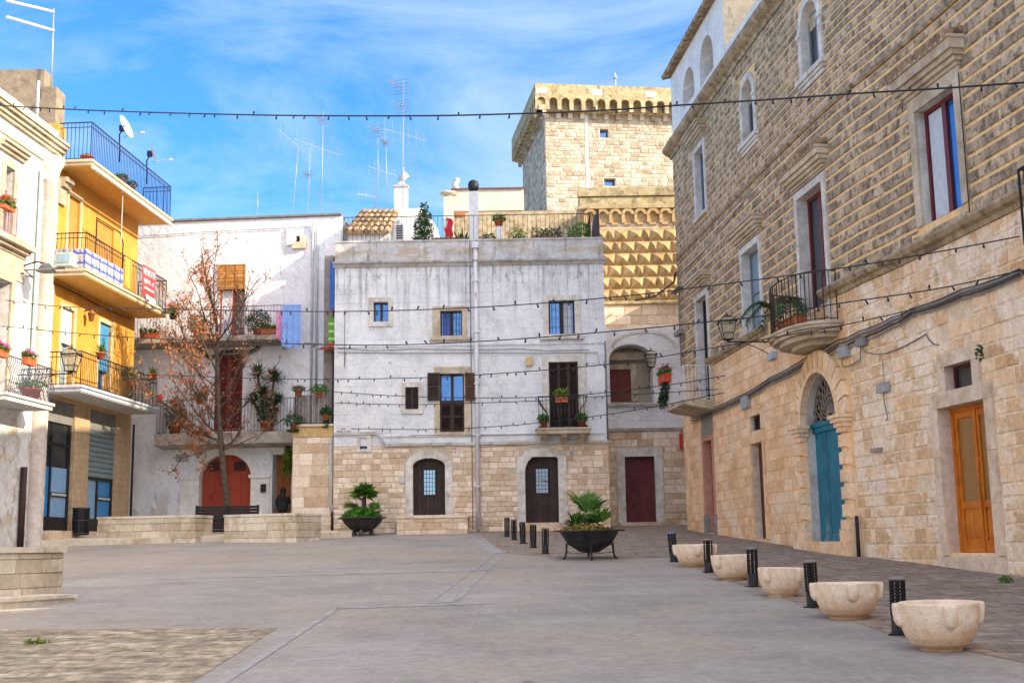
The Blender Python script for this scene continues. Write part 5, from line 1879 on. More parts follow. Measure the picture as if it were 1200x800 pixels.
q.box(YC - .05, YC + .5, 0, .3, zcap - .2, zcap - .05)
q.box(YC - .05, YC + .4, 0, .1, zcap - .9, zcap - .35)
q.build('corbel', limestone, wh)
q = MB(FY)
surround(q, w_a, .2, d1=.07)
q.build('window_surround', limestone, wh)
q = MB(FY)
surround(q, w_b, .22, d1=.07)
q.build('window_surround', limestone, wh)
q = MB(FY)
z = w_a['z1'] + .38
for h0, h1, d in ((0, .1, .12), (.1, .2, .22), (.2, .28, .3)):
    q.box(w_a['u0'] - .5, w_a['u1'] + .55, 0, d, z + h0, z + h1 - .003)
q.build('window_hood', limestone, wh)
q = MB(FY)
zb_ = FY.z(41, 293, .35)
for h0, h1, d in ((-.3, -.2, .1), (-.2, -.1, .25), (-.1, .06, .4)):
    q.box(w_a['u0'] - 1.0, FY.u(41, 293, .35), 0, d, zb_ + h0, zb_ + h1 - .003)
q.box(w_a['u0'] - .6, w_a['u1'] + .9, 0, .06, zb_ - 1.0, zb_ - .3)
q.build('window_ledge', limestone, wh)
glazed(FY, wh, w_a, wood_mid, glass_dark, cols=2)
glazed(FY, wh, w_b, frame_red, glass_dark, cols=2, name='balcony_door')
glazed(FY, wh, w_far, wood_mid, glass_dark, cols=2)
glazed(FY, wh, w_farb, frame_red, glass_dark, cols=2, name='balcony_door')
# small balcony grille of the upper window
u_e = FY.u(20.5, 260, .4)
rail_path(FY, wh, [(w_a['u0'] - .6, .38), (u_e, .38), (u_e, .02)], zb_ + .06, FY.z(20, 243, .4), flat('pinkish_iron', (.3, .16, .2), .5), sp=.12, r=.012, name='railing')
# lower balcony with bombe railing
D2 = 1.0
zlb_t, zlb_b = FY.z(61, 473.5, D2), FY.z(61, 481, D2)
ue = FY.u(61.5, 478, D2)
q = MB(FY)
q.box(w_b['u0'] - 1.2, ue, 0, D2, zlb_b, zlb_t)
q.box(w_b['u0'] - 1.25, ue + .05, 0, D2 + .05, zlb_t - .06, zlb_t + .02)
bw = q.build('balcony', concrete_w, wh)
zlr = FY.z(60, 431, D2)
print('wb rail', zlr - zlb_t, zlb_t, w_b['z0'])
rail_path(FY, bw, [(w_b['u0'] - 1.1, D2 - .08), (ue - .05, D2 - .08), (ue - .05, 0)], zlb_t, zlr, flat('blue_grey_iron', (.06, .08, .14), .5), sp=.11, r=.012, belly=.16, rail=.022)
# roof block, pipes
q = MB(FY)
a0, a1 = YC - 1.3, YC - .02
Yb = 38.7
x1_, x0_ = at(65.5, 120, Yb).x, at(51.5, 90, Yb).x
q.fr = None
q.box(-24, x1_, Yb, Yb + .8, yt - .05, at(40, 102, Yb).z)
q.box(-24, x0_, Yb + .02, Yb + .78, at(40, 102, Yb).z, at(30, 81, Yb).z)
q.build('roof_block', mat('old_roof_masonry', [(.2, .165, .12), (.3, .25, .18)], sc=2, bump=.5, bsc=10, stains=[dict(sc=2.5, lo=.54, hi=.66, amt=.7, col=(.12, .1, .075)), dict(sc=1.2, lo=.58, hi=.68, amt=.5, col=(.34, .19, .1))]), yh)
q = MB(FY)
u = FY.u(44, 120, -.3)
q.tube([(u, -.3, z_wt - .1), (u, -.3, FY.z(44, 94, -.3))], .05, 8)
q.build('vent_pipe', zinc, wh)
q = MB(FY)
u = FY.u(25, 600, .1)
q.tube([(u, .12, base_y - .5), (u, .12, FY.z(27, 547, .1))], .09, 8)
q.build('drainpipe', flat('rusty_brown_pipe', (.045, .02, .02), .6), wh)
q = MB(FY)
u = FY.u(41, 300, .05)
q.tube([(u, .06, zlb_t), (u, .06, zcap - .3)], .025, 5)
q.build('cable', flat('verdigris_pipe', (.12, .2, .17), .6), wh)

# ================================================================== raised platform, planter walls, bench, bin, stage block
travert = mat('travertine_slab', [(.48, .4, .3), (.6, .52, .41), (.68, .61, .51)], sc=2, bump=.25, bsc=20, tone=.12,
              tcols=[(.42, .35, .24), (.56, .5, .39), (.64, .6, .52)], tmix=.5, stains=[dict(sc=1.4, scale=(1, 1, .5), lo=.52, hi=.64, amt=.6, col=(.35, .25, .14)), dict(sc=2, lo=.58, hi=.7, amt=.5, col=(.3, .28, .26))])
def G3(px, py, off=0.0):
    p = gp(px, py, off)
    return Vector((p.x, p.y, p.z))
OFF = .17
k0, k1 = gp(40, 641), gp(412, 629)
pts = [(k0.x - 6, k0.y + (k0.y - k1.y) / (k0.x - k1.x) * -6 * 1.0), (k0.x, k0.y), (k1.x, k1.y), (k1.x - .2, k1.y + .8), (FC.map(P0, 0, 0).x + .0, 42.38), (FC.map(P0, 0, 0).x, 46), (-22, 46)]
mb = MB()
top = [(x, y, gz(y) + OFF) for x, y in pts]
mb.face(top)
for i in range(len(pts)):
    a, b = pts[i], pts[(i + 1) % len(pts)]
    mb.face([(a[0], a[1], gz(a[1]) - .3), (b[0], b[1], gz(b[1]) - .3), (b[0], b[1], gz(b[1]) + OFF), (a[0], a[1], gz(a[1]) + OFF)])
tag(mb.build('raised_pavement', travert, loc=(0, 0, 0)), kind='structure')
def lowwall(name, label, a, b, depth, h, slope=True):
    """block of coursed slabs between plan points a,b (front), going back"""
    t = Vector((b.x - a.x, b.y - a.y)).normalized()
    n = Vector((-t.y, t.x))
    fr = Frame([(a.x, a.y), (b.x, b.y)])
    fr2 = Frame([(b.x, b.y), (b.x + n.x * depth, b.y + n.y * depth)])
    L_ = fr.len
    z0, z1 = min(a.z, b.z) - .25, (a.z + b.z) / 2 + h
    q = MB(fr)
    q.mi = 0
    q.box(0.02, L_ - .02, -depth + .02, -.02, z0, z1 - .07)
    courses(q, 0, L_, z0, z1 - .08, .225, .75, gap=.012, gapv=.01, proud=.02, ch=.006, d=-.02, hj=.02, jit=.35)
    q.fr = fr2
    courses(q, 0, depth, z0, z1 - .08, .225, .75, gap=.012, gapv=.01, proud=.02, ch=.006, d=-.02, hj=.02, jit=.35)
    q.fr = fr
    q.box(-.01, L_ + .015, -depth, .012, z1 - .075, z1, .8)
    o = q.build(name, travert)
    return tag(o, label, 'planter wall', 'low stone planter walls on the raised pavement')
pa, pb, pc = G3(113, 630, OFF), G3(228, 629, OFF), G3(262, 628.5, OFF)
pd, pe = G3(347, 628.5, OFF), G3(383, 627, OFF)
print('planters', pa, pb, pc, pd, pe)
lowwall('planter_wall', 'low wall of pale stone slabs left of the dark bench, nearest the yellow house', pa, pb, 1.3, .66)
lowwall('planter_wall', 'low wall of pale stone slabs right of the dark bench, nearest the stone pier', pc, pd, 1.5, .68)
# dark slatted bench between the planter walls (seen from behind)
ba, bb = G3(229, 628, OFF), G3(303, 628, OFF)
by = ba.y + 1.7
xa, xb = at(229, 612, by).x, at(303, 612, by).x
zb_ = gz(by) + OFF
bench = thing('bench', 'dark slatted bench standing between the two low stone walls, under the bare tree', 'bench', ((xa + xb) / 2, by, zb_))
q = MB()
for k in range(9):
    q.box(xa + .03, xb - .03, by - .03 + .008 * k, by + .01 + .008 * k, zb_ + .05 + .095 * k, zb_ + .135 + .095 * k)
q.build('backrest', iron, bench)
q = MB()
for k in range(5):
    q.box(xa + .03, xb - .03, by + .1 + .1 * k, by + .18 + .1 * k, zb_ + .42, zb_ + .46)
q.build('seat', iron, bench)
for x in (xa, (xa + xb) / 2 - .03, xb - .06):
    q = MB()
    q.box(x, x + .06, by - .04, by + .06, zb_ - .02, zb_ + .92)
    q.box(x, x + .06, by + .5, by + .58, zb_ - .02, zb_ + .42)
    q.box(x, x + .06, by + .06, by + .58, zb_ + .36, zb_ + .42)
    q.build('leg', iron, bench)
# litter bin
lb = at(94, 628, 38.6)
lb.z = gz(lb.y) + OFF
wd = (at(104, 610, lb.y).x - at(84, 610, lb.y).x)
bin_ = thing('litter_bin', 'dark slatted litter bin standing on the raised pavement in front of the shop doors', 'litter bin', lb)
q = MB()
n = 18
for k in range(n):
    a = 2 * pi * k / n
    c = (lb.x + wd * .46 * cos(a), lb.y + wd * .46 * sin(a), lb.z + .5)
    q.cbox(c, .02, .065, .8, a)
q.build('slats', iron, bin_)
q = MB()
for z in (.1, .5, .88):
    q.lathe([(wd * .44, z), (wd * .5, z), (wd * .5, z + .05), (wd * .44, z + .05)], tuple(lb), 20)
q.lathe([(0, .08), (wd * .42, .08), (wd * .42, .86)], tuple(lb), 20)
q.build('body', flat('bin_grey', (.03, .03, .036), .6), bin_)
# stage block with two steps in the left foreground
V_ = Vector((.371, .928, 0))
N_ = Vector((-.928, .371, 0))
st = thing('stone_stage', 'block of pale stone slabs with two steps, at the left edge of the foreground', 'stone block', (-7.5, 18.5, gz(18)))
tB = at(73, 690, 19.4)
zt, zs1, zs0 = 1.76, 1.05, .9
A_ = tB - V_ * 11
fr = Frame([(A_.x, A_.y), (tB.x, tB.y)])
q = MB(fr)
q.box(0, fr.len - .02, -2.9, -.02, .3, zt - .08)
courses(q, 0, fr.len, zs1 - .12, zt - .09, .215, .62, proud=.02, d=-.02, gap=.008, gapv=.008, ch=.004, hj=.02)
q.fr = Frame([(tB.x, tB.y), (tB.x + N_.x * 3, tB.y + N_.y * 3)])
courses(q, 0, 3, zs1 - .12, zt - .09, .215, .62, proud=.02, d=-.02, gap=.008, gapv=.008, ch=.004, hj=.02)
q.fr = fr
q.box(-.1, fr.len + .03, -2.95, .04, zt - .085, zt, .7)
q.build('block', travert, st)
for (px, Y, z1_) in ((88, 18.7, zs1), (80, 17.9, zs0)):
    t_ = at(px, 700, Y)
    t_ = Vector((t_.x, t_.y, 0))
    P_ = [t_, t_ - V_ * 11, t_ - V_ * 11 + N_ * 2.5, t_ + N_ * 2.5]
    q = MB()
    q.prism([(v.x, v.y) for v in P_], .2, z1_ - .05, axis=2)
    e_ = [t_ + V_ * .02 - N_ * .03, t_ - V_ * 11 - N_ * .03, t_ - V_ * 11 + N_ * 2.5, t_ + V_ * .02 + N_ * 2.5]
    q.prism([(v.x, v.y) for v in e_], z1_ - .049, z1_, axis=2, tone=.7)
    q.build('step', travert, st)

# ================================================================== bare tree with a few dry leaves
tb = at(268, 620, gp(268, 627, OFF).y + 3.0)
ty = tb.y
def TP(px, py, dy=0.0):
    p = at(px, py, ty + dy)
    return Vector(p)
tree = thing('tree', 'slender tree with brown dry leaves growing behind the bench in front of the white house', 'tree', (tb.x, ty, gz(ty) + OFF))
rt_ = random.Random(21)
trunk = [TP(268, 632), TP(267, 595), TP(262, 555), TP(259, 520), TP(256, 480), TP(255, 430), TP(254, 380), TP(247, 345), TP(240, 318), TP(236, 292)]
rad = [.14, .12, .108, .1, .085, .07, .052, .036, .022, .01]
twigs = []
q = MB()
q.sm = True
q.tube(trunk, rad, 9)
q.build('trunk', bark, tree)
q = MB()
def bez(p, d, l, n, curve, r0, r1):
    P = [p.copy()]
    d = d.normalized()
    for k in range(n):
        d = (d + Vector((rt_.uniform(-.16, .16), rt_.uniform(-.16, .16), rt_.uniform(-.1, .14) + curve))).normalized()
        P.append(P[-1] + d * (l / n))
    q.tube(P, [r0 + (r1 - r0) * k / n for k in range(n + 1)], 4, False)
    return P
def grow_b(p, d, l, r, lev):
    P = bez(p, d, l, 6, .04, r, r * .35)
    if lev >= 2:
        twigs.append(P)
        return
    nb = 8 if lev == 0 else 4
    for k in range(nb):
        i = rt_.randint(1, 6)
        base = P[i]
        dd = (P[i] - P[i - 1]).normalized()
        side = Vector((rt_.uniform(-1, 1), rt_.uniform(-1, 1), rt_.uniform(-.35, .8)))
        grow_b(base, dd * .7 + side * .75, l * rt_.uniform(.32, .55), r * .5, lev + 1)
    twigs.append(P[3:])
targets = [(168, 470, 520), (182, 420, 500), (190, 390, 470), (176, 500, 525), (205, 545, 522), (215, 360, 440), (222, 330, 400), (315, 400, 470), (330, 505, 528), (318, 460, 500), (300, 360, 430),
           (238, 300, 372), (228, 310, 360), (290, 520, 524), (200, 440, 490), (285, 430, 480), (180, 450, 510), (210, 510, 515), (302, 350, 400), (196, 415, 455), (232, 380, 420)]
def on_trunk(py):
    best = min(trunk[1:], key=lambda p: abs(p.z - at(256, py, ty).z))
    return best
for (tx_, ty_, by_) in targets:
    zt = at(256, by_, ty).z
    base = trunk[-1]
    for a, b in zip(trunk[:-1], trunk[1:]):
        if a.z <= zt <= b.z:
            base = a.lerp(b, (zt - a.z) / (b.z - a.z))
    tg = TP(tx_, ty_, rt_.uniform(-1.5, .8))
    d = tg - base
    grow_b(base, d, d.length, .032, 0)
q.build('branches', bark, tree)
print('twigs', len(twigs), 'branch faces', len(q.f))
lv = MB()
for P in twigs:
    x_img = P[-1].x
    left = P[-1].x < trunk[4].x
    n = rt_.randint(4, 13) if left else rt_.randint(0, 4)
    for _ in range(n):
        p = P[rt_.randint(max(0, len(P) - 4), len(P) - 1)] + Vector((rt_.gauss(0, .06), rt_.gauss(0, .06), rt_.gauss(0, .06)))
        a = Vector((rt_.gauss(0, 1), rt_.gauss(0, 1), rt_.gauss(0, 1))).normalized()
        b = a.orthogonal().normalized()
        s = rt_.uniform(.022, .05)
        lv.face([tuple(p - a * s * 1.3), tuple(p + b * s * .7), tuple(p + a * s * 1.3), tuple(p - b * s * .7)], rt_.random())
lv.build('leaves', leaf_dry, tree)
# ================================================================== street furniture
def leafcloud(mb, c, rx, ry, rz, n, s, rnd, low=.0, hollow=.35):
    for _ in range(n):
        while True:
            d = Vector((rnd.uniform(-1, 1), rnd.uniform(-1, 1), rnd.uniform(-1 + low, 1)))
            if hollow < d.length < 1: break
        p = Vector((c[0] + d.x * rx, c[1] + d.y * ry, c[2] + d.z * rz))
        a = Vector((rnd.gauss(0, 1), rnd.gauss(0, 1), rnd.gauss(0, .7))).normalized()
        b = a.orthogonal().normalized()
        b = (b * cos(rnd.random() * 6) + a.cross(b) * sin(rnd.random() * 6)).normalized()
        k = s * rnd.uniform(.6, 1.3)
        mb.face([tuple(p - a * k), tuple(p + b * k * .45), tuple(p + a * k), tuple(p - b * k * .45)], rnd.random())

def fan(mb, p, d, r, n, rnd, spread=1.35):
    """palmate leaf at p opening towards d"""
    d = d.normalized()
    s = d.cross(Vector((rnd.uniform(-.4, .4), rnd.uniform(-.4, .4), 1))).normalized()
    nn = s.cross(d)
    for k in range(n):
        a = -spread + 2 * spread * k / (n - 1)
        t = (d * cos(a) + s * sin(a)).normalized()
        l = r * (1 - .25 * abs(a) / spread) * rnd.uniform(.85, 1.08)
        w_ = (nn * .5 + t.cross(nn)).normalized() * r * .06
        m = p + t * l * .55 + nn * r * .05
        e = p + t * l - Vector((0, 0, 1)) * l * rnd.uniform(.02, .18)
        tn = rnd.random()
        mb.face([tuple(p), tuple(m - w_), tuple(m + w_)], tn)
        mb.face([tuple(m - w_), tuple(e), tuple(m + w_)], tn)

def spiky(mb, c, r, n, rnd, droop=.25, up=.3, w_=.045):
    for k in range(n):
        a, e = rnd.uniform(0, 2 * pi), rnd.uniform(-.15 + up * .3, 1.35)
        t = Vector((cos(a) * cos(e), sin(a) * cos(e), sin(e)))
        l = r * rnd.uniform(.75, 1.1)
        s = t.cross(Vector((0, 0, 1.01))).normalized() * w_ * .5
        p0 = Vector(c)
        p1 = p0 + t * l * .5
        p2 = p0 + t * l - Vector((0, 0, 1)) * l * droop * rnd.random()
        tn = rnd.random()
        mb.face([tuple(p0 - s), tuple(p0 + s), tuple(p1 + s), tuple(p1 - s)], tn)
        mb.face([tuple(p1 - s), tuple(p1 + s), tuple(p2)], tn)

# ---- bollards
def make_bollard():
    root = thing('bollard', '', 'bollard')
    q = MB()
    q.box(-.095, .095, -.095, .095, -.06, .012)
    q.lathe([(.078, 0), (.078, .2), (.06, .2)], n=14)
    q.build('base', iron, root)
    q = MB()
    q.lathe([(.024, .18), (.024, .57)], n=8)
    z = .215
    while z < .56:
        q.lathe([(.06, z + .006), (.086, z), (.088, z + .012), (.06, z + .014), (.06, z + .006)], n=16)
        z += .036
    for k in range(8):
        a = 2 * pi * k / 8
        q.cbox((.072 * cos(a), .072 * sin(a), .38), .02, .01, .37, a)
    q.build('louvres', iron, root)
    q = MB()
    q.lathe([(.08, .56), (.092, .565), (.092, .588), (.05, .6), (0, .602)], n=16)
    q.build('cap', flat('bollard_cap', (.2, .18, .16), .6), root)
    return root
bp = make_bollard()
blue_cap = flat('blue_cap', (.08, .16, .4), .5)
spots = [(594, 628.7, 'solid dark bollard, farthest in the left row of five'), (602.5, 632.5, 'second bollard counted from the far end of the left row of five'), (613, 636.7, 'middle bollard in the left row of five before the brown door'),
         (625, 641.7, 'fourth bollard counted from the far end of the left row of five'), (639, 648.7, 'nearest bollard of the left row, just left of the palm bowl on legs'),
         (790, 658, 'slightly leaning dark bollard with a blue cap, beside the farthest stone mortar'), (830.7, 670.5, 'dark louvred bollard between the farthest and second farthest stone mortars'),
         (883, 687.3, 'dark louvred bollard just right of the second farthest stone mortar'), (953, 711.3, 'dark louvred bollard between the middle mortar and the second nearest mortar'), (1054, 743.6, 'nearest dark louvred bollard, touching the largest stone mortar')]
for i, (px, py, lab) in enumerate(spots):
    o = bp if i == 0 else copy_tree(bp)
    p = gp(px, py)
    o.location = (p.x, p.y, p.z + .004)
    o['label'] = lab
    o['group'] = 'bollards along the edge of the paved square'
    o.rotation_euler = (.02 * sin(i * 2.1), .022 * cos(i * 1.7), i * .3)
    if i == 5:
        o.rotation_euler = (0.02, -.06, 0)
        for ch in o.children:
            if ch.name.startswith('cap'):
                ch.data = ch.data.copy()
                ch.data.materials[0] = blue_cap
    if i == 0:
        pass

# ---- stone mortars
mortar_stone = mat('worn_limestone', [(.66, .5, .36), (.76, .62, .48), (.82, .72, .6)], sc=2.6, rough=.8, bump=.9, bsc=42, bdist=.012,
                   stains=[dict(sc=2.2, lo=.5, hi=.64, amt=.6, col=(.6, .4, .2)), dict(sc=1.5, lo=.36, hi=.6, amt=.9, col=(.62, .32, .12), z=(.4, .0)), dict(sc=14, lo=.62, hi=.7, amt=.6, col=(.36, .3, .22)), dict(sc=2, lo=.55, hi=.68, amt=.45, col=(.5, .46, .4))])
def make_mortar(seed, nl=4, base=.3):
    r = random.Random(seed)
    q = MB()
    q.lathe([(0, -.05), (base, -.05), (base + .03, .012), (.35, .06), (.415, .14), (.458, .24), (.484, .35), (.496, .46), (.5, .545), (.488, .565), (.44, .565), (.42, .545), (.4, .42), (.33, .3), (0, .24)], n=56)
    for k in range(nl):
        a = 2 * pi * k / nl
        c, s = cos(a), sin(a)
        for (z0, z1, w0, w1, o0, o1) in ((.27, .3, .035, .065, .5, .53), (.3, .35, .065, .08, .53, .552), (.35, .53, .08, .084, .552, .568), (.53, .562, .084, .075, .568, .555)):
            P = [(.4, -w0, z0), (o0, -w0, z0), (o0, w0, z0), (.4, w0, z0), (.4, -w1, z1), (o1, -w1, z1), (o1, w1, z1), (.4, w1, z1)]
            P = [(x * c - y * s, x * s + y * c, z) for x, y, z in P]
            for f in ((0, 3, 2, 1), (4, 5, 6, 7), (0, 1, 5, 4), (1, 2, 6, 5), (2, 3, 7, 6), (3, 0, 4, 7)):
                q.face([P[i] for i in f])
    o = q.build('stone_mortar', mortar_stone, loc=(0, 0, 0))
    m1 = o.modifiers.new('remesh', 'REMESH')
    m1.mode = 'VOXEL'
    m1.voxel_size = .013
    m1.use_smooth_shade = True
    m2 = o.modifiers.new('smooth', 'SMOOTH')
    m2.iterations = 3
    m2.factor = .5
    tx_ = bpy.data.textures.new('wear', 'CLOUDS')
    tx_.noise_scale = .25
    m3 = o.modifiers.new('wear', 'DISPLACE')
    m3.texture = tx_
    m3.strength = .012
    return o
mort = [(1113, 764, 104, .59, 'largest and nearest carved stone mortar with rounded lugs, at the front of the row', -.05, 4), (1000, 726, 84, .55, 'second nearest pale stone mortar with three lugs in view', -.07, 4),
        (919, 699.5, 59, .63, 'middle stone mortar of the row of five, stained orange below', .75, 4), (862, 680, 56, .58, 'second farthest stone mortar, between two dark bollards', .7, 4), (817, 664.5, 52, .56, 'farthest stone mortar, right of the bollard with the blue cap', .02, 4)]
for i, (px, py, wpx, hr, lab, rot, nl) in enumerate(mort):
    o = make_mortar(5 + i, nl, .235 + .015 * (i % 3))
    p = gp(px, py)
    wid = wpx / 1448 * p.y
    s = wid / 1.12
    o.location = (p.x, p.y + s * .3, gz(p.y + s * .3) + .005)
    o.scale = (s, s, s * hr / .56 * .98)
    o.rotation_euler = (.012 * (-1) ** i, .014 * ((i % 3) - 1), rot)
    tag(o, lab, 'stone mortar', 'old stone mortars in a row along the pavement')

# ---- palm bowls
bowl_iron = mat('weathered_iron_bowl', [(.02, .02, .022), (.04, .038, .038), (.06, .055, .052)], sc=5, rough=.6, bump=.25, stains=[dict(sc=4, lo=.6, hi=.7, amt=.5, col=(.1, .06, .035))])
soil = flat('dark_soil', (.05, .035, .022), .95)
rp_ = random.Random(3)
p = gp(424.5, 627)
R1 = 50 / 1448 * p.y / 2
b1_ = thing('palm_bowl', 'round dark bowl on three small feet with a bushy fan palm, by the wall', 'planter', (p.x, p.y, p.z))
q = MB()
H1 = .56
q.lathe([(0, .1), (.12, .1), (R1 * .55, .2), (R1 * .85, .4), (R1 * .97, H1 - .02), (R1 * 1.12, H1 - .01), (R1 * 1.12, H1 + .03), (R1 * .9, H1 + .02), (R1 * .85, H1 - .05), (0, H1 - .05)], (p.x, p.y, p.z), 32)
q.build('bowl', bowl_iron, b1_)
for k in range(3):
    a = -pi / 2 + 2 * pi * k / 3
    q = MB()
    q.lathe([(0, -.01), (.06, .02), (.085, .08), (.06, .15), (0, .2)], (p.x + .33 * cos(a), p.y + .33 * sin(a), p.z), 10)
    q.build('foot', flat('grey_stone_foot', (.14, .13, .12), .8), b1_)
q = MB()
top = Vector((p.x + .06, p.y, p.z + H1))
leafcloud(q, (p.x, p.y, p.z + H1 + .06), R1 * .95, R1 * .9, .3, 900, .07, rp_, low=.8, hollow=.2)
q.build('ground_cover', mat('bright_leaf', [(.06, .2, .02), (.1, .3, .03)], sc=8, rough=.5, tone=.4, bump=0, transl=.3), b1_)
q = MB()
crown = top + Vector((0, 0, .7))
for k in range(34):
    a, e = k * 2.39996, 1.45 - 1.4 * (k / 33) ** .8 + rp_.uniform(-.1, .1)
    d = Vector((cos(a) * cos(e), sin(a) * cos(e), sin(e)))
    fan(q, crown + d * .14, d, .48, 21, rp_)
for (dx, dz, nf) in ((-.44, .3, 9), (.34, .24, 9), (-.12, .15, 8), (.12, .1, 8)):
    for k in range(nf):
        a, e = rp_.uniform(0, 2 * pi), rp_.uniform(.0, 1.3)
        d = Vector((cos(a) * cos(e), sin(a) * cos(e), sin(e)))
        fan(q, top + Vector((dx, rp_.uniform(-.3, .3), dz)) + d * .1, d, .3, 14, rp_)
q.build('fan_leaves', leaf_g, b1_)
q = MB()
q.tube([tuple(top - Vector((0, 0, .1))), tuple(crown)], [.09, .07], 8)
q.build('stem', bark, b1_)

p = gp(693, 656)
p = Vector((p.x, p.y + .45, gz(p.y + .45)))
R2 = 84 / 1448 * p.y / 2
b2_ = thing('palm_bowl', 'wide dark basin on an iron stand with a small fan palm, beside the bollards', 'planter', (p.x, p.y, p.z))
zr_ = at(693, 621.5, p.y).z - p.z
q = MB()
q.lathe([(0, .12), (R2 * .25, .14), (R2 * .5, .26), (R2 * .62, .32), (R2 * .82, zr_ - .02), (R2, zr_ - .015), (R2, zr_ + .015), (R2 * .8, zr_ + .01), (R2 * .78, zr_ - .06), (0, zr_ - .06)], (p.x, p.y, p.z), 36)
q.build('bowl', bowl_iron, b2_)
q = MB()
q.lathe([(R2 * .6, .3), (R2 * .68, .3), (R2 * .68, .335), (R2 * .6, .335), (R2 * .6, .3)], (p.x, p.y, p.z), 28)
for k in range(4):
    a = -pi / 2 + pi / 2 * k
    c, s = cos(a), sin(a)
    P = lambda r, z: (p.x + r * c, p.y + r * s, p.z + z)
    q.tube([P(R2 * .64, .32), P(R2 * .66, .12), P(R2 * .7, .03), P(R2 * .8, -.03)], .022, 5)
    q.tube([P(R2 * .64, .14), P(0, .1)], .01, 4)
q.build('stand', iron, b2_)
q = MB()
top = Vector((p.x - .05, p.y, p.z + zr_))
leafcloud(q, (p.x - .05, p.y, top.z), .62, .55, .16, 420, .055, rp_, low=.8, hollow=.1)
q.build('ground_cover', mat('mixed_low_leaves', [(.1, .13, .03), (.3, .17, .03), (.12, .2, .03)], sc=6, rough=.6, tone=.4, bump=0, transl=.2), b2_)
q = MB()
for (dx, dz, nf, r) in ((0, .34, 7, .62), (.3, .1, 5, .45), (-.27, .06, 5, .42)):
    for k in range(nf):
        a, e = rp_.uniform(0, 2 * pi), rp_.uniform(.35, 1.15)
        d = Vector((cos(a) * cos(e), sin(a) * cos(e) * .6, sin(e)))
        fan(q, top + Vector((dx, rp_.uniform(-.15, .15), dz)) + d * .08, d, r, 13, rp_, .85)
q.build('fan_leaves', leaf_g, b2_)
q = MB()
q.tube([tuple(top - Vector((0, 0, .1))), tuple(top + Vector((0, 0, .32)))], [.1, .06], 8)
q.build('stem', bark, b2_)

# ================================================================== lanterns
def lantern(p, s, label, wallpt=None, arm=None):
    """four sided tapering street lantern, p = bottom centre, s = height of the glass"""
    root = thing('street_lantern', label, 'lantern', tuple(p), 'old style street lanterns on wall brackets')
    b, t = s * .26, s * .46
    z0, z1 = p[2], p[2] + s
    cs = [(-1, -1), (1, -1), (1, 1), (-1, 1)]
    q = MB()
    for i in range(4):
        (x0, y0), (x1, y1) = cs[i], cs[(i + 1) % 4]
        q.tube([(p[0] + x0 * b, p[1] + y0 * b, z0), (p[0] + x0 * t, p[1] + y0 * t, z1)], s * .03, 4)
        for (w_, z) in ((b, z0), (t, z1), ((b + t * .0 + (t - b) * .35), z0 + s * .35)):
            q.tube([(p[0] + x0 * w_, p[1] + y0 * w_, z), (p[0] + x1 * w_, p[1] + y1 * w_, z)], s * .028, 4)
    t2 = t * 1.12
    for i in range(4):
        (x0, y0), (x1, y1) = cs[i], cs[(i + 1) % 4]
        A, B = (p[0] + x0 * t2, p[1] + y0 * t2, z1 + .02 * s), (p[0] + x1 * t2, p[1] + y1 * t2, z1 + .02 * s)
        C_, D_ = (p[0] + x1 * t * .45, p[1] + y1 * t * .45, z1 + s * .34), (p[0] + x0 * t * .45, p[1] + y0 * t * .45, z1 + s * .34)
        q.tube([A, D_], s * .025, 4)
        q.tube([A, B], s * .035, 4)
        q.face([D_, C_, (p[0], p[1], z1 + s * .46)])
        q.tube([D_, C_], s * .03, 4)
    q.lathe([(0, -.16 * s), (.06 * s, -.14 * s), (.1 * s, -.04 * s), (b * 1.2, 0), (b * 1.0, .03 * s), (0, .03 * s)], tuple(p), 10)
    q.lathe([(.05 * s, .44 * s), (.06 * s, .5 * s), (.03 * s, .54 * s), (.05 * s, .6 * s), (0, .66 * s)], (p[0], p[1], z1), 8)
    q.build('frame', iron, root)
    q = MB()
    for i in range(4):
        (x0, y0), (x1, y1) = cs[i], cs[(i + 1) % 4]
        k = .97
        q.face([(p[0] + x0 * b * k, p[1] + y0 * b * k, z0), (p[0] + x1 * b * k, p[1] + y1 * b * k, z0), (p[0] + x1 * t * k, p[1] + y1 * t * k, z1), (p[0] + x0 * t * k, p[1] + y0 * t * k, z1)])
        q.face([(p[0] + x0 * t2 * .95, p[1] + y0 * t2 * .95, z1 + .02 * s), (p[0] + x1 * t2 * .95, p[1] + y1 * t2 * .95, z1 + .02 * s), (p[0] + x1 * t * .44, p[1] + y1 * t * .44, z1 + s * .33), (p[0] + x0 * t * .44, p[1] + y0 * t * .44, z1 + s * .33)])
    q.build('panes', lant_glass, root)
    if arm:
        q = MB()
        q.tube([tuple(a) for a in arm], .018, 6)
        mid = [Vector(a) for a in arm]
        w_ = mid[-1]
        q.tube([tuple(mid[0].lerp(w_, .25)), tuple(mid[0].lerp(w_, .6) - Vector((0, 0, .12))), (w_.x, w_.y, w_.z - .35)], .012, 5)
        q.build('bracket', iron, root)
    return root
def mk_lg():
    m = bpy.data.materials.new('lantern_glass')
    m.use_nodes = True
    t = m.node_tree
    pb = t.nodes['Principled BSDF']
    pb.inputs['Base Color'].default_value = (.42, .4, .28, 1)
    pb.inputs['Roughness'].default_value = .2
    tr = t.nodes.new('ShaderNodeBsdfTransparent')
    ms = t.nodes.new('ShaderNodeMixShader')
    ms.inputs[0].default_value = .45
    t.links.new(tr.outputs[0], ms.inputs[1])
    t.links.new(pb.outputs[0], ms.inputs[2])
    t.links.new(ms.outputs[0], t.nodes['Material Output'].inputs['Surface'])
    return m
lant_glass = mk_lg()
def frame_pt(F, px, py, d):
    u, z = F.hit(px, py, d)
    return F.map(u, d, z)
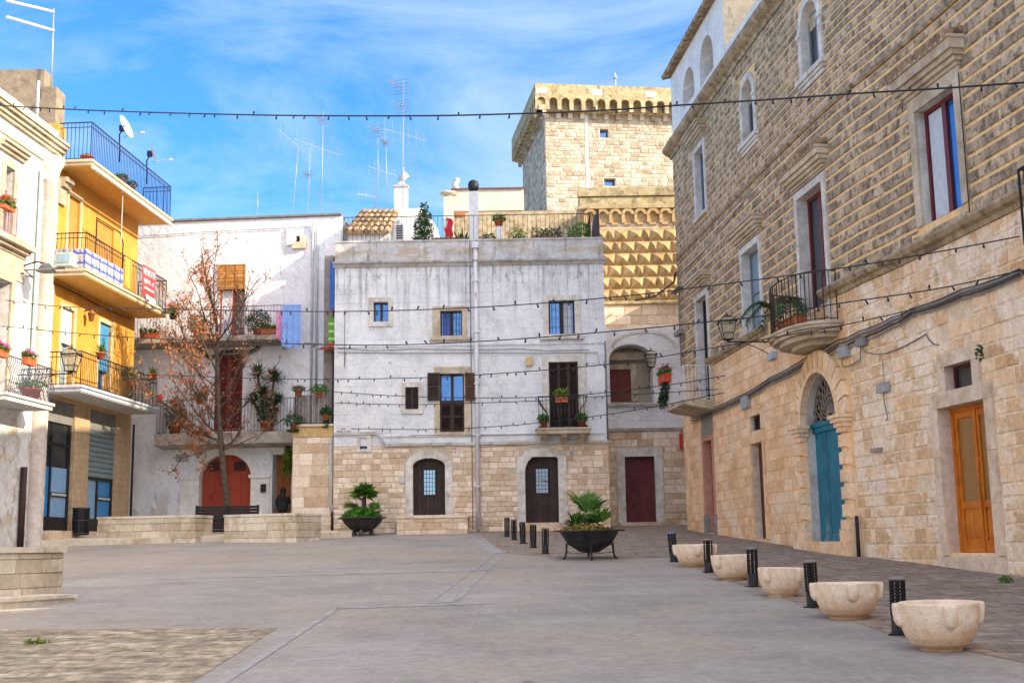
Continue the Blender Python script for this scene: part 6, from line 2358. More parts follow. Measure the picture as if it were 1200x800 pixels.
def lant_at(F, px, ytop, ybot, d, label):
    p = frame_pt(F, px, ybot, d)
    t = frame_pt(F, px, ytop, d)
    s = (t.z - p.z)
    u, _ = F.hit(px, ybot, d)
    w_ = F.map(u, .02, p.z - s * .14)
    return lantern(tuple(p), s, label, arm=[(p.x, p.y, p.z - s * .14), tuple(w_)])
lant_at(FR, 853, 377, 397.5, 1.15, 'dark iron lantern on a long bracket beside the curved balcony of the rusticated building')
lant_at(FY, 83, 415.5, 435, 1.6, 'large lantern with cream panes in front of the lowest yellow balcony')
lant_at(FH, 763, 416, 430, .9, 'small dark lantern in front of the white recessed house, left of the pink flower box')

# ================================================================== pots and balcony plants
def pot_mesh(mb, p, r, h):
    mb.lathe([(0, 0), (r * .72, 0), (r * .95, h * .82), (r * 1.08, h * .82), (r * 1.08, h), (r * .9, h), (r * .85, h * .9), (0, h * .9)], tuple(p), 14)
def potted(p, r, h, kind, label, hgt=.3, wid=None, group='flower pots on the balconies', box=None, leafm=None, rot=0.0, seed=None, name='potted_plant', hang=0.0, potm=None):
    rnd = random.Random(seed if seed is not None else hash(label) % 1000)
    root = thing(name, label, 'potted plant', tuple(p), group)
    q = MB()
    if box:
        L_, W_ = box
        q.cbox((p[0], p[1], p[2] + h * .5), L_, W_, h, rot)
        q.cbox((p[0], p[1], p[2] + h * .93), L_ * 1.04, W_ * 1.12, h * .14, rot)
    else:
        pot_mesh(q, p, r, h)
    q.build('pot', potm or terracotta, root)
    q = MB()
    wid = wid or r * 1.6
    top = (p[0], p[1], p[2] + h + hgt * .35)
    if kind == 'spiky':
        spiky(q, (p[0], p[1], p[2] + h), hgt, 40 if hgt < .8 else 130, rnd, w_=.045 if hgt < .8 else .1)
    elif kind == 'palm':
        for k in range(15):
            a = rnd.uniform(0, 2 * pi)
            prev = None
            for j in range(14):
                f = j / 13
                c = Vector((p[0] + cos(a) * wid * f, p[1] + sin(a) * wid * f, p[2] + h + hgt * (1.9 * f - 1.75 * f * f)))
                if prev is not None and j > 3:
                    t = (c - prev).normalized()
                    s = t.cross(Vector((0, 0, 1))).normalized()
                    for sg in (-1, 1):
                        e = c + (s * sg * .75 + t * .5 - Vector((0, 0, .35))) * hgt * .3
                        q.face([tuple(c - t * .012), tuple(c + t * .03), tuple(e)], rnd.random())
                        q.face([tuple(c + t * .03), tuple(c + t * .07), tuple(e + t * .06)], rnd.random())
                prev = c
    else:
        n = int(260 * max(1, wid * 3) * max(1, hgt * 2.5))
        if box:
            co, si = cos(rot), sin(rot)
            m = max(3, int(box[0] / .16))
            for k in range(m):
                x = (k + .5) / m * box[0] - box[0] / 2
                leafcloud(q, (p[0] + x * co, p[1] + x * si, p[2] + h + hgt * .3), .16, .14, hgt * .55 * rnd.uniform(.7, 1.2), 90, .05, rnd, low=.4)
        else:
            leafcloud(q, top, wid, wid, hgt * .6, min(n, 1500), .055, rnd, low=.2, hollow=.15)
        if hang:
            leafcloud(q, (p[0], p[1], p[2] - hang * .4), wid * .6, wid * .5, hang * .6, 160, .05, rnd)
    q.build('leaves', leafm or leaf_g, root)
    if kind in ('red', 'pink'):
        q = MB()
        ext = box[0] / 2 if box else wid
        for k in range(46 if box else 26):
            x, y = rnd.uniform(-ext, ext), rnd.uniform(-.12, .12) if box else rnd.uniform(-wid, wid)
            co, si = cos(rot), sin(rot)
            c = (p[0] + x * co - y * si, p[1] + x * si + y * co, p[2] + h + hgt * rnd.uniform(.35, 1.0))
            leafcloud(q, c, .05, .05, .04, 6, .035, rnd, hollow=0)
        q.build('blossoms', pet_red if kind == 'red' else pet_pink, root)
    return root
rotY = atan2(1, .074)
def on(F, px, py, d):
    return frame_pt(F, px, py, d)
# yellow house and white corner house
p = on(FY, 102, 183, D1 - .35); potted((p.x, p.y, z_b3t + .03), .2, .26, 'none', 'orange terracotta bowl by the rail at the near end of the top yellow balcony', hgt=.06, wid=.1)
for i, (px, lab) in enumerate(((142, 'brown pot behind the blue railing of the top yellow balcony, nearer of two'), (153, 'brown pot behind the blue railing of the top yellow balcony, farther of two'))):
    u = FY.u(px, 205, D1 - .3)
    p = FY.map(u, D1 - .3, z_b3t + .03)
    potted(tuple(p), .17, .3, 'leafy', lab, hgt=.2)
def rail_box(F, px, py, d, L_, kind, label, h=.17, hgt=.22, rot=None, leafm=None, hang=0):
    p = on(F, px, py, d)
    return potted(tuple(p), .1, h, kind, label, hgt=hgt, box=(L_, .18), rot=rotY if rot is None else rot, leafm=leafm, hang=hang, group='flower boxes hung on balcony railings')
rail_box(FY, 34, 428, D2 + .06, .5, 'pink', 'orange box of pink flowers on the lower railing of the white corner house', h=.2)
rail_box(FY, 1, 418, D2 + .06, .5, 'pink', 'box of pink flowers cut by the left edge of the photo')
rail_box(FY, 8, 246, .5, .6, 'red', 'cluster of red flowers on the small upper railing of the white corner house', h=.1, hgt=.35)
p = FY.map(FY.u(36, 465, D2 - .35), D2 - .35, zlb_t + .02); potted(tuple(p), .28, .38, 'leafy', 'large orange pot on the floor of the corner house balcony', hgt=.28, leafm=leaf_y)
p = on(FY, 118, 421, D1 - .05); potted(tuple(p), .16, .22, 'spiky', 'spiky green fern in an orange pot on the lowest yellow railing', hgt=.45)
p = on(FY, 152, 452, D1 - .1); potted(tuple(p), .14, .2, 'leafy', 'trailing grey green plant on the lowest yellow railing', hgt=.55, wid=.3, leafm=leaf_grey, hang=.6)
p = on(FY, 179, 445, D1 - .05); potted(tuple(p), .15, .2, 'spiky', 'bright green plant in an orange pot at the far end of the lowest yellow railing', hgt=.4, leafm=leaf_y)
p = on(FY, 187, 472, D1 - .05)
q = MB(); q.lathe([(0, 0), (.09, 0), (.1, .3), (0, .3)], tuple(p), 10); q.build('red_canister', flat('bright_red_plastic', (.6, .02, .03), .4), loc=tuple(p))
tag(bpy.data.objects['red_canister'], 'small bright red canister at the far end of the lowest yellow balcony', 'canister')
p = on(FY, 203, 376, D1 - .2)
potted(tuple(at(203, 374, 43.4)), .16, .22, 'red', 'red flowers in a dark pot at the left end of the upper white balcony', hgt=.4, potm=iron)
# white back house
for (px, lab, w_, h, kind, lm) in ((232, 'left of two dark bushy plants on the upper white balcony', .42, .7, 'leafy', leaf_d), (302, 'right of two dark bushy plants on the upper white balcony', .5, .75, 'leafy', leaf_d)):
    u = FL.u(px, 385, .8)
    p = FL.map(u, .75, lb1[2] + .02)
    potted(tuple(p), .2, .26, kind, lab, hgt=h, wid=w_, leafm=lm)
for (px, lab) in ((176, 'red window box on the floor of the upper white balcony, left of the dark plants'), (318, 'red window box on the floor of the upper white balcony by the hanging laundry')):
    p = FL.map(FL.u(px, 390, .8), .8, lb1[2] + .02)
    potted(tuple(p), .1, .2, 'leafy', lab, hgt=.25, box=(.7, .22), rot=0)
p = FL.map(FL.u(205, 500, .75), .72, lb2[2] + .02); potted(tuple(p), .24, .3, 'leafy', 'tall brownish plant behind the tree on the lower white balcony', hgt=1.1, wid=.4, leafm=leaf_grey)
p = FL.map(FL.u(236, 500, .75), .95, lb2[3] - .15); potted(tuple(p), .16, .2, 'leafy', 'small green plant on the lower white railing behind the trunk', hgt=.3, wid=.3)
# yucca
p = FL.map(FL.u(313, 500, .6), .6, lb2[2] + .02)
yc = thing('yucca', 'tall yucca with three spiky heads on the lower white balcony, right of the red shutters', 'potted plant', tuple(p))
q = MB(); pot_mesh(q, p, .26, .36); q.build('pot', terracotta, yc)
q = MB(); qs = MB()
for (px, py, r) in ((302, 440, .6), (321, 446, .65), (308, 462, .5), (324, 472, .55), (297, 470, .5)):
    t_ = at(px, py, p.y)
    qs.tube([(p.x, p.y, p.z + .3), (p.x * .5 + t_.x * .5, p.y, (p.z + t_.z) / 2), tuple(t_)], .045, 6)
    spiky(q, t_, r, 110, rp_, droop=.35, w_=.06)
leafcloud(q, (p.x, p.y, p.z + .75), .42, .35, .55, 500, .07, rp_)
q.build('leaves', leaf_d, yc); qs.build('stem', bark, yc)
# garland over the lower door
q = MB()
us = [FL.hit(x, y, .12) for x, y in ((232, 408), (245, 419), (262, 412), (276, 411), (292, 414), (305, 405))]
for (u, z) in us[:-1]:
    pass
for k in range(40):
    f = k / 39 * (len(us) - 1)
    i = min(int(f), len(us) - 2)
    u, z = us[i][0] + (us[i + 1][0] - us[i][0]) * (f - i), us[i][1] + (us[i + 1][1] - us[i][1]) * (f - i)
    c = FL.map(u, .12, z)
    leafcloud(q, c, .09, .08, .09, 14, .045, rp_, hollow=0)
tag(q.build('garland', leaf_d), 'dark green garland slung under the upper white balcony', 'garland')
# terrace pier plants
zp2 = zr
def pp(px, py, d=-.05): return tuple(on(FC, px, py, d))
for (px, py, kind, lab, hgt, wid, lm, hang) in ((374, 466, 'leafy', 'bright green bush on the railing of the stone pier terrace', .35, .36, leaf_g, 0), (350, 464, 'leafy', 'small reddish leaved plant on the railing of the stone pier terrace', .22, .26, leaf_grey, 0),
                                               (382, 492, 'leafy', 'terracotta box plant at the right foot of the stone pier railing', .35, .22, leaf_d, .3), (344, 503, 'leafy', 'dark green bush hanging at the top left corner of the stone pier', .4, .42, leaf_d, .1)):
    potted(pp(px, py, .05), .13, .17, kind, lab, hgt=hgt, wid=wid, leafm=lm, hang=hang)
p = on(FL, 337, 560, .25)
sh_ = thing('hanging_shrub', 'yellow green shrub hanging at the right side of the open doorway', 'plant', tuple(p))
q = MB(); leafcloud(q, (p.x, p.y, p.z + .6), .2, .2, .6, 420, .07, rp_, hollow=.1)
for k in range(6):
    spiky(q, (p.x, p.y, p.z + .25 + .16 * k), .3, 10, rp_, droop=.9)
q.build('leaves', leaf_y, sh_)
# centre house balcony pots
zbal = FC.z(660, 502.6, .5)
for (px, lab) in ((637, 'round green plant in a small pot, left on the bowed balcony'), (682, 'round green plant in a small pot, right on the bowed balcony')):
    u = FC.u(px, 500, .5)
    potted(tuple(FC.map(u, .55, zbal + .06)), .13, .2, 'leafy', lab, hgt=.3, wid=.22)
p = on(FC, 658, 471.5, .78)
potted(tuple(p), .1, .18, 'leafy', 'bright green plant in an orange box hooked on the bowed balcony railing', hgt=.4, box=(.42, .18), rot=0, leafm=leaf_y)
# small white balcony of the rusticated building with its flower box
q = MB(FR)
o = R_m1
dB = 1.0
zS = o['z0']
q.prism([(0, zS - .3), (dB * .6, zS - .22), (dB, zS - .12), (dB, zS), (0, zS)], o['u0'] - .55, o['u1'] + .5, axis=0)
bb_ = q.build('balcony', limestone, palace)
rail_path(FR, bb_, [(o['u0'] - .5, 0), (o['u0'] - .5, dB - .06), (o['u1'] + .45, dB - .06), (o['u1'] + .45, 0)], zS + .02, zS + 1.05, iron_white, sp=.12, r=.011)
p = on(FR, 787, 450, dB + .05)
fr_rot = atan2(-1, .091)
pt = FR.map(o['u0'] - .35, dB + .08, zS + .78)
potted(tuple(pt), .1, .26, 'pink', 'red box of pink flowers with ivy trailing from the small white balcony', hgt=.36, box=(1.0, .22), rot=fr_rot, potm=flat('red_plastic_box', (.5, .05, .02), .5), group='flower boxes hung on balcony railings')
q = MB()
for k in range(9):
    c = FR.map(o['u0'] - .75 + .07 * k, dB + .1, zS + .68 - .09 * (8 - k) if k > 3 else zS + .2 + .05 * k)
    leafcloud(q, tuple(c), .15, .13, .22, 60, .055, rp_, hollow=0)
tag(q.build('ivy', leaf_d), 'dark green ivy trailing below the pink flower box', 'ivy')
# curved balcony of the red framed door
o = R_md
uc = (o['u0'] + o['u1']) / 2
zS = FR.z(970, 383)
dC = 1.0
hw = 1.5
pl_ = [(uc - hw * cos(pi * k / 14), .12 + (dC - .12) * sin(pi * k / 14) ** .7) for k in range(15)]
q = MB(FR)
q.prism([(uc - hw, 0)] + pl_ + [(uc + hw, 0)], zS - .14, zS, axis=2)
for (sc_, z0, z1) in ((.93, zS - .22, zS - .141), (.8, zS - .32, zS - .221), (.55, zS - .42, zS - .321)):
    q.prism([(uc - hw * sc_, 0)] + [(uc + (u - uc) * sc_, d * sc_) for u, d in pl_] + [(uc + hw * sc_, 0)], z0, z1, axis=2)
q.prism([(uc - hw - .05, 0)] + [(uc + (u - uc) * 1.035, d * 1.04) for u, d in pl_] + [(uc + hw + .05, 0)], zS - .07, zS - .02, axis=2)
cb = q.build('balcony', limestone, palace)
rail_path(FR, cb, [(uc + (u - uc) * .96, d * .94) for u, d in pl_], zS, zS + 1.12, flat('brown_iron', (.05, .028, .024), .6), sp=.14, r=.010, rail=.018)
p = FR.map(uc - .55, dC * .62, zS + .01)
potted(tuple(p), .17, .3, 'palm', 'small arching palm in a terracotta pot on the curved balcony', hgt=.95, wid=1.0, leafm=leaf_d)
p = FR.map(uc + .35, dC * .72, zS + .01)
potted(tuple(p), .1, .2, 'none', 'long terracotta trough on the curved balcony by the red door', hgt=.05, box=(1.1, .22), rot=fr_rot)
# ================================================================== roof terrace things
def TT(px, py, Y):
    p = at(px, py, Y)
    return (p.x, p.y, p.z)
ZT = z_fl
def boxpx(mb, x0, y0, x1, y1, Y, dep, zlow=None):
    a, z1 = TT(x0, (y0 + y1) / 2, Y)[0], TT((x0 + x1) / 2, y0, Y)[2]
    b, z0 = TT(x1, (y0 + y1) / 2, Y)[0], TT((x0 + x1) / 2, y1, Y)[2]
    mb.box(a, b, Y, Y + dep, z0 if zlow is None else zlow, z1)
    return a, b, z0, z1
# tiled hut
hut = thing('tiled_roof_hut', 'small white hut with a sloping roof of old tiles on the roof terrace', 'hut', TT(436, 283, 43.6)[:2] + (ZT,))
q = MB()
a, b, z0, z1 = boxpx(q, 406, 270, 455, 284, 43.6, 2.4, ZT - .5)
q.prism([(a, z1), (b, z1), (b + .35, z1 + .85), (a + .5, z1 + .85)], 45.9, 45.98, axis=1)
q.build('wall', white_plaster, hut)
q = MB()
n = 7
for k in range(n):
    f0 = TT(403 + (456 - 403) * (k + .5) / n, 272.5, 43.4)
    f1 = TT(424 + (468 - 424) * (k + .5) / n, 247, 45.9)
    m = 5
    for j in range(m):
        s0, s1 = j / m, (j + 1.12) / m
        P = lambda s, dz: (f0[0] + (f1[0] - f0[0]) * s, f0[1] + (f1[1] - f0[1]) * s, f0[2] + (f1[2] - f0[2]) * s + dz)
        q.tube([P(s0, .03), P(s1, -.02)], [.12, .095], 8, tone=RND.random())
a0, a1, c0, c1 = TT(402, 273.5, 43.4), TT(457, 273.5, 43.4), TT(424, 248.5, 45.9), TT(468, 248.5, 45.9)
q.face([a0, a1, c1, c0])
q.build('roof', mat('warm_old_tile', [(.22, .12, .06), (.36, .25, .15), (.5, .4, .28)], sc=9, tone=.4, bump=.4, stains=[dict(sc=6, lo=.5, hi=.6, amt=.85, col=(.07, .055, .04))]), hut)
ac = thing('air_conditioner', 'white air conditioner unit with a dark fan grille beside the tiled hut', 'air conditioner', TT(468, 281, 44.4))
q = MB(); a, b, z0, z1 = boxpx(q, 456, 262, 473, 282, 44.4, .35); q.build('case', flat('ac_white', (.62, .64, .67), .4), ac)
q = MB()
for k in range(6):
    z = z0 + .1 + (z1 - z0 - .2) * k / 5
    q.box(a + (b - a) * .5, b - .04, 44.37, 44.395, z - .02, z + .02)
q.build('grille', iron, ac)
def chimney(label, x0, x1, ytop, Y, wdt, m, capfn, zl=None, yb=284):
    a, b = TT(x0, (ytop + yb) / 2, Y)[0], TT(x1, (ytop + yb) / 2, Y)[0]
    z1 = TT((x0 + x1) / 2, ytop, Y)[2]
    zl = ZT - .1 if zl is None else zl
    root = thing('chimney', label, 'chimney', ((a + b) / 2, Y + wdt / 2, zl))
    q = MB(); q.box(a, b, Y, Y + wdt, zl, z1); q.build('stack', m, root)
    q = MB(); capfn(q, (a + b) / 2, Y + wdt / 2, z1, b - a); q.build('cap', zinc if 'zinc' in label or 'cowl' in label else (iron if 'black' in label else limestone), root)
    return root
def cap_black(q, x, y, z, w_):
    q.lathe([(w_ * .35, -.02), (w_ * .38, .02), (w_ * .55, .12), (w_ * .6, .28), (w_ * .5, .4), (w_ * .25, .46), (0, .47)], (x, y, z), 16)
def cap_flat(q, x, y, z, w_):
    q.lathe([(w_ * .5, 0), (w_ * .55, .08), (w_ * .95, .12), (w_ * .9, .2), (0, .26)], (x, y, z), 14)
def cap_cowl(q, x, y, z, w_):
    q.box(x - w_ * .6, x + w_ * .6, y - w_ * .6, y + w_ * .6, z, z + .08)
    q.lathe([(w_ * .55, .08), (w_ * .2, .3)], (x, y, z), 12)
    q.tube([(x, y, z + .2), (x + .05, y, z + .45), (x + .22, y, z + .62)], [.12, .15, .17], 10)
    q.tube([(x + .05, y, z + .5), (x + .1, y, z + .9)], [.06, .02], 6)
chimney('white chimney with a round black cap in the middle of the terrace front', 549.5, 560.5, 224, 43.0, .36, flat('bluish_white_paint', (.66, .67, .7), .7), cap_black)
chimney('cream round topped chimney with a flat cap, left of the red cloth', 520, 531, 230, 46.5, .38, cream, cap_flat, zl=ZT)
chimney('tall white chimney with a metal wind cowl behind the tiled hut', 462, 477, 219, 47.5, .5, white_plaster, cap_cowl, zl=ZT)
wc = TT(534, 226, 52.5)
q = MB()
q.lathe([(.22, -.6), (.22, 0), (.14, .12)], wc, 12)
for k in range(9):
    a = 2.2 * pi * k / 8
    q.lathe([(.1, 0), (.17, .04), (.1, .08)], (wc[0] + .05 * cos(a), wc[1], wc[2] + .1 + .06 * k), 8)
q.build('wind_cowl', flat('pale_zinc', (.6, .6, .6), .4), rt)
# bay tree in a pot
tp_ = TT(497, 281, 44.0)
bay = thing('bay_tree', 'narrow dark green bay tree standing behind the terrace railing', 'tree', (tp_[0], tp_[1], ZT))
q = MB(); q.tube([(tp_[0], tp_[1], ZT), (tp_[0] + .03, tp_[1], ZT + 1.4)], [.05, .02], 6); q.build('trunk', bark, bay)
q = MB()
for (dz, r, n) in ((.4, .38, 420), (.8, .42, 520), (1.2, .4, 460), (1.6, .3, 320), (1.95, .17, 130)):
    leafcloud(q, (tp_[0] + rp_.uniform(-.05, .05), tp_[1], ZT + dz), r, r, .3, n, .06, rp_, hollow=.2)
q.build('crown', leaf_d, bay)
q = MB(); pot_mesh(q, (tp_[0], tp_[1], ZT), .22, .3); q.build('pot', terracotta, bay)
# red and white cloth
q = MB()
xa, xb = TT(519, 265, 43.5)[0], TT(530.5, 265, 43.5)[0]
za, zb_ = TT(525, 278, 43.5)[2], TT(525, 255, 43.5)[2]
n, m = 10, 8
V = lambda i, j: (xa + (xb - xa) * i / n + .03 * sin(j * 1.3), 43.5 + .05 * sin(i * 1.9 + j * .3), za + (zb_ - za) * j / m - .12 * abs(i / n - .5) * (j == m))
for i in range(n):
    for j in range(m):
        q.mi = 1 if (i < 4 and j > 3) or (i < 2) else 0
        q.face([V(i, j), V(i + 1, j), V(i + 1, j + 1), V(i, j + 1)])
cl = q.build('hanging_cloth', [flat('red_cloth', (.62, .03, .06), .8), flat('white_cloth', (.7, .68, .7), .8)], smooth=True)
tag(cl, 'red and white cloth hanging on the roof terrace between the chimneys', 'cloth')
potted(TT(527, 281, 43.1)[:2] + (z_par + .06,), .1, .2, 'none', 'long red planter trough on the terrace edge, left of the black capped chimney', hgt=.05, box=(1.0, .24), rot=0, group='planters on the roof terrace', potm=flat('red_brown_plastic', (.36, .09, .05), .6))
potted(TT(641, 281, 43.1)[:2] + (z_par + .06,), .1, .2, 'leafy', 'long red planter trough with sparse plants, right part of the roof terrace', hgt=.5, box=(1.1, .24), rot=0, group='planters on the roof terrace', leafm=leaf_grey, potm=flat('red_brown_plastic', (.36, .09, .05), .6))
pl1 = potted(TT(542, 281, 44.2)[:2] + (ZT,), .2, .3, 'spiky', 'dark arching palm beside the black capped chimney on the terrace', hgt=1.0, wid=.7, group='planters on the roof terrace', leafm=leaf_d)
potted(TT(572, 281, 44.2)[:2] + (ZT,), .2, .3, 'leafy', 'low dark plant right of the black capped chimney', hgt=.75, wid=.45, group='planters on the roof terrace', leafm=leaf_d)
potted(TT(606, 281, 43.6)[:2] + (ZT,), .2, .3, 'leafy', 'yellow green bush behind the middle of the terrace railing', hgt=.8, wid=.4, group='planters on the roof terrace', leafm=leaf_y)
potted(TT(680, 281, 43.6)[:2] + (ZT,), .22, .3, 'leafy', 'round green shrub at the right end of the roof terrace', hgt=.95, wid=.52, group='planters on the roof terrace')
pd_ = TT(585, 283, 43.6)
q = MB(); q.box(pd_[0] - .12, pd_[0] + .12, pd_[1] - .12, pd_[1] + .12, ZT, TT(585, 266, 43.6)[2]); 
tag(q.build('pedestal', white_plaster), 'slim white pedestal carrying a red pot on the roof terrace', 'pedestal')
potted((pd_[0], pd_[1], TT(585, 266, 43.6)[2]), .17, .24, 'leafy', 'red pot with a small plant on the white pedestal', hgt=.25, group='planters on the roof terrace')
q = MB()
a, z0 = TT(692, 280, 44.0)[0], ZT
b, z1 = TT(701, 262, 44.0)[0], TT(697, 250, 44.0)[2]
q.prism([(a, z0), (b, z0), (b, z1), (a + .12, z1 - .25)], 43.4, 44.6, axis=1)
tag(q.build('covered_furniture', flat('dark_grey_cover', (.05, .05, .06), .7)), 'tall dark covered object at the right end of the roof terrace', 'cover')

# ================================================================== aerials
alu = flat('aluminium_tube', (.36, .37, .4), .45, .1, metal=.4)
def antenna(label, base, top, booms=(), panels=(), guys=(), Y=47.5, r=.016):
    b, t = at(base[0], base[1], Y), at(top[0], top[1], Y)
    root = thing('tv_antenna', label, 'antenna', tuple(b), 'television aerials on the roofs')
    q = MB(); q.tube([tuple(b), tuple(b.lerp(t, .5)), tuple(t)], [r, r * .9, r * .7], 6); q.build('mast', alu, root)
    for (x0, y0, x1, y1, n, l) in booms:
        q = MB()
        A, B = at(x0, y0, Y - .15), at(x1, y1, Y + .15)
        q.tube([tuple(A), tuple(B)], .011, 4)
        for k in range(n):
            c = A.lerp(B, (k + .3) / (n - .4))
            h = l * (1.15 - .35 * k / n) * .5
            q.tube([(c.x, c.y, c.z - h), (c.x, c.y, c.z + h)], .006, 4)
        q.build('yagi', alu, root)
    for (x, y, s) in panels:
        c = at(x, y, Y)
        q = MB()
        for k in range(5):
            z = c.z + (k - 2) * s * .25
            q.tube([(c.x - s * .5, c.y + .1, z), (c.x + s * .5, c.y - .1, z)], .008, 4)
        for sx in (-.5, .5): q.tube([(c.x + s * sx, c.y, c.z - s * .5), (c.x + s * sx, c.y, c.z + s * .5)], .008, 4)
        q.tube([(c.x, c.y, c.z), (c.x - s * .8, c.y - .3, c.z + s * .25)], .012, 4)
        for k in range(4): q.cbox((c.x - s * .2 * k, c.y - .08 * k, c.z + s * .06 * k), .07, .04, .07)
        q.build('panel', flat('dark_aluminium', (.16, .17, .2), .5), root)
    for (x0, y0, x1, y1) in guys:
        q = MB(); q.tube([tuple(at(x0, y0, Y)), tuple(at(x1, y1, Y))], .005, 3); q.build('guy_wire', cable_grey, root)
    return root
antenna('leftmost tall aerial with a long slanting boom, over the white house roof', (342.7, 252), (350, 168), [(326.7, 152, 362.7, 183, 6, .75)], guys=[(348, 205, 300, 236), (346, 200, 402, 256)])
antenna('thin aerial with a sloping boom, second from the left over the white house', (360.5, 252), (364, 168), [(345, 163, 399, 182, 6, .6)], [(362, 205, .3)])
antenna('tallest aerial mast of the left cluster, standing on a tripod', (376.8, 250), (378.7, 130), [], [(378, 141, .35)], guys=[(349, 211, 404, 250), (379, 238, 369, 250), (379, 150, 421, 217), (379, 160, 392, 250)])
antenna('slim aerial with a square grid, left of the wind cowl chimney', (443, 252), (442.7, 145), [], [(442.5, 154, .45)])
antenna('slim aerial with one slanting boom, next to the wind cowl chimney', (454, 252), (452, 158), [(430.7, 194.7, 464.8, 206, 6, .6)], [(452, 168, .25)])
antenna('tallest aerial with two panels and a long boom, beside the tiled hut', (471.5, 256), (473, 94), [(448, 150.7, 499.5, 164.8, 6, .8)], [(470, 102, .6), (472, 125, .5)], guys=[(475, 160, 492, 226), (474, 150, 490, 200)], Y=47.0)
antenna('short aerial with a small boom, lowest of the cluster', (438.7, 252), (440, 200), [(418.7, 227, 440, 230.7, 5, .4)])
antenna('plain bare pole on the roof of the white house', (302, 255), (302, 224))
antenna('mast with two thick white tubes above the white corner house', (60, 106), (63, 10), [], [], Y=38.5, r=.03)
o = [x for x in COL.objects if x.name.startswith('tv_antenna')][-1]
for (x0, y0, x1, y1) in ((8, 1, 63, 14), (8, 20, 63, 36)):
    q = MB(); q.tube([tuple(at(x0, y0, 36.5)), tuple(at(x1, y1, 38.5))], .045, 8)
    q.build('tube_boom', flat('white_tube', (.68, .68, .7), .4), o)
# satellite dishes
def dish(label, cx, cy, px, py, ax, ay, R_, nrm):
    Yd = FY.map(FY.u(cx, cy, .7), .7, 0).y
    c = at(cx, cy, Yd)
    root = thing('satellite_dish', label, 'satellite dish', tuple(at(px, py, Yd)), 'satellite dishes over the top yellow balcony')
    n = Vector(nrm).normalized()
    a = n.orthogonal().normalized()
    b = n.cross(a)
    q = MB(); q.sm = True
    for i in range(5):
        for k in range(24):
            P = lambda r, t: tuple(c + (a * cos(t) + b * sin(t)) * R_ * r + n * (.22 * R_ * r * r))
            t0_, t1_ = 2 * pi * k / 24, 2 * pi * (k + 1) / 24
            q.face([P(i / 5, t0_), P((i + 1) / 5, t0_), P((i + 1) / 5, t1_), P(i / 5, t1_)] if i else [P(0, 0), P(.2, t0_), P(.2, t1_)])
    q.build('reflector', flat('dish_white', (.7, .7, .7), .4), root)
    q = MB(); e = at(ax, ay, Yd - .1); q.tube([tuple(c - Vector((0, 0, R_ * .8))), tuple(e)], .014, 5); q.cbox(tuple(e), .12, .08, .08); q.build('feed_arm', zinc, root)
    q = MB(); q.tube([tuple(at(px, py, Yd)), tuple(at(px, cy + 8, Yd)), tuple(c)], .025, 6); q.cbox(tuple(c - n * .08), .16, .16, .2); q.build('mount', iron_blue, root)
dish('larger white satellite dish on the blue railed balcony, nearer one', 145.5, 149.5, 140, 190, 167, 155.5, .42, (.9, -.12, .35))
dish('smaller satellite dish at the far end of the blue railed balcony', 178, 180, 172, 216, 200, 187, .4, (.93, .2, .25))

# ================================================================== cloths, sign, lamps on the left
def cloth(name, label, cat, F, u0, u1, d, z0, z1, mats, fn=None, wave=.04, n=16, m=12):
    q = MB(F)
    V = lambda i, j: (u0 + (u1 - u0) * i / n, d + wave * sin(i * 1.35) * (1 - j / m * .6) + .01 * sin(j), z0 + (z1 - z0) * j / m + (.06 * sin(i * .8) if j == 0 else 0))
    for i in range(n):
        for j in range(m):
            q.mi = fn(i, j) if fn else 0
            q.face([V(i, j), V(i + 1, j), V(i + 1, j + 1), V(i, j + 1)])
    o = q.build(name, mats, smooth=True)
    return tag(o, label, cat)
lb_ = flat('light_blue_cloth', (.22, .38, .78), .85)
cloth('laundry', 'light blue bed sheet drying over the right end of the upper white balcony', 'laundry', FL, FL.u(330, 380, 1.05), FL.u(353, 380, 1.05), 1.06, FL.z(341, 407, 1.05), FL.z(341, 357, 1.05), [lb_])
cloth('laundry', 'pink towel drying beside the light blue bed sheet', 'laundry', FL, FL.u(323, 380, 1.08), FL.u(329.5, 380, 1.08), 1.03, FL.z(326, 398, 1.05), FL.z(326, 365, 1.05), [flat('pink_cloth', (.6, .25, .45), .85)], n=6)
gcl = [flat('green_cloth', (.1, .3, .05), .85), flat('lime_cloth', (.35, .55, .2), .85), flat('orange_red_cloth', (.55, .12, .05), .85)]
cloth('laundry', 'green striped cloth with a red hem hanging between the two white houses', 'laundry', FC, FC.u(385, 380, -.3), FC.u(394, 380, -.3), -.3, FC.z(389, 407, -.3), FC.z(389, 372, -.3), gcl, lambda i, j: 2 if j < 2 else (1 if j % 3 == 0 else 0), wave=.02, n=6)
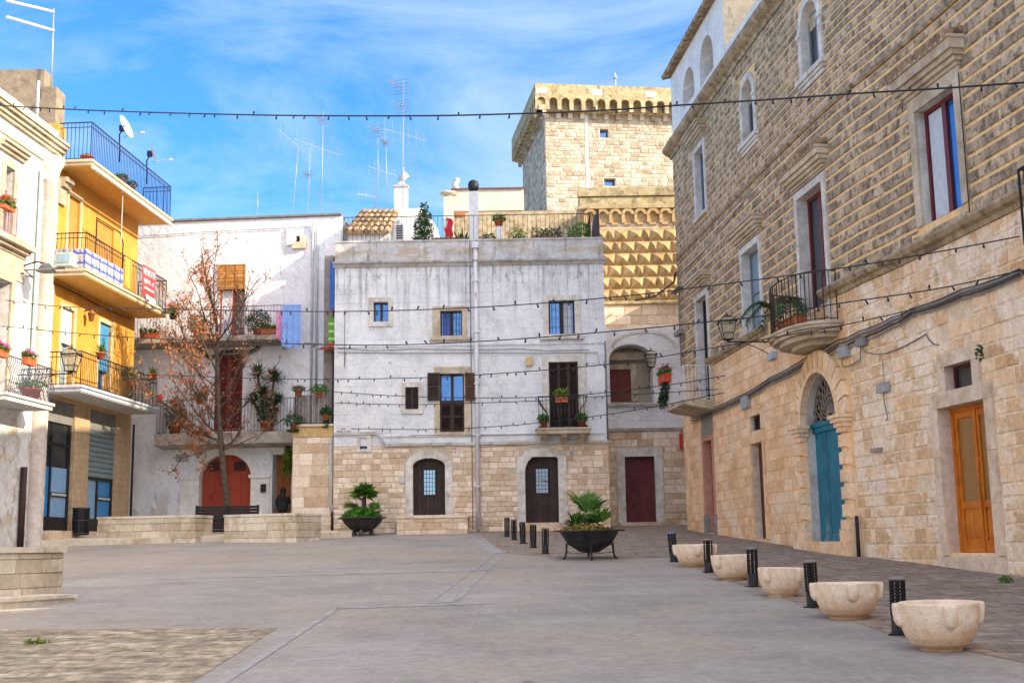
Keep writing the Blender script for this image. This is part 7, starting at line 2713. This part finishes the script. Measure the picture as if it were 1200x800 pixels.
# tartan cloth on the middle yellow balcony
tart = [flat('tartan_white', (.42, .42, .46), .85), flat('tartan_blue', (.06, .09, .38), .85), flat('tartan_mid', (.16, .17, .36), .85), flat('tartan_orange', (.5, .3, .2), .85)]
def tfn(i, j):
    a, b = i % 5, j % 5
    if b == 2: return 1
    if a == 0: return 1 if b == 3 else 2
    if b == 3: return 2 if a % 2 else 0
    return 3 if a == 3 and b != 1 else 0
zt0, zt1 = z_b2t + .06, z_b2t + .06 + (zr2 - z_b2t) * .52
q = MB(FY)
n1, n2, m = 16, 26, 10
d0 = D1 - .02
uA, uB_ = u2a, FY.u(144, 330, D1)
def addq(P, i, j):
    q.mi = tfn(i, j)
    q.face(P)
for i in range(n1):
    for j in range(m):
        da, db = d0 * i / n1, d0 * (i + 1) / n1
        za, zb2 = zt0 + (zt1 - zt0) * j / m, zt0 + (zt1 - zt0) * (j + 1) / m
        addq([(uA + .0, da, za), (uA + .0, db, za), (uA + .0, db, zb2), (uA + .0, da, zb2)], i, j)
for i in range(n2):
    for j in range(m):
        ua, ub = uA + (uB_ - uA) * i / n2, uA + (uB_ - uA) * (i + 1) / n2
        za, zb2 = zt0 + (zt1 - zt0) * j / m, zt0 + (zt1 - zt0) * (j + 1) / m
        w1, w2 = d0 + .015 * sin(i), d0 + .015 * sin(i + 1)
        addq([(ua, w1, za), (ub, w2, za), (ub, w2, zb2), (ua, w1, zb2)], i + n1, j)
tag(q.build('tartan_cloth', tart), 'blue and white checked cloth tied round the middle yellow balcony railing', 'cloth')
ot = cloth('laundry', 'yellow and orange towel on the middle yellow balcony, right of the checked cloth', 'laundry', FY, FY.u(146, 320, D1), FY.u(154, 325, D1), D1 + .02, z_b2t + .15, zr2 - .05, [flat('yellow_towel', (.65, .4, .06), .85), flat('brown_towel', (.35, .14, .04), .85)], lambda i, j: 1 if i % 4 == 1 else 0, wave=.02, n=8)
# banner
ub0, ub1 = FY.u(167, 325, D1 + .03), FY.u(182, 330, D1 + .03)
zb0, zb1 = z_b2t + .12, zr2 + .05
bn_ = thing('sale_banner', 'red cloth banner with white sale lettering tied to the middle yellow balcony', 'banner', FY.map((ub0 + ub1) / 2, D1 + .03, zb0))
q = MB(FY); q.box(ub0, ub1, D1 + .02, D1 + .03, zb0, zb1); q.build('cloth', flat('banner_red', (.6, .06, .09), .8), bn_)
wht = flat('white_lettering', (.72, .72, .72), .7, bump=0)
um, H = (ub0 + ub1) / 2, zb1 - zb0
text_on(FY, 'VENDESI', um, zb0 + H * .8, D1 + .034, .34, wht, bn_, width=(ub1 - ub0) * .9)
text_on(FY, '080 4', um, zb0 + H * .5, D1 + .034, .24, wht, bn_, width=(ub1 - ub0) * .75)
q = MB(FY)
for k in range(7):
    a = ub0 + (ub1 - ub0) * (.14 + .11 * k)
    q.box(a, a + (ub1 - ub0) * .08, D1 + .031, D1 + .035, zb0 + H * .26, zb0 + H * .33)
q.build('lettering', wht, bn_)
cl_ = cloth('folded_cloth', 'white cloth bundle at the foot of the red banner', 'cloth', FY, FY.u(170, 350, D1 + .05), FY.u(183, 353, D1 + .05), D1 + .07, z_b2t - .02, z_b2t + .22, [flat('white_cloth', (.7, .68, .7), .8)], wave=.05, n=8, m=5)
# flood light and grey lamp
fp = on(FY, 76, 314, D1 + .3)
fl_ = thing('floodlight', 'pale green floodlight on a bracket in front of the middle yellow balcony', 'floodlight', tuple(fp))
q = MB(); q.prism([(fp.x - .22, fp.y - .2), (fp.x + .26, fp.y - .26), (fp.x + .3, fp.y + .1), (fp.x - .18, fp.y + .14)], fp.z + .02, fp.z + .42, axis=2); q.build('housing', flat('pale_green_metal', (.4, .52, .45), .5), fl_)
q = MB(); q.face([(fp.x - .16, fp.y - .222, fp.z + .1), (fp.x + .2, fp.y - .268, fp.z + .1), (fp.x + .2, fp.y - .268, fp.z + .36), (fp.x - .16, fp.y - .222, fp.z + .36)]); q.build('lens', glass_pale, fl_)
q = MB(); w_ = FY.map(FY.u(64, 316, D1), .2, fp.z - .03); q.tube([(fp.x, fp.y, fp.z), tuple(w_), tuple(FY.map(FY.u(50, 318, .3), .02, fp.z - .03))], .03, 6); q.build('bracket', flat('grey_bracket', (.3, .29, .28), .6), fl_)
gp_ = on(FY, 54, 316, .7)
gl_ = thing('wall_lamp', 'round grey lamp head on the white house beside the green floodlight', 'lamp', tuple(gp_))
q = MB(); q.lathe([(0, .2), (.1, .18), (.26, 0), (.28, -.06), (.2, -.04), (0, -.02)], tuple(gp_), 16); q.build('shade', flat('dark_grey_shade', (.14, .15, .16), .5), gl_)
q = MB(); q.tube([(gp_.x, gp_.y, gp_.z + .18), (gp_.x - .3, gp_.y, gp_.z + .25), (gp_.x - .7, gp_.y - .05, gp_.z + .1)], .025, 6); q.build('bracket', iron, gl_)
wp_ = on(FY, 107, 372, .25)
wl_ = thing('wall_lamp', 'small brown carriage lamp on the yellow wall between the blue blinds', 'lamp', tuple(wp_))
q = MB(); q.lathe([(0, -.14), (.08, -.12), (.12, .12), (.15, .13), (.05, .24), (0, .3)], tuple(wp_), 6); q.build('shade', flat('copper_brown', (.3, .13, .05), .5), wl_)
q = MB(); q.tube([(wp_.x, wp_.y, wp_.z + .28), tuple(FY.map(FY.u(107, 372, .25), .01, wp_.z + .22))], .02, 5); q.build('bracket', iron, wl_)

# ================================================================== fittings of the rusticated building
def rbox(px0, py0, px1, py1, d, m, name='junction_box'):
    u0, z0 = FR.hit(px0, py1)
    u1, z1 = FR.hit(px1, py0)
    MB(FR).box(u0, u1, .02, d, z0, z1).build(name, m, palace)
rbox(1034, 447, 1043.5, 461, .14, plastic_grey)
rbox(1025, 524, 1035, 530, .1, flat('stone_grey_plastic', (.3, .25, .21), .6))
rbox(988, 404, 997, 421, .14, plastic_grey, 'meter_box')
rbox(1010, 395, 1018, 407, .14, flat('mid_grey_plastic', (.22, .22, .22), .5))
rbox(873, 463, 880, 480, .12, plastic_grey)
rbox(905, 411, 912, 423, .14, flat('bluish_plastic', (.35, .42, .55), .5))
rbox(793, 335, 803, 345, .25, flat('mid_grey_plastic', (.22, .22, .22), .5))
rbox(797, 385, 803, 395, .22, flat('mid_grey_plastic', (.22, .22, .22), .5))
def rcab(pts, r=.02, d=.07, m=cable_grey, seg=6):
    P = [FR.hit(*p) for p in pts]
    Q = []
    for a, b in zip(P[:-1], P[1:]):
        Q += [(a[0] + (b[0] - a[0]) * k / seg, a[1] + (b[1] - a[1]) * k / seg - .03 * sin(pi * k / seg)) for k in range(seg)]
    Q.append(P[-1])
    cable(FR, Q, r, d).build('cable', m, palace)
for off, r, m in ((0, .03, cable_grey), (3.2, .02, cable_m), (6, .015, cable_grey), (-2.5, .014, cable_m)):
    rcab([(812, 490 + off), (870, 466 + off), (905, 445 + off), (945, 424 + off * 1.3), (985, 402 + off * 1.5), (1010, 392 + off * 1.5), (1050, 375 + off * 1.5), (1072, 364 + off), (1130, 343 + off * 1.4), (1200, 318 + off * 1.2)], r, .07, m)
rcab([(1015, 412), (1040, 414), (1088, 391), (1092, 399), (1102, 404)], .014, .04)
rcab([(1039, 461), (1041, 476), (1044, 488), (1041, 492)], .012)
rcab([(1039, 447), (1038, 420)], .008)
rcab([(990, 421), (991, 430), (1012, 421), (1012, 407)], .014)
rcab([(798, 318), (800, 340), (801, 392), (803, 440)], .03, .12, cable_grey)
rcab([(799, 320), (830, 290), (884, 222)], .012, .05)
q = MB()
A, B = FR.map(*[*FR.hit(800, 320)][:1], .25, FR.z(800, 320)), at(745, 352, 46.6)
pts = [A, at(790, 330, 42.5), at(780, 338, 43.5), at(768, 347, 45), B]
q.tube([tuple(p_) for p_ in pts], .04, 6)
tag(q.build('overhead_cable', cable_m), 'thick dark cable sagging from the far corner box to the bastion', 'cable')
u, z1 = FR.hit(1009, 604); _, z0 = FR.hit(1012, 656)
q = MB(FR); q.tube([(u, .1, z0 - .2), (u, .1, z1)], .04, 8); q.build('drainpipe', iron, palace)
u = FR.u(1133, 200)
q = MB(FR); q.tube([(u + .12, .08, z_low), (u + .12, .08, R_bw['z1'] + .1)], .012, 5); q.build('cable', cable_m, palace)
# ivory end of a balcony grille at the right edge
q = MB(FR)
u0_, u1_ = FR.u(1197, 240, .5), FR.u(1240, 240, .5)
zA, zB = FR.z(1197, 289, .5), FR.z(1197, 197, .5)
q.tube([(u0_, .5, zA), (u0_, .5, zB)], .022, 5)
for z in (zA, zA + .12, zB):
    q.tube([(u0_, 0, z), (u0_, .5, z), (u1_ + 1, .5, z)], .018, 5)
for k in range(1, 12):
    u = u0_ + .13 * k
    q.tube([(u, .5, zA), (u, .5, zB)], .01, 4)
q.build('window_grille', iron, palace)
R_x = op(u0_ + .25, u0_ + 1.7, zA + .05, zB + .9)
glazed(FR, palace, dict(R_x, dep=-.06), wood_dark, glass_dark, cols=2, fw=.1)
p = on(FR, 1148, 420, .2)
q = MB(); leafcloud(q, (p.x, p.y, p.z + .1), .07, .07, .16, 60, .04, rp_, hollow=0)
tag(q.build('dried_flower_bunch', leaf_d), 'small dark bunch of dried leaves hung beside the window over the wooden door', 'dried bunch')
q = MB(); leafcloud(q, tuple(gp(1178, 683) + Vector((0, 0, .05))), .12, .1, .07, 50, .04, rp_, hollow=0)
tag(q.build('weed', leaf_g), 'tiny green weed at the foot of the wall by the wooden door', 'weed')
q = MB(); leafcloud(q, tuple(gp(43, 754) + Vector((0, 0, .02))), .16, .09, .03, 60, .035, rp_, hollow=0)
tag(q.build('weed', leaf_y), 'flat green weed among the cobbles in the left foreground', 'weed')

# ================================================================== strings of festoon lights
bulb_m = flat('dark_bulb', (.02, .022, .045), .4)
bulb_me = None
def string_lights(label, A, B, pts, sp=.5, r=.0115):
    global bulb_me
    fr = Frame([(A.x, A.y), (B.x, B.y)])
    P = [fr.hit(*p_) for p_ in pts]
    # smooth by Catmull-Rom
    Q = []
    for i in range(len(P) - 1):
        p0, p1, p2, p3 = P[max(0, i - 1)], P[i], P[i + 1], P[min(len(P) - 1, i + 2)]
        for k in range(8):
            t = k / 8
            Q.append(tuple(.5 * ((2 * p1[c]) + (p2[c] - p0[c]) * t + (2 * p0[c] - 5 * p1[c] + 4 * p2[c] - p3[c]) * t * t + (3 * p1[c] - p0[c] - 3 * p2[c] + p3[c]) * t ** 3) for c in (0, 1)))
    Q.append(P[-1])
    W = [fr.map(u, 0, z) for u, z in Q]
    root = thing('string_lights', label, 'string lights', tuple(W[0]), 'strings of bulbs across the square')
    q = MB(); q.tube([tuple(w_) for w_ in W], r, 5); q.build('cable', cable_m, root)
    acc, last = 0.0, .3
    cnt = 0
    for a, b in zip(W[:-1], W[1:]):
        l = (b - a).length
        while last < acc + l and cnt < 98:
            c = a.lerp(b, (last - acc) / l)
            if bulb_me is None:
                qb = MB()
                qb.lathe([(0, .01), (.013, .008), (.014, -.04), (.02, -.05), (.018, -.085), (0, -.1)], (0, 0, 0), 6)
                ob = qb.build('bulb', bulb_m, loc=(0, 0, 0))
                bulb_me = ob.data
            else:
                ob = bpy.data.objects.new('bulb', bulb_me)
                COL.objects.link(ob)
            ob.parent = root
            ob.location = c - W[0]
            ob.rotation_euler = (rp_.uniform(-.5, .5), rp_.choice((0, 0, 0, pi)) + rp_.uniform(-.6, .6), 0)
            last += sp * rp_.uniform(.55, 1.5)
            cnt += 1
        acc += l
    return root
def fyp(px, py): 
    v = FY.map(FY.hit(px, py, .3)[0], .3, 0); return v
def frp(px, py):
    return FR.map(FR.hit(px, py, .1)[0], .1, 0)
string_lights('highest string of bulbs, crossing the open sky and the tower', fyp(-40, 122), frp(1215, 96), [(-40, 121), (0, 124), (120, 130), (300, 135), (480, 136), (590, 134), (700, 130), (790, 124), (900, 117), (1000, 110), (1100, 104), (1215, 96)], .48, .018)
string_lights('string of bulbs crossing the top floor windows of the centre house', fyp(8, 352), frp(1195, 277), [(8, 352), (69, 359), (150, 361), (192, 362), (385, 365), (560, 360), (720, 348), (830, 335), (900, 326), (1000, 312), (1100, 295), (1195, 277)], .48)
string_lights('string of bulbs just below the top floor windows of the centre house', fyp(2, 382), frp(1200, 316), [(2, 382), (150, 395), (400, 404), (560, 400), (720, 388), (830, 377), (895, 370), (980, 356), (1100, 338), (1200, 316)], .48)
string_lights('string of bulbs crossing above the open shutters of the centre house', fyp(150, 440), frp(1072, 362), [(150, 438), (334, 444), (470, 443), (560, 439), (710, 427), (850, 405), (987, 381), (1072, 362)], .48)
string_lights('string of bulbs crossing at the height of the bowed balcony rail', FC.map(FC.u(392, 459), .1, 0), frp(850, 440), [(392, 459), (470, 464), (560, 466), (640, 465), (708, 460), (790, 450), (850, 440)], .48, .013)
string_lights('string of bulbs just under the bowed balcony rail, second lowest', FC.map(FC.u(393, 472), .1, 0), frp(842, 456), [(393, 472), (480, 474), (557, 472), (640, 469), (710, 464), (842, 456)], .48, .013)
string_lights('lowest string of bulbs, over the street name plate', FC.map(FC.u(412, 502), .06, 0), frp(848, 460), [(412, 502), (500, 503), (590, 499), (650, 493), (708, 486), (780, 474), (848, 460)], .48, .013)

# ================================================================== the person in the doorway
pp_ = FL.map(FL.u(331, 600, .45), .45, 0)
pz = gz(pp_.y) + OFF
ph = at(331, 572.5, pp_.y).z - pz
S = ph / 1.62
person = thing('person', 'person in a dark coat with long dark hair seen from behind in the doorway', 'person', (pp_.x, pp_.y, pz))
def skin_mesh(name, verts, edges, m, parent, sub=2):
    bm = bmesh.new()
    lay = bm.verts.layers.skin.verify()
    vs = []
    for k, (x, y, z, rx, ry) in enumerate(verts):
        v = bm.verts.new((x * S, y * S, z * S))
        v[lay].radius = (rx * S, ry * S)
        v[lay].use_root = (k == 0)
        vs.append(v)
    for a, b in edges: bm.edges.new((vs[a], vs[b]))
    me = bpy.data.meshes.new(name)
    bm.to_mesh(me); bm.free()
    me.materials.append(m)
    o = bpy.data.objects.new(name, me)
    COL.objects.link(o)
    o.parent = parent
    sk = o.modifiers.new('skin', 'SKIN'); sk.use_smooth_shade = True
    ss = o.modifiers.new('sub', 'SUBSURF'); ss.levels = ss.render_levels = sub
    return o
skin_c = flat('skin', (.45, .26, .18), .6)
coat_c = flat('dark_coat', (.018, .018, .024), .8)
trous_c = flat('dark_trousers', (.02, .022, .035), .8)
hair_c = flat('dark_hair', (.012, .009, .008), .5)
# standing with the back to the square, weight on the left leg, right hand reaching for the door (y is away from the viewer)
body_v = [(0, 0, .92, .13, .1), (0, .02, 1.1, .12, .09), (0, .05, 1.3, .15, .1), (0, .07, 1.38, .06, .06), (0, .1, 1.45, .05, .055), (0, .13, 1.54, .085, .095), (0, .13, 1.58, .07, .08),
          (-.17, .06, 1.31, .055, .055), (-.21, .04, 1.05, .042, .042), (-.2, .14, .84, .03, .03), (-.195, .2, .77, .035, .02),
          (.17, .06, 1.31, .055, .055), (.22, .1, 1.06, .042, .042), (.2, .32, 1.05, .03, .03), (.2, .41, 1.06, .035, .02),
          (-.09, 0, .85, .085, .085), (-.1, .02, .48, .06, .065), (-.1, -.02, .09, .04, .045), (-.1, .11, .035, .04, .03),
          (.09, 0, .85, .085, .085), (.1, .05, .48, .06, .065), (.1, .02, .09, .04, .045), (.1, .15, .035, .04, .03)]
body_e = [(0, 1), (1, 2), (2, 3), (3, 4), (4, 5), (5, 6), (2, 7), (7, 8), (8, 9), (9, 10), (2, 11), (11, 12), (12, 13), (13, 14), (0, 15), (15, 16), (16, 17), (17, 18), (0, 19), (19, 20), (20, 21), (21, 22)]
skin_mesh('body', body_v, body_e, skin_c, person)
skin_mesh('coat', [(0, 0, .95, .24, .16), (0, .02, 1.1, .23, .15), (0, .05, 1.26, .22, .14), (0, .075, 1.36, .12, .1), (0, -.0, .76, .25, .17), (-.2, .06, 1.27, .09, .09), (-.25, .04, 1.05, .075, .07), (-.23, .13, .87, .055, .055),
                   (.2, .06, 1.27, .09, .09), (.26, .1, 1.06, .075, .07), (.23, .29, 1.05, .055, .055)], [(0, 1), (1, 2), (2, 3), (0, 4), (2, 5), (5, 6), (6, 7), (2, 8), (8, 9), (9, 10)], coat_c, person)
skin_mesh('trousers', [(0, 0, .9, .14, .11), (-.09, 0, .8, .1, .1), (-.1, .02, .48, .075, .08), (-.1, -.01, .11, .06, .065), (.09, 0, .8, .1, .1), (.1, .05, .48, .075, .08), (.1, .02, .11, .06, .065)], [(0, 1), (1, 2), (2, 3), (0, 4), (4, 5), (5, 6)], trous_c, person)
q = MB()
def ell(c, rx, ry, rz):
    q.lathe([(sin(pi * k / 10), -cos(pi * k / 10) * rz) for k in range(11)], c, 16, sx=rx, sy=ry)
ell((0, .1 * S, 1.545 * S), .125 * S, .14 * S, .155 * S)
ell((0, .02 * S, 1.36 * S), .125 * S, .07 * S, .22 * S)
ell((-.05 * S, .0, 1.27 * S), .08 * S, .05 * S, .16 * S)
o = q.build('hair', hair_c, loc=(0, 0, 0)); o.parent = person
for s_, yy in ((-.1, .06), (.1, .1)):
    q = MB(); q.lathe([(0, 0), (.05, 0), (.055, .03), (.04, .08), (0, .09)], (0, 0, 0), 12, sx=1, sy=2.3)
    o = q.build('shoe', coat_c, loc=(0, 0, 0)); o.parent = person; o.location = (s_ * S, yy * S, 0); o.scale = (S, S, S)

# net curtains behind the top floor panes
for (o, f0, f1) in ((c_w3, .55, .9), (c_w2, .1, .42)):
    q = MB(FC)
    n = 8
    a0_, a1_ = o['u0'] + (o['u1'] - o['u0']) * f0, o['u0'] + (o['u1'] - o['u0']) * f1
    for k in range(n):
        a, b = a0_ + (a1_ - a0_) * k / n, a0_ + (a1_ - a0_) * (k + 1) / n
        q.face([(a, -.205 + .008 * (k % 2), o['z0'] + .06), (b, -.205 + .008 * ((k + 1) % 2), o['z0'] + .06), (b, -.205 + .008 * ((k + 1) % 2), o['z1'] - .06), (a, -.205 + .008 * (k % 2), o['z1'] - .06)])
    q.build('curtain', curtain_m if f0 > .5 else flat('blue_curtain', (.1, .16, .5), .8), house)
